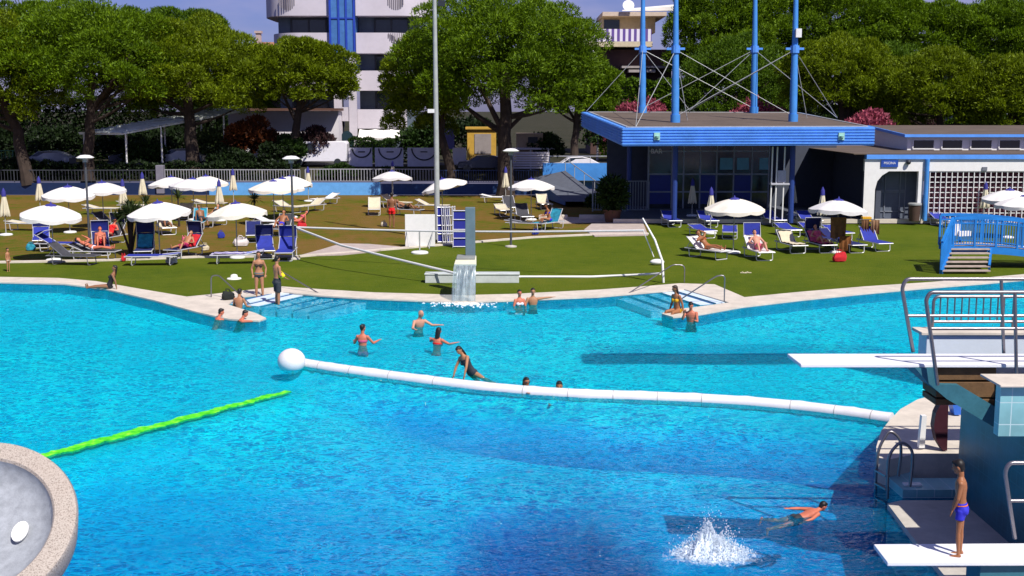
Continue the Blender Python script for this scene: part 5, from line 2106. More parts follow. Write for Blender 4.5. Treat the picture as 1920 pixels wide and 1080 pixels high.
def lounger(label, p, rz, fabric=FBLUE, back=35, canopy=None, group='sun loungers', frame=FRAMEW, name='sun_lounger', canopy_ang=100):
    """Foot end at local -Y, head end at +Y."""
    t = thing(name, label, 'lounger', p, rz, group)
    W, hz_ = .66, .36
    yh, yf, bl = .28, -1.0, .72
    A = R(back)
    m = MB()
    for s in (-1, 1):
        m.tube([(s * W / 2, yf, hz_), (s * W / 2, yh + .65, hz_)], .022, 6)
    m.tube([(-W / 2, yf, hz_), (W / 2, yf, hz_)], .022, 6)
    m.tube([(-W / 2, yh + .65, hz_), (W / 2, yh + .65, hz_)], .022, 6)
    m.build('frame', frame, t)
    for y in (yf + .28, yh + .42):
        m = MB()
        m.tube(bend([(-W / 2, y, hz_), (-W / 2, y - .04, .02), (W / 2, y - .04, .02), (W / 2, y, hz_)], .08), .02, 6)
        m.build('leg', frame, t)
    m = MB()
    m.grid(lambda u, v_: (lerp(-W / 2, W / 2, u), lerp(yf, yh, v_), hz_ + .03 - .035 * math.sin(PI * u) * (.4 + .6 * math.sin(PI * v_))), 6, 10)
    m.grid(lambda u, v_: (lerp(-W / 2, W / 2, 1 - u), lerp(yf, yh, v_), hz_ + .005 - .035 * math.sin(PI * u)), 6, 10)
    m.build('seat', fabric, t, 60)
    b0 = Vector((0, yh, hz_ + .02))
    ub_, nb = Vector((0, math.cos(A), math.sin(A))), Vector((0, -math.sin(A), math.cos(A)))
    m = MB()
    m.grid(lambda u, v_: b0 + Vector((lerp(-W / 2, W / 2, u), 0, 0)) + ub_ * bl * v_ - nb * .03 * math.sin(PI * u), 6, 6)
    m.grid(lambda u, v_: b0 + Vector((lerp(-W / 2, W / 2, 1 - u), 0, 0)) + ub_ * bl * v_ - nb * (.025 + .03 * math.sin(PI * u)), 6, 6)
    m.tube([b0 + Vector((-W / 2, 0, 0)), b0 + Vector((-W / 2, 0, 0)) + ub_ * bl, b0 + Vector((W / 2, 0, 0)) + ub_ * bl, b0 + Vector((W / 2, 0, 0))], .02, 6, 1)
    m.build('backrest', [fabric, frame], t, 60)
    if back > 8:
        for s in (-1, 1):
            MB().tube([b0 + Vector((s * W / 2, 0, 0)) + ub_ * bl * .6, (s * W / 2, yh + .55, hz_)], .014, 5).build('strut', frame, t)
    if canopy is not None:
        C = A + R(canopy_ang)
        e = b0 + ub_ * bl
        uc = Vector((0, math.cos(C), math.sin(C)))
        e = e - ub_ * .10
        m = MB()
        m.grid(lambda u, v_: e + Vector((lerp(-W / 2 - .02, W / 2 + .02, u), 0, 0)) + uc * .5 * v_ + ub_ * .10 + Vector((0, 0, .05 * math.sin(PI * v_))), 4, 6)
        m.tube([e + Vector((-W / 2 - .02, 0, 0)), e + Vector((-W / 2 - .02, 0, 0)) + uc * .5 + ub_ * .1, e + Vector((W / 2 + .02, 0, 0)) + uc * .5 + ub_ * .1, e + Vector((W / 2 + .02, 0, 0))], .016, 5, 1)
        m.build('sunshade', [canopy, frame], t, 60)
    t['back'] = back
    t.scale = (1.18, 1.18, 1.18)
    return t


def towel(label, lg, fabric, y0=-.85, y1=.26, back=True, wid=.56, group=None):
    """A towel laid on a lounger: follows its seat and backrest."""
    A = R(lg['back'])
    m = MB()
    rr = random.Random(label)
    yh, hz_ = .28, .36

    def pt(u, v_):
        x = lerp(-wid / 2, wid / 2, u) + .02 * math.sin(9 * v_ + rr.random() * 0)
        L1 = yh - y0
        L2 = .60 if back else max(0, y1 - yh)
        d = v_ * (L1 + L2)
        if d <= L1:
            q = Vector((x, y0 + d, hz_ + .055))
        else:
            d -= L1
            q = Vector((x, yh + math.cos(A) * d - math.sin(A) * .04, hz_ + .055 + math.sin(A) * d)) if back else Vector((x, yh + d, hz_ + .055))
        q.z += .012 * math.sin(u * 14 + v_ * 5) + .008 * math.sin(v_ * 31)
        return q
    m.grid(pt, 8, 22)
    m.grid(lambda u, v_: pt(1 - u, v_) - Vector((0, 0, .02)), 8, 22)
    o = m.build('towel', fabric, None, 60)
    o.location = lg.location
    o.rotation_euler = lg.rotation_euler
    o.scale = lg.scale
    return tag(o, label, 'towel', group)


STRIPE = stripe_mat('purple_stripes', (.72, .66, .74), (.10, .08, .36), 0, 38)
g1 = 'loungers on the right lawn'
LG = {}


def LGR(key, label, px, py, rz, **kw):
    LG[key] = lounger(label, G(px, py, LAWN), rz, **kw)


LGR('r1', 'lounger of the sunbather with a raised arm, leftmost front row on the right lawn', 1326, 484, R(38), fabric=FWHITE, back=38, group=g1)
LGR('r2', 'lounger with a blue sunshade hood behind the sunbather on pink white fabric', 1421, 485, R(8), fabric=FPALE, back=42, canopy=FBLUE, canopy_ang=46, group=g1)
LGR('r3', 'lounger with a cream towel between the hooded one and the pink one', 1482, 472, R(10), fabric=FGREY, back=40, group=g1)
LGR('r4', 'lounger with the crumpled pink towel', 1536, 471, R(10), fabric=NAVY, back=42, canopy=NAVY, canopy_ang=60, group=g1)
LGR('r5', 'empty dark lounger beside the red bag', 1590, 471, R(12), fabric=NAVY, back=12, group=g1)
LGR('r6', 'lounger with brown towels hung over its sunshade frame', 1638, 468, R(12), fabric=FBLUE, back=50, group=g1)
LGR('m1', 'flat blue lounger behind the sunbather with raised arms', 1316, 444, R(14), back=10, group=g1)
LGR('m2', 'flat blue lounger at the pole of the open parasol', 1368, 446, R(-10), back=10, group=g1)
LGR('m3', 'flat blue lounger behind the cream towel lounger', 1476, 442, R(8), back=12, group=g1)
LGR('m4', 'blue lounger behind the pink towel lounger', 1522, 442, R(8), back=14, group=g1)
LGR('m5', 'blue lounger right behind the pole with brown towels', 1570, 448, R(12), back=16, group=g1)
LGR('b1', 'back row blue lounger nearest the leaning net post', 1258, 424, R(6), back=30, group=g1)
LGR('b2', 'back row blue lounger right of the first closed parasol', 1326, 424, R(6), back=30, group=g1)
LGR('b3', 'back row blue lounger left of the second closed parasol on the right lawn', 1449, 423, R(10), back=30, group=g1)
LGR('b4', 'back row blue lounger right of the second closed parasol on the right lawn', 1516, 424, R(10), back=30, group=g1)
LGR('b5', 'blue lounger between the waste bin and the footbridge', 1768, 424, R(10), back=22, group=g1)
g2 = 'loungers on the left lawn'
LGR('l1', 'dark grey lounger with raised backrest beside the lying woman', 138, 496, R(82), fabric=FGREY, back=40, frame=mat('grey_tube', (.2, .2, .22), .4, .3), group=g2)
LGR('l2', 'dark lounger carrying the lying woman in white', 176, 487, R(84), fabric=FGREY, back=22, group=g2)
LGR('l3', 'blue lounger with a blue sunshade under the leftmost parasol', 112, 472, R(84), fabric=FBLUE, back=30, canopy=FBLUE, canopy_ang=130, group=g2)
LGR('l4', 'blue hooded lounger of the person with raised knees', 190, 476, R(20), fabric=NAVY, back=42, canopy=FBLUE, canopy_ang=70, group=g2)
LGR('l5', 'front blue lounger lying flat and sideways to the pool', 288, 497, R(-86), fabric=FBLUE, back=6, group=g2)
LGR('l6', 'lounger with the teal towel and a navy sunshade', 272, 483, R(12), fabric=NAVY, back=52, canopy=NAVY, canopy_ang=50, group=g2)
LGR('l7', 'lounger with the red towel and a navy sunshade', 348, 481, R(-20), fabric=NAVY, back=46, canopy=NAVY, canopy_ang=60, group=g2)
LGR('l8', 'lounger with the striped towel left of the two standing men', 446, 494, R(-84), fabric=STRIPE, back=10, group=g2)
LGR('l9', 'blue lounger with raised hood directly behind the standing men', 498, 482, R(14), fabric=FBLUE, back=36, canopy=NAVY, canopy_ang=80, group=g2)
LGR('l10', 'blue lounger right of the standing men, with a white edged hood', 537, 486, R(4), fabric=FBLUE, back=38, canopy=FBLUE, canopy_ang=75, group=g2)
LGR('c1', 'empty cream lounger under the left edge of the leftmost parasol', 50, 432, R(80), fabric=FCREAM, back=8, group=g2)
LGR('c2', 'cream lounger below the parasol behind the first lamp', 190, 402, R(84), fabric=FCREAM, back=15, group=g2)
LGR('c3', 'dark lounger above the yucca stems', 205, 428, R(60), fabric=FGREY, back=35, group=g2)
LGR('c4', 'cream lounger in the gap right of the highest left parasol', 393, 392, R(80), fabric=FCREAM, back=14, group=g2)
LGR('c5', 'dark teal lounger with a headrest between the two nearest parasols', 374, 428, R(6), fabric=FTEAL, back=55, group=g2)
LGR('c6', 'cream lounger with its headrest up below the bright blue wall stretch', 585, 396, R(-30), fabric=FCREAM, back=28, group=g2)
LGR('c7', 'cream lounger nearest the bright blue wall stretch', 610, 383, R(-40), fabric=FWHITE, back=24, group=g2)
LGR('c8', 'cream lounger standing left of the man in red trunks', 702, 402, R(6), fabric=FCREAM, back=50, group=g2)
LGR('c9', 'grey lounger behind the man in red trunks', 762, 404, R(60), fabric=FGREY, back=20, group=g2)
LGR('c10', 'cream lounger between the flood light pole and the tilted parasol', 810, 396, R(75), fabric=FCREAM, back=26, group=g2)
LGR('d1', 'white lounger far back, left of the thick trunk parasol', 930, 380, R(80), fabric=FWHITE, back=12, group=g2)
LGR('d2', 'cream lounger with visible legs left of the third lamp', 943, 404, R(12), fabric=FCREAM, back=16, group=g2)
LGR('d3', 'grey lounger draped with clothes by the third lamp', 982, 416, R(12), fabric=FGREY, back=50, group=g2)
LGR('d4', 'cream lounger under the parasol by the thick pine trunk', 1020, 392, R(10), fabric=FCREAM, back=40, group=g2)
LGR('d5', 'lounger with the seated sunbather and a teal backrest', 1030, 430, R(-40), fabric=FTEAL, back=60, group=g2)
LGR('d6', 'dark lounger beside the seated sunbather, lying flat', 985, 431, R(70), fabric=FGREY, back=8, group=g2)

LGR('e1', 'blue lounger half hidden below the pole of the leftmost parasol', 78, 462, R(20), fabric=FBLUE, back=34, canopy=NAVY, canopy_ang=70, group=g2)
LGR('e2', 'grey lounger in the shade between the lying woman and the yucca stems', 207, 458, R(-12), fabric=FGREY, back=44, canopy=NAVY, canopy_ang=66, group=g2)
LGR('e3', 'cream lounger with raised back under the parasol right of the yucca stems', 312, 438, R(25), fabric=FCREAM, back=48, group=g2)
LGR('e4', 'teal lounger beside the seated bather in the left cluster', 402, 424, R(-15), fabric=FTEAL, back=46, group=g2)
LGR('e5', 'cream lounger seen end on under the middle of the left parasol cluster', 346, 412, R(5), fabric=FCREAM, back=40, group=g2)
LGR('e6', 'dark lounger with white edge behind the striped lounger', 476, 452, R(12), fabric=NAVY, back=40, group=g2)
LGR('e7', 'white lounger under the front parasol of the stack by the second lamp', 508, 428, R(70), fabric=FWHITE, back=20, group=g2)
LGR('e8', 'grey lounger near the second lamp, backrest up', 528, 440, R(-10), fabric=FGREY, back=52, group=g2)
LGR('e9', 'cream lounger at the foot of the back parasol of the lamp stack', 540, 398, R(50), fabric=FCREAM, back=22, group=g2)
LGR('e10', 'cream lounger left of the closed parasol behind the railing end', 252, 396, R(76), fabric=FCREAM, back=18, group=g2)
LGR('e11', 'grey lounger in front of the seated sunbather, backrest up', 958, 398, R(15), fabric=FGREY, back=46, group=g2)
LGR('e12', 'cream lounger behind the man in red trunks, backrest to the left', 742, 390, R(60), fabric=FCREAM, back=36, group=g2)
LGR('e13', 'dark blue lounger between the cream towel lounger and the pole with brown towels', 1556, 462, R(14), fabric=NAVY, back=28, group=g1)

towel('cream towel on the lounger between the hooded one and the pink one', LG['r3'], FCREAM)
towel('crumpled pink towel covering a lounger', LG['r4'], FPINK, -.7)
towel('teal and blue towel hanging on the navy hooded lounger', LG['l6'], FTEAL, .0)
towel('red towel hanging on the right navy hooded lounger', LG['l7'], FRED, .1)
towel('white purple striped towel on the lounger left of the standing men', LG['l8'], STRIPE, -.9, .9, False)
towel('blue towel at the head of the striped lounger', LG['l8'], mat('light_blue_towel', (.16, .22, .55), .95), .2, .85, False, .5)


def hung(label, p, w_, h, fabric, rz=0, folds=5, d=.07):
    """Cloth hanging from its top edge at p."""
    m = MB()
    f = lambda u, v_: (lerp(-w_ / 2, w_ / 2, u) * (1 - .08 * v_), d * math.sin(folds * PI * u + 1) * (.3 + v_), -h * v_ * (1 + .05 * math.sin(7 * u)))
    m.grid(f, 16, 8)
    m.grid(lambda u, v_: (f(1 - u, v_)[0], f(1 - u, v_)[1] + .03, f(1 - u, v_)[2]), 16, 8)
    o = m.build('towel', fabric, None, 60)
    o.location = p
    o.rotation_euler = (0, 0, rz)
    return tag(o, label, 'towel')


pp = PAR[15].location
k_ = pp + Vector((0, -.12, 2.0 - .25))
hung('brown towel hanging from the pole under the right lawn parasol, upper one', k_, .75, 1.0, FBROWN, R(-8))
hung('brown striped bag cloth hanging low on the same parasol pole', pp + Vector((.35, -.2, .85)), .6, .75, mat('rust_cloth', (.22, .08, .02), .9, var=.5, scale=8), R(12))
q = LG['r6'].location
hung('left brown towel over the hooded lounger at the right end of the front row', q + Vector((-.25, .72, 1.42)), .36, .80, FBROWN, R(8))
hung('right brown towel over the hooded lounger at the right end of the front row', q + Vector((.25, .72, 1.42)), .42, .72, mat('tan_towel', (.30, .17, .09), .9, var=.4, scale=8), R(8))
MBf = MB()
for s in (-1, 1):
    MBf.tube([(s * .36, .5, .4), (s * .36, .66, 1.22)], .018, 6)
MBf.tube([(-.36, .66, 1.22), (.36, .66, 1.22)], .018, 6)
o = MBf.build('sunshade_frame', DARK, LG['r6'])

# folded loungers standing upright by the flood light pole
for i, (px, rz, f_, lb_) in enumerate(((832, R(12), FBLUE, 'blue folded lounger at the back of the upright stack by the flood light pole'), (840, R(28), FRAMEW, 'bare white folded frame in the middle of the upright stack'),
                                      (846, R(40), FRAMEW, 'second bare white folded frame in the upright stack'), (862, R(2), FBLUE, 'front blue folded lounger with white cross bars, standing upright'))):
    p = G(px, 464 if i == 3 else 455, LAWN)
    t = thing('folded_lounger', lb_, 'lounger', p, rz, 'folded loungers standing upright')
    hgt = 1.92
    m = MB()
    for s in (-1, 1):
        m.tube([(s * .34, -.12, 0), (s * .32, .10, hgt)], .025, 6)
        if f_ is FRAMEW:
            m.tube([(s * .22, -.15, 0), (s * .24, .02, hgt * .95)], .022, 6)
            m.tube([(s * .1, -.14, .1), (s * .12, .02, hgt * .95)], .02, 6)
    for z in (.06, .48, .92, 1.42, 1.86):
        y = lerp(-.12, .10, z / hgt) - .03
        m.tube([(-.33, y, z), (.33, y, z)], .026, 6)
    m.build('frame', FRAMEW, t)
    if f_ is FBLUE:
        m = MB()
        m.hexa([(-.31, -.10, .05), (.31, -.10, .05), (.31, -.07, .05), (-.31, -.07, .05), (-.30, .10, hgt - .03), (.30, .10, hgt - .03), (.30, .13, hgt - .03), (-.30, .13, hgt - .03)])
        m.build('seat', mat('strong_blue_fabric', (.015, .022, .24), .85), t, 0)

# ================================================================== small things
def sack(label, p, w_, h, fabric, rz, seed, group=None):
    """Slumped cloth bag with two carrying loops."""
    m = MB()

    def sk(u, v_):
        a = 2 * PI * u
        n = mnoise.noise(Vector((2.2 * math.cos(a), 2.2 * math.sin(a), v_ * 3 + seed)))
        rr = (.72 + .38 * math.sin(PI * min(1, v_ * .8 + .15))) * (1 + .22 * n) * (1 if v_ > .02 else .0)
        sq = 1 / max(abs(math.cos(a)), abs(math.sin(a))) ** .45
        return (w_ * rr * sq * math.cos(a), w_ * .5 * rr * sq * math.sin(a), h * v_ * (1 + .14 * math.cos(a + seed) * v_) + .02 * n)
    m.grid(sk, 26, 9)
    for s in (-1, 1):
        m.tube([(-w_ * .45, s * w_ * .28, h * .9), (-w_ * .25, s * w_ * .3, h * 1.35), (w_ * .2, s * w_ * .32, h * 1.3), (w_ * .42, s * w_ * .28, h * .9)], .014, 5)
    o = m.build('bag', fabric, None, 50)
    o.location = p
    o.rotation_euler = (0, 0, rz)
    return tag(o, label, 'bag', group)


sack('red bag on the grass beside the empty dark lounger', G(1574, 491, LAWN), .30, .42, FRED, R(10), 1)
o = MB()
o.lathe([(.30, 0), (.29, .035), (.16, .05), (.13, .17), (.05, .2), (0, .2)], seg=18)
o = o.build('hat', FWHITE, None, 60)
o.location = G(439, 523, LAWN)
tag(o, 'white round hat lying on the grass near the steps', 'hat')
sack('black bag on the pool edge by the seated head near the steps', G(428, 562, CZ), .22, .30, mat('black_bag', (.012, .014, .012), .8), R(30), 9)
for dx, lb_ in ((-.1, 'left white flip flop of the pair on the grass by the hooded lounger'), (.12, 'right white flip flop of the pair on the grass by the hooded lounger')):
    o = MB()
    o.box((0, 0, .015), (.10, .26, .03))
    o.tube([(-.045, 0, .03), (0, .06, .06), (.045, 0, .03)], .012, 5)
    o = o.build('flip_flop', FCREAM, None, 40, bevel=.01)
    o.location = G(1398, 512, LAWN) + Vector((dx, dx * .3, 0))
    o.rotation_euler = (0, 0, R(70))
    tag(o, lb_, 'sandal')
sack('pale patterned bag on the brown grass behind the striped lounger', G(452, 462, LAWN), .34, .42, FPALE, R(20), 5)
CLUT = [(58, 470, FTEAL, 'teal bag beside the blue lounger under the leftmost parasol'), (232, 490, FRED, 'small red bag in front of the yucca stems'),
        (322, 494, FPALE, 'pale bag between the flat blue lounger and the red towel lounger'), (385, 470, FCREAM, 'cream bag on the brown grass right of the red towel lounger'),
        (415, 447, FBLUE, 'blue bag below the bather in the left cluster'), (345, 455, FPINK, 'pink bag behind the red towel lounger'),
        (500, 458, FGREY, 'grey bag behind the striped lounger head'), (566, 428, FRED, 'red bag by the leaning bather near the second lamp'),
        (720, 425, FCREAM, 'cream bag at the feet of the man in red trunks'), (1004, 440, FBLUE, 'blue bag beside the seated sunbather')]
rb = random.Random(12)
for px, py, f_, lb_ in CLUT:
    sack(lb_, G(px, py, LAWN), rb.uniform(.17, .26), rb.uniform(.24, .36), f_, rb.uniform(0, 6), rb.uniform(0, 40), 'bags left on the grass')
# waste bin, yellow box, planter, rack
p = G(1714, 414, .32)
t = thing('waste_bin', 'brown waste bin with a pale rim by the arched entrance', 'bin', p)
MB().lathe([(.30, 0), (.36, .95), (.33, .95), (.28, .1), (0, .1)], seg=20).build('body', mat('bin_brown', (.07, .04, .028), .7), t)
MB().lathe([(.33, .951), (.40, .96), (.40, 1.06), (.33, 1.08)], seg=20).build('rim', GALV, t)
p = G(1624, 415, .32)
o = MB().box((0, 0, .14), (.55, .4, .28)).build('box', mat('signal_yellow', (.68, .36, .01), .5), None, 0, bevel=.02)
o.location = p
tag(o, 'small yellow box on the patio by the white pier', 'box')
p = G(1148, 417, LAWN)
t = thing('potted_plant', 'leafy potted palm at the corner of the patio', 'plant', p)
MB().lathe([(.42, 0), (.55, .7), (.60, .72), (.60, .8), (.5, .8), (.46, .7), (0, .68)], seg=18).build('pot', mat('terracotta', (.16, .07, .04), .8), t)
rng = np.random.default_rng(21)
n_ = 2600
d_ = rng.normal(size=(n_, 3))
d_ /= np.linalg.norm(d_, axis=1, keepdims=True)
P_ = d_ * rng.uniform(.35, 1, (n_, 1)) * np.array([1.0, .9, 1.15]) + np.array([0, 0, 1.75])
me = leaf_mesh('leaves', P_, d_ + rng.normal(size=(n_, 3)) * .5 + np.array([0, 0, .2]), rng.uniform(.18, .4, n_), BUSH, rng, .2)
o = bpy.data.objects.new('leaves', me)
COL.objects.link(o)
o.parent = t
bush('bright leafy bush behind the potted palm, against the picket fence', G(1120, 402, LAWN), (.8, .7, .8), BUSH, 300, None, 16, 200, .2)
for a, b, c_, lb_ in ((1010, 1064, 411, 'long pale stone planter edge on the brown lawn, left one'), (1086, 1134, 411, 'pale stone planter edge next to the potted palm')):
    pa_, pb_ = G(a, c_, LAWN), G(b, c_, LAWN)
    o = MB().box(((pa_.x + pb_.x) / 2, pa_.y, LAWN + .14), (pb_.x - pa_.x, .45, .28)).build('planter_edge', STONE, None, 0, bevel=.02)
    tag(o, lb_, 'planter')
yk = 71.5
t = thing('white_rack', 'white frame rack hung with pale cloth under the pavilion roof', 'rack', (D(1462, 300, yk).x, yk, .32))
m = MB()
for px in (1447, 1456, 1470):
    x = D(px, 300, yk).x - t.location.x
    m.tube([(x, 0, 0), (x + .04, 0, 4.5)], .045, 8)
m.build('post', WHITE, t)
m = MB()
m.box((.05, .1, 2.3), (1.1, .5, .12))
m.box((.15, .1, 2.75), (.5, .3, .7))
m.build('shelf', mat('pale_grey', (.45, .45, .50), .7), t, 0, bevel=.02)
# ================================================================== people
SKIN = {'tan': mat('skin_tan', (.42, .19, .095), .55, var=.12, scale=6, bmp=.05), 'brown': mat('skin_brown', (.26, .115, .055), .5, var=.12, scale=6, bmp=.05),
        'pink': mat('skin_pink', (.56, .26, .17), .55, var=.1, scale=6, bmp=.05), 'red': mat('skin_sunburnt', (.56, .16, .09), .55, var=.1, scale=6, bmp=.05),
        'deep': mat('skin_deep_tan', (.33, .13, .055), .5, var=.12, scale=6, bmp=.05)}
HAIR = {'dark': mat('dark_hair', (.012, .009, .008), .5, var=.4, scale=14), 'brown': mat('brown_hair', (.04, .02, .012), .5, var=.4, scale=14)}
EYE = mat('eye_dark', (.01, .008, .008), .2)
LIP = mat('lips', (.30, .07, .06), .5)


def remeshed(name, mb, voxel, smooth, material):
    tmp = bpy.data.objects.new('tmp_shape', mb.mesh('tmp_shape', material, 0))
    COL.objects.link(tmp)
    r = tmp.modifiers.new('r', 'REMESH')
    r.mode = 'VOXEL'
    r.voxel_size = voxel
    s = tmp.modifiers.new('s', 'SMOOTH')
    s.factor = .5
    s.iterations = smooth
    dg = bpy.context.evaluated_depsgraph_get()
    me = bpy.data.meshes.new_from_object(tmp.evaluated_get(dg))
    me.name = name
    old = tmp.data
    bpy.data.objects.remove(tmp)
    bpy.data.meshes.remove(old)
    me.materials.clear()
    me.materials.append(material)
    me.shade_smooth()
    return me


def add_mesh(name, me, parent):
    o = bpy.data.objects.new(name, me)
    COL.objects.link(o)
    o.parent = parent
    return o


def V(*a):
    return Vector(a)


def person(label, loc, rz, h=1.72, pz=None, pitch=0, roll=0, yaw=0, head=(0, 0), arms=None, legs=None, skin='tan', hair='dark', style='short',
           wear=(), fem=False, voxel=.011, face=False, shades=False, child=False):
    """pitch > 0 leans forward; limb directions in local axes: x to the person's left, -y forward, z up."""
    s = h / 1.75
    t = thing('person', label, 'person', loc, rz, None)
    RT = (Matrix.Rotation(R(yaw), 3, 'Z') @ Matrix.Rotation(R(roll), 3, 'Y') @ Matrix.Rotation(R(pitch), 3, 'X'))
    X, F, U = RT @ V(1, 0, 0), RT @ V(0, -1, 0), RT @ V(0, 0, 1)
    P0 = V(0, 0, (.93 * s) if pz is None else pz)
    arms = arms or ((V(.16, .02, -1), V(.05, -.22, -1)), (V(-.16, .02, -1), V(-.05, -.22, -1)))
    legs = legs or ((V(.03, -.03, -1), V(.01, .05, -1)), (V(-.03, -.03, -1), V(-.01, .05, -1)))
    hipw, waistw, shw = (.172, .128, .178) if fem else (.158, .142, .20)
    if child:
        hipw, waistw, shw = .135, .122, .162
    tors = [(-.11, .09, .075), (-.05, hipw * .96, .11), (.02, hipw, .112), (.10, (hipw + waistw) / 2, .102), (.19, waistw, .090), (.30, waistw * 1.06, .10), (.40, shw * .90, .112),
            (.48, shw * .96, .105), (.54, shw * .80, .085), (.575, .095, .065), (.61, .058, .056), (.70, .052, .055)]
    m = MB()
    bendv = F * 0

    def spine(d):
        return P0 + U * (d * s)
    m.loft([(spine(d), X, F, a * s, b * s) for d, a, b in tors])
    if fem:
        for q in (-1, 1):
            m.ball(spine(.37) + X * (q * .078 * s) + F * (.085 * s), (.062 * s,) * 3, 10, 8)
    for q in (-1, 1):                                           # seat
        m.ball(spine(-.03) + X * (q * .075 * s) - F * (.055 * s), (.082 * s,) * 3, 10, 8)
    # head
    hy, hp = head
    HR = RT @ Matrix.Rotation(R(hy), 3, 'Z') @ Matrix.Rotation(R(hp), 3, 'X')
    hs = s * (1.12 if child else 1.0)
    hc = spine(.685) + (HR @ V(0, -.018, .105)) * hs
    H4 = HR.to_4x4()
    m.ball(hc, (.077 * hs, .096 * hs, .113 * hs), 16, 12, 0, H4)
    m.ball(hc + HR @ V(0, -.040, -.058) * hs, (.054 * hs, .055 * hs, .058 * hs), 12, 8, 0, H4)      # jaw
    m.ball(hc + HR @ V(0, -.100, -.015) * hs, (.014 * hs, .020 * hs, .024 * hs), 8, 6, 0, H4)       # nose
    for q in (-1, 1):
        m.ball(hc + HR @ V(q * .080, .008, -.012) * hs, (.012 * hs, .022 * hs, .032 * hs), 8, 6, 0, H4)
    m.tube([spine(.56), hc + HR @ V(0, .01, -.06) * hs], [.058 * s, .054 * s], 10)

    def limb(p, dirs, lens, rad):
        pts, rr = [p], [rad[0]]
        k = 0
        for d, L in zip(dirs, lens):
            d = d.normalized()
            q = pts[-1]
            for f in (.33, .66, 1.0):
                k += 1
                pts.append(q + d * L * f * s)
                rr.append(rad[k])
        return pts, [x * s for x in rr]
    A_ends = []
    for q, (ud, fd) in zip((1, -1), arms):
        sh = spine(.505) + X * (q * (shw - .015) * s)
        pts, rr = limb(sh, (ud, fd), (.285, .25), (.058, .050, .046, .041, .040, .034, .027))
        m.ball(sh, (.060 * s,) * 3, 10, 8)
        m.tube(pts, rr, 10)
        A_ends.append((pts, rr))
        # hand: palm, four fingers of different length, thumb from the side of the palm
        w_, d = pts[-1], fd.normalized()
        sidev = d.cross(U if abs(d.dot(U)) < .9 else F).normalized()
        nrm = sidev.cross(d).normalized()
        m.loft([(w_ - d * .01 * s, sidev, nrm, .024 * s, .018 * s), (w_ + d * .035 * s, sidev, nrm, .036 * s, .016 * s), (w_ + d * .085 * s, sidev, nrm, .040 * s, .014 * s)], 10)
        for i, ln in enumerate((.062, .075, .080, .068)):
            b = w_ + d * .078 * s + sidev * ((-.030 + .020 * i) * s)
            spread = sidev * ((i - 1.5) * .10)
            e1 = b + (d + spread).normalized() * ln * .5 * s + nrm * .004 * s
            e2 = e1 + (d + spread * .6 - nrm * .45).normalized() * ln * .5 * s
            m.tube([b, e1, e2], [.0095 * s, .0088 * s, .0075 * s], 6)
        b = w_ + d * .025 * s - sidev * .030 * s
        e1 = b + (d * .7 - sidev * .8).normalized() * .036 * s
        m.tube([b, e1, e1 + (d * 1.0 - sidev * .25 - nrm * .2).normalized() * .032 * s], [.012 * s, .0105 * s, .009 * s], 6)
    L_ends = []
    for q, lg in zip((1, -1), legs):
        td, sd = lg[0], lg[1]
        hp_ = spine(-.02) + X * (q * .088 * s)
        fat = 1.0 if not child else .80
        pts, rr = limb(hp_, (td, sd), (.43, .41), [x * fat for x in (.088, .082, .068, .052, .056, .045, .034)])
        m.tube(pts, rr, 12)
        L_ends.append((pts, rr))
        d = sd.normalized()
        fd = lg[2] if len(lg) > 2 else (F - d * F.dot(d) if (F - d * F.dot(d)).length > .3 else U - d * U.dot(d))
        fd = fd.normalized()
        an = pts[-1]
        m.tube([an - fd * .045 * s + d * .02 * s, an + d * .04 * s, an + fd * .08 * s + d * .055 * s, an + fd * .17 * s + d * .066 * s], [.032 * s, .038 * s, .032 * s, .020 * s], 8)
    add_mesh('body', remeshed('body', m, voxel, 3, SKIN[skin]), t)
    # hair
    hm = MB()
    if style != 'bald':
        hm.ball(hc + HR @ V(0, .022, .030) * hs, (.086 * hs, .092 * hs, .098 * hs), 16, 10, 0, H4)
        hm.ball(hc + HR @ V(0, -.035, .085) * hs, (.062 * hs, .055 * hs, .036 * hs), 12, 8, 0, H4)
        if style == 'short':
            hm.ball(hc + HR @ V(0, .048, -.03) * hs, (.07 * hs, .055 * hs, .07 * hs), 12, 8, 0, H4)
        if style == 'long':
            hm.loft([(hc + HR @ V(0, .05, .04) * hs, HR @ V(1, 0, 0), HR @ V(0, 1, 0), .085 * hs, .06 * hs), (hc + HR @ V(0, .062, -.08) * hs, HR @ V(1, 0, 0), HR @ V(0, 1, 0), .09 * hs, .05 * hs),
                     (hc + HR @ V(0, .075, -.2) * hs, HR @ V(1, 0, 0), HR @ V(0, 1, 0), .085 * hs, .035 * hs), (hc + HR @ V(0, .085, -.30) * hs, HR @ V(1, 0, 0), HR @ V(0, 1, 0), .05 * hs, .022 * hs)], 12)
        if style == 'bun':
            hm.ball(hc + HR @ V(0, .045, -.03) * hs, (.06 * hs, .05 * hs, .06 * hs), 12, 8, 0, H4)
            hm.ball(hc + HR @ V(0, .085, .075) * hs, .045 * hs, 10, 8)
        add_mesh('hair', remeshed('hair', hm, .009, 2, HAIR[hair]), t)
    if face:
        for q in (-1, 1):
            e = MB()
            e.ball(hc + HR @ V(q * .031, -.084, .008) * hs, (.013 * hs, .008 * hs, .009 * hs), 8, 6, 0, H4)
            e.build('eye', EYE, t, 60)
        e = MB()
        e.ball(hc + HR @ V(0, -.090, -.062) * hs, (.024 * hs, .010 * hs, .008 * hs), 10, 6, 0, H4)
        e.build('mouth', LIP, t, 60)
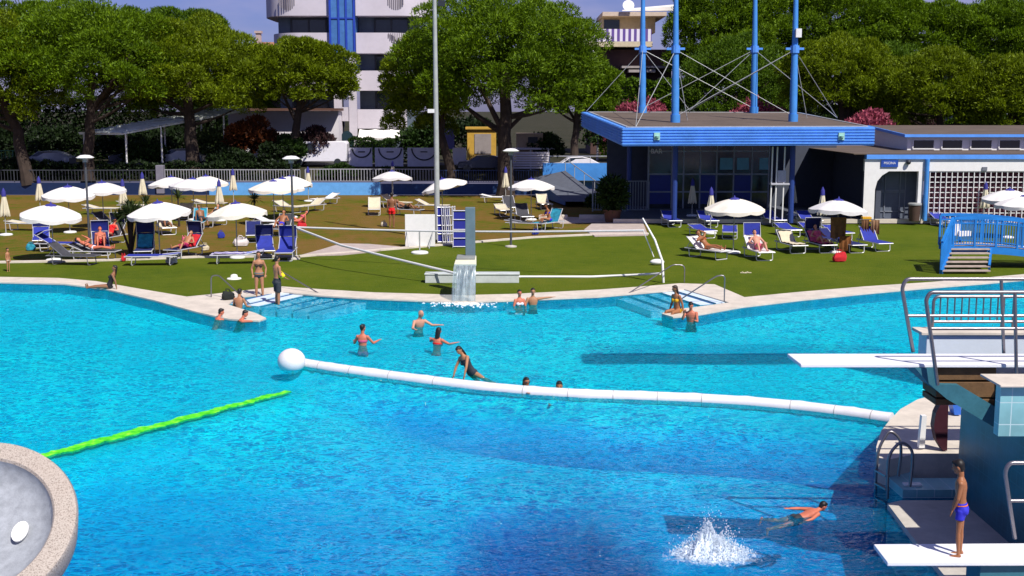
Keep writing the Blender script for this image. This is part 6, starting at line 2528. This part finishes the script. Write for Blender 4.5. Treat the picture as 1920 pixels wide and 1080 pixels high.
    if shades:
        e = MB()
        for q in (-1, 1):
            e.ball(hc + HR @ V(q * .034, -.094, .006) * hs, (.031 * hs, .010 * hs, .022 * hs), 10, 6, 0, H4)
        e.tube([hc + HR @ V(q, -.094 if abs(q) < .06 else -.02, .012) * hs for q in (-.085, -.05, .05, .085)], .006 * hs, 5)
        e.build('sunglasses', DARK, t, 60)
    # clothes
    for kind, cm in wear:
        c = MB()
        g_ = .010 * s
        if kind in ('trunks', 'briefs', 'shorts'):
            hi = .12 if kind != 'briefs' else .07
            c.loft([(spine(-.12), X, F, .09 * s, .08 * s)] + [(spine(d), X, F, a * s + g_, b * s + g_) for d, a, b in tors[1:4] if d <= hi + .001] + ([(spine(hi), X, F, (hipw * .95) * s + g_, .105 * s + g_)] if hi > .1 else []))
            for q in (-1, 1):
                c.ball(spine(-.03) + X * (q * .075 * s) - F * (.055 * s), (.082 * s + g_,) * 3, 10, 8)
            cut = {'briefs': .12, 'trunks': .42, 'shorts': .80}[kind]
            for pts, rr in L_ends:
                a, b = pts[0], pts[3]
                c.tube([a.lerp(b, x) for x in (0, cut * .5, cut)], [rr[0] + g_ * 1.3, lerp(rr[0], rr[1], cut) + g_ * 1.6, lerp(rr[0], rr[2], cut) + g_ * 2.2], 12)
            nm = {'briefs': 'swim_briefs', 'trunks': 'swim_trunks', 'shorts': 'swim_shorts'}[kind]
        elif kind == 'onepiece':
            c.loft([(spine(-.11), X, F, .085 * s, .075 * s)] + [(spine(d), X, F, a * s + g_, b * s + g_) for d, a, b in tors[1:8]])
            for q in (-1, 1):
                c.ball(spine(-.03) + X * (q * .075 * s) - F * (.055 * s), (.082 * s + g_,) * 3, 10, 8)
                c.ball(spine(.37) + X * (q * .078 * s) + F * (.085 * s), (.062 * s + g_,) * 3, 10, 8)
            nm = 'swimsuit'
        elif kind == 'top':
            c.loft([(spine(d), X, F, lerp(waistw * 1.06, shw * .92, (d - .30) / .12) * s + g_, .112 * s + g_) for d in (.335, .36, .39, .415)])
            for q in (-1, 1):
                c.ball(spine(.37) + X * (q * .078 * s) + F * (.085 * s), (.060 * s + g_,) * 3, 10, 8)
            nm = 'bikini_top'
        elif kind == 'belt':
            c.loft([(spine(d), X, F, hipw * s * .97 + g_ * 1.8, .108 * s + g_ * 1.8) for d in (.055, .085)])
            nm = 'waistband'
        add_mesh(nm, remeshed(nm, c, .011, 2, cm), t)
    return t


def cloth(name, col):
    return mat(name, col, .8, var=.2, scale=10)


BLK, DNV = cloth('black_swimwear', (.012, .012, .016)), cloth('dark_grey_swimwear', (.03, .035, .045))
YEL, PNK = cloth('yellow_swimwear', (.72, .36, .01)), cloth('pink_swimwear', (.62, .10, .20))
ROY, ORG, WHS, RED_ = cloth('royal_blue_swimwear', (.03, .03, .50)), cloth('orange_band', (.80, .17, .01)), cloth('white_swimwear', (.72, .70, .74)), cloth('red_swimwear', (.70, .01, .012))
GRB = cloth('teal_grey_band', (.16, .24, .25))
down = (V(.10, 0, -1), V(.05, -.1, -1))
DL = ((V(.08, -.15, -1), V(.05, .1, -1)), (V(-.08, -.15, -1), V(-.05, .1, -1)))

# boy on the lower board, feet on the board
bpos = G(1798, 1042, ZL)
person('boy in blue trunks with an orange waistband standing on the lower springboard', bpos + Vector((0, .02, 0)), R(-112), 1.27, pz=.665, head=(-8, 14), pitch=3,
       arms=((V(.10, -.12, -1), V(-.20, -.35, -1)), (V(-.10, -.12, -1), V(.20, -.35, -1))), legs=((V(.03, -.06, -1), V(.0, .05, -1)), (V(-.03, .05, -1), V(0, .02, -1))),
       skin='deep', wear=(('trunks', ROY), ('belt', ORG)), voxel=.007, face=True, child=True)
# swimmer
person('boy swimming face down with arms swept back, away from the splash', G(1494, 968, 0), R(106), 1.22, pz=-.06, pitch=72, head=(0, -36),
       arms=((V(.50, .85, .0), V(.12, 1, .06)), (V(-.45, .8, -.2), V(-.1, 1, -.2))), legs=((V(.12, 1, -.06), V(.05, 1, .18)), (V(-.12, 1, -.16), V(-.05, 1, -.10))),
       skin='red', wear=(('trunks', DNV),), voxel=.009)
# two heads behind the float
person('dark haired woman in sunglasses looking over the long white float', G(985, 729, 0), R(25), 1.68, pz=-.56, pitch=4, head=(0, -4), legs=DL,
       arms=((V(.3, -.9, .30), V(-.1, -1, .2)), (V(-.3, -.9, .25), V(.1, -1, .15))), skin='deep', style='long', fem=True, wear=(('onepiece', BLK),), shades=True, face=True)
person('short haired man behind the long white float with one hand laid over it', G(1048, 735, 0), R(5), 1.74, pz=-.60, pitch=4, head=(-8, 4), legs=DL,
       arms=((V(.75, -.55, .55), V(-.1, -1, -.05)), (V(-.3, -.6, -.3), V(0, -1, .1))), skin='deep', wear=(('trunks', BLK),), face=True)
# girl climbing by the float
person('girl in a dark swimsuit rising out of the water against the float', G(884, 709, 0), R(-48), 1.56, pz=.16, pitch=24, roll=-12, head=(8, 10), legs=((V(.15, .85, -.55), V(.05, 1, -.5)), (V(-.15, .8, -.7), V(0, .9, -.7))),
       arms=((V(.35, -.45, -1), V(.1, -.4, -1)), (V(-.3, -.4, -1), V(0, -.4, -1))), skin='tan', style='long', fem=True, wear=(('onepiece', DNV),), face=True)
person('dark haired swimmer seen from behind, arms spread on the water', G(818, 645, 0), R(150), 1.66, pz=-.36, pitch=10, head=(10, 0), legs=DL,
       arms=((V(.8, -.6, -.35), V(.6, -.9, .12)), (V(-.6, -.7, -.55), V(-.4, -.9, .1))), skin='red', style='long', fem=True, wear=(('top', RED_), ('briefs', RED_)))
person('woman in a pink bikini standing chest deep, seen from behind', G(680, 647, 0), R(168), 1.64, pz=-.22, head=(-25, 0), legs=DL,
       arms=((V(.55, -.3, -.9), V(.3, -.9, .1)), (V(-.6, -.4, -.8), V(-.4, -.9, .2))), skin='red', style='bun', fem=True, wear=(('top', PNK), ('briefs', PNK)))
person('bald man wading with arms on the water, farthest of the swimmers in mid pool', G(784, 612, 0), R(28), 1.74, pz=-.30, pitch=14, head=(30, 4), legs=DL,
       arms=((V(.75, -.5, -.5), V(.8, -.6, .05)), (V(-.5, -.6, -.75), V(-.1, -1, .1))), skin='pink', style='bald', wear=(('trunks', BLK),), face=True)
person('woman chest deep at the far pool edge, beside the man with outstretched arm', G(974, 573, 0), R(14), 1.66, pz=-.28, legs=DL,
       arms=((V(.25, -.25, -1), V(-.2, -.8, -.3)), (V(-.3, -.25, -1), V(.2, -.8, -.3))), skin='red', style='bun', fem=True, wear=(('top', WHS), ('briefs', WHS)), face=True)
person('man chest deep at the far pool edge, one arm stretched along the coping', G(999, 571, 0), R(4), 1.75, pz=-.30, legs=DL,
       arms=((V(1, .25, .10), V(1, .15, .06)), (V(-.4, -.3, -.9), V(-.1, -.6, -.6))), skin='tan', wear=(('trunks', BLK),), face=True)
person('woman in a yellow bikini sitting on the tip of the right pool edge', G(1270, 586, CZ), R(-52), 1.68, pz=.10, pitch=8, head=(-30, 6),
       legs=((V(.2, -1, -.05), V(.05, -.25, -1)), (V(-.15, -1, -.05), V(0, -.25, -1))), arms=((V(.25, .30, -1), V(.1, .1, -1)), (V(-.25, .1, -1), V(.0, -.5, -1))),
       skin='deep', style='long', hair='brown', fem=True, wear=(('top', YEL), ('briefs', YEL)), face=True)
person('man in the water beside the woman in yellow, hand at his chin', G(1296, 603, 0), R(-22), 1.74, pz=-.20, pitch=8, head=(12, 12), legs=DL,
       arms=((V(.25, -.4, -1), V(-.2, -.9, .3)), (V(-.15, -.7, -.6), V(.35, -.35, 1))), skin='red', wear=(('trunks', BLK),), face=True)
# two on the steps
person('stocky woman in a dark bikini standing on the left steps, facing the pool', G(487, 560, -.08), R(12), 1.72, fem=True, style='short',
       arms=((V(.40, .15, -1), V(-.12, -.35, -1)), (V(-.40, .15, -1), V(.12, -.35, -1))), legs=((V(.06, -.03, -1), V(.02, .03, -1)), (V(-.06, -.03, -1), V(-.02, .03, -1))),
       skin='tan', wear=(('briefs', DNV), ('top', cloth('brown_swimwear', (.05, .03, .02))), ('belt', GRB)), face=True)
person('man in long dark shorts standing on the left steps with his back half turned', G(521, 577, -.14), R(128), 1.82,
       arms=((V(.22, -.15, -1), V(-.1, -.8, -.35)), (V(-.22, -.05, -1), V(.15, -.8, -.4))), legs=((V(.05, -.06, -1), V(.02, .05, -1)), (V(-.05, .02, -1), V(-.02, .05, -1))),
       skin='tan', wear=(('shorts', DNV),), head=(10, 10))
o = MB()
o.ball((0, 0, 0), (.13, .07, .10), 14, 8)
o.tube([(-.08, 0, .06), (0, 0, .16), (.08, 0, .06)], .018, 6)
o = o.build('snorkel_bag', cloth('bright_yellow', (.75, .62, .01)), None, 60)
o.location = D(528, 517, G(521, 577, -.14).y - .12)
tag(o, 'small bright yellow bag held at the waist by the man in long dark shorts', 'bag')
# leaning on the left spit
person('dark haired bather leaning with both forearms on the left pool edge, the outer one', G(399, 599, 0), R(116), 1.68, pz=-.46, pitch=22, head=(0, -6), legs=DL,
       arms=((V(.3, -1, .10), V(.0, -1, .06)), (V(-.3, -1, .08), V(0, -1, .04))), skin='red', wear=(('trunks', BLK),))
person('bather with a green hair band leaning on the left pool edge near its tip', G(441, 604, 0), R(112), 1.66, pz=-.40, pitch=26, head=(-12, -4), legs=DL, fem=True,
       arms=((V(.3, -1, .02), V(.1, -1, .02)), (V(-.35, -1, .02), V(.0, -1, .02))), skin='red', wear=(('onepiece', cloth('dark_green_swimwear', (.01, .06, .04))),))
person('bather sitting on the left steps with only head and shoulders above the pool edge', G(447, 577, 0), R(160), 1.66, pz=-.18, pitch=8,
       legs=((V(.2, -1, .05), V(.0, -.4, -1)), (V(-.2, -1, .05), V(0, -.4, -1))), arms=((V(.4, -.2, -1), V(.1, -.8, -.2)), (V(-.4, -.2, -1), V(-.1, -.8, -.2))), skin='tan', wear=(('trunks', BLK),))
# on the far left coping
person('dark haired person sitting on the pool edge with legs stretched along it', G(205, 541, CZ), R(-84), 1.64, pz=.11, pitch=-22, head=(20, 10),
       legs=((V(.12, -1, .02), V(.02, -1, -.08)), (V(-.05, -1, .02), V(-.02, -1, -.10))), arms=((V(.25, .45, -1), V(.05, .15, -1)), (V(-.2, -.2, -1), V(0, -.7, -.6))),
       skin='brown', style='long', fem=True, wear=(('onepiece', BLK),))
person('small child standing on the grass at the left edge of the picture', G(16, 509, LAWN), R(70), .98, pz=.50, skin='tan', child=True, style='short', wear=(('briefs', cloth('pale_swimwear', (.55, .42, .32))),))
# sunbathers
lgq = LG['l2']
person('woman in white bikini bottoms lying on the dark lounger, head to the left', lgq.location + Vector((0, 0, 0)), lgq.rotation_euler.z, 1.84, pz=.57, pitch=-66, fem=True, style='long', head=(25, 0),
       legs=((V(.08, -1, .05), V(.03, -1, -.06)), (V(-.06, -1, .12), V(-.02, -1, -.14))), arms=((V(.35, -.2, .2), V(-.35, .8, .55)), (V(-.5, -.5, .0), V(.4, -.6, .35))),
       skin='red', wear=(('briefs', WHS), ('top', BLK)))
lgq = LG['l4']
person('sunbather with raised knees under the blue hood behind the lying woman', lgq.location, lgq.rotation_euler.z, 1.86, pz=.57, pitch=-46, legs=((V(.12, -.75, .75), V(.02, -.35, -1)), (V(-.12, -.75, .72), V(-.02, -.4, -1))),
       skin='red', wear=(('trunks', FRED),))
lgq = LG['l7']
person('sunbather in red and blue trunks reclining on the lounger with the red towel', lgq.location, lgq.rotation_euler.z, 1.72, pz=.52, pitch=-44, legs=((V(.12, -.9, .45), V(.05, -.7, -.8)), (V(-.12, -1, .1), V(-.03, -1, -.1))),
       arms=((V(.4, -.3, -.6), V(-.2, -.8, .1)), (V(-.4, -.3, -.6), V(.2, -.8, .2))), skin='tan', wear=(('shorts', cloth('red_blue_swimwear', (.40, .02, .10))),))
person('man in red trunks standing under the small far parasol', G(735, 427, LAWN), R(170), 1.98, skin='brown', wear=(('trunks', RED_),), voxel=.014)
lgq = LG['d5']
person('sunbather sitting upright with bent knees on the teal backed lounger', lgq.location + Vector((0, .15, 0)), R(-70), 1.85, pz=.58, pitch=12, head=(0, 8), legs=((V(.15, -1, .25), V(0, -.45, -1)), (V(-.1, -1, .15), V(0, -.5, -1))),
       arms=((V(.1, -.5, -1), V(-.05, -.9, -.2)), (V(-.1, -.5, -1), V(.05, -.9, -.2))), skin='deep', style='long', fem=True, wear=(('briefs', ROY), ('top', ROY)), voxel=.013)
lgq = LG['r1']
person('tanned sunbather lying with one arm raised over the head, leftmost of the front row', lgq.location, lgq.rotation_euler.z, 1.88, pz=.57, pitch=-50, fem=True, style='short', hair='brown', head=(0, 10),
       legs=((V(.10, -1, .14), V(.02, -1, -.22)), (V(-.08, -1, .05), V(-.02, -1, -.08))), arms=((V(.6, .25, .75), V(-.8, .35, .3)), (V(-.55, -.3, -.2), V(.5, -.5, .35))),
       skin='deep', wear=(('briefs', cloth('rust_swimwear', (.35, .09, .02))), ('top', cloth('rust_swimwear', (.35, .09, .02)))))
lgq = LG['r2']
person('pink skinned sunbather lying with bent knees below the blue sunshade hood', lgq.location, lgq.rotation_euler.z, 1.88, pz=.57, pitch=-46, style='short', head=(0, 12),
       legs=((V(.16, -.85, .45), V(.03, -.7, -.75)), (V(-.16, -.85, .42), V(-.03, -.7, -.75))), arms=((V(.45, -.35, -.5), V(-.1, -1, .0)), (V(-.45, -.35, -.5), V(.1, -1, .0))), skin='pink', wear=(('trunks', PNK),), face=True)
lgq = LG['c5']
person('bather seated beside the dark teal lounger between the two nearest parasols', lgq.location + Vector((.15, 0, 0)), lgq.rotation_euler.z + R(25), 1.84, pz=.57, pitch=-38, legs=((V(.15, -1, .15), V(0, -.6, -1)), (V(-.15, -1, .15), V(0, -.6, -1))),
       skin='brown', wear=(('trunks', DNV),), voxel=.014)
lgq = LG['c6']
person('bather leaning on an elbow in the grass by the second lamp', G(560, 418, LAWN), R(-60), 1.68, pz=.14, pitch=-50, legs=((V(.12, -1, .1), V(0, -1, -.1)), (V(-.12, -.8, .6), V(0, -.6, -1))),
       skin='red', style='long', fem=True, wear=(('briefs', PNK), ('top', PNK)), voxel=.014)

for kx, lb_, sk, st, wr, ptc in (('e3', 'bather reclining on the cream lounger right of the yucca stems', 'brown', 'short', (('trunks', DNV),), -42), ('e4', 'bather lying on the teal lounger in the left cluster', 'tan', 'long', (('onepiece', BLK),), -44),
                            ('e2', 'bather in red lying in the shade left of the yucca stems', 'red', 'bun', (('onepiece', RED_),), -46), ('e8', 'bather sitting back on the grey lounger by the second lamp', 'deep', 'short', (('trunks', ROY),), -38),
                            ('r4', 'bather under the pink towel wearing a dark top', 'pink', 'long', (('onepiece', FPINK),), -46), ('c9', 'bather lying on the grey lounger behind the man in red trunks', 'brown', 'short', (('trunks', BLK),), -66)):
    lgq = LG[kx]
    person(lb_, lgq.location, lgq.rotation_euler.z, 1.84, pz=.57, pitch=ptc, style=st, fem=st != 'short', head=(random.uniform(-25, 25), 6), skin=sk, wear=wr, voxel=.013,
           legs=((V(.12, -1, .16), V(.02, -.9, -.3)), (V(-.10, -.85, .5), V(-.03, -.75, -.65))), arms=((V(.42, -.35, -.5), V(-.15, -.9, .05)), (V(-.42, -.35, -.5), V(.15, -.9, .05))))

# ================================================================== light, sky and camera
SUN = Vector((.45, -.62, .95)).normalized()
el = math.asin(SUN.z)
az = math.atan2(SUN.x, SUN.y)
w = bpy.data.worlds.new('World')
SC.world = w
w.use_nodes = True
nt = w.node_tree
nt.nodes.clear()
sky = nt.nodes.new('ShaderNodeTexSky')
sky.sky_type = 'NISHITA'
sky.sun_disc = False
sky.sun_elevation = el
sky.sun_rotation = az
sky.air_density = 1.0
sky.dust_density = .6
sky.ozone_density = 4.0
bg = nt.nodes.new('ShaderNodeBackground')
bg.inputs['Strength'].default_value = .10
wo = nt.nodes.new('ShaderNodeOutputWorld')
sc_ = mixcol(nt, 1.0, sky.outputs[0], (.42, .40, .74), 'MULTIPLY')
cn = noise_tex(nt, coords(nt, 'Generated', (1, 1, 3.2)), 4.5, 5, .6)
cf = ramp(nt, cn, [(.42, (0, 0, 0)), (.72, (.55, .55, .55))])     # thin high cloud
link(nt, mixcol(nt, cf, sc_, (4.3, 3.9, 5.6)), bg.inputs[0])
link(nt, bg.outputs[0], wo.inputs[0])
sl_ = bpy.data.lights.new('sun', 'SUN')
sl_.energy = 4.8
sl_.angle = R(.53)
sl_.color = (1.0, .955, .88)
so = bpy.data.objects.new('sun', sl_)
COL.objects.link(so)
so.rotation_euler = (-SUN).to_track_quat('-Z', 'Y').to_euler()

cam = bpy.data.cameras.new('camera')
co = bpy.data.objects.new('camera', cam)
COL.objects.link(co)
cam.sensor_width = 36
cam.lens = FPX / 1920 * 36
cam.clip_start = .1
cam.clip_end = 5000
co.location = (0, 0, CH)
co.rotation_euler = (PI / 2 - PITCH, 0, 0)
SC.camera = co
SC.view_settings.view_transform = 'Standard'
SC.view_settings.look = 'None'
SC.view_settings.exposure = .25
SC.view_settings.gamma = 1
SC.render.engine = 'CYCLES'
SC.cycles.max_bounces = 8
SC.cycles.transparent_max_bounces = 24
SC.cycles.caustics_reflective = False
SC.cycles.caustics_refractive = False
SC.cycles.use_denoising = True
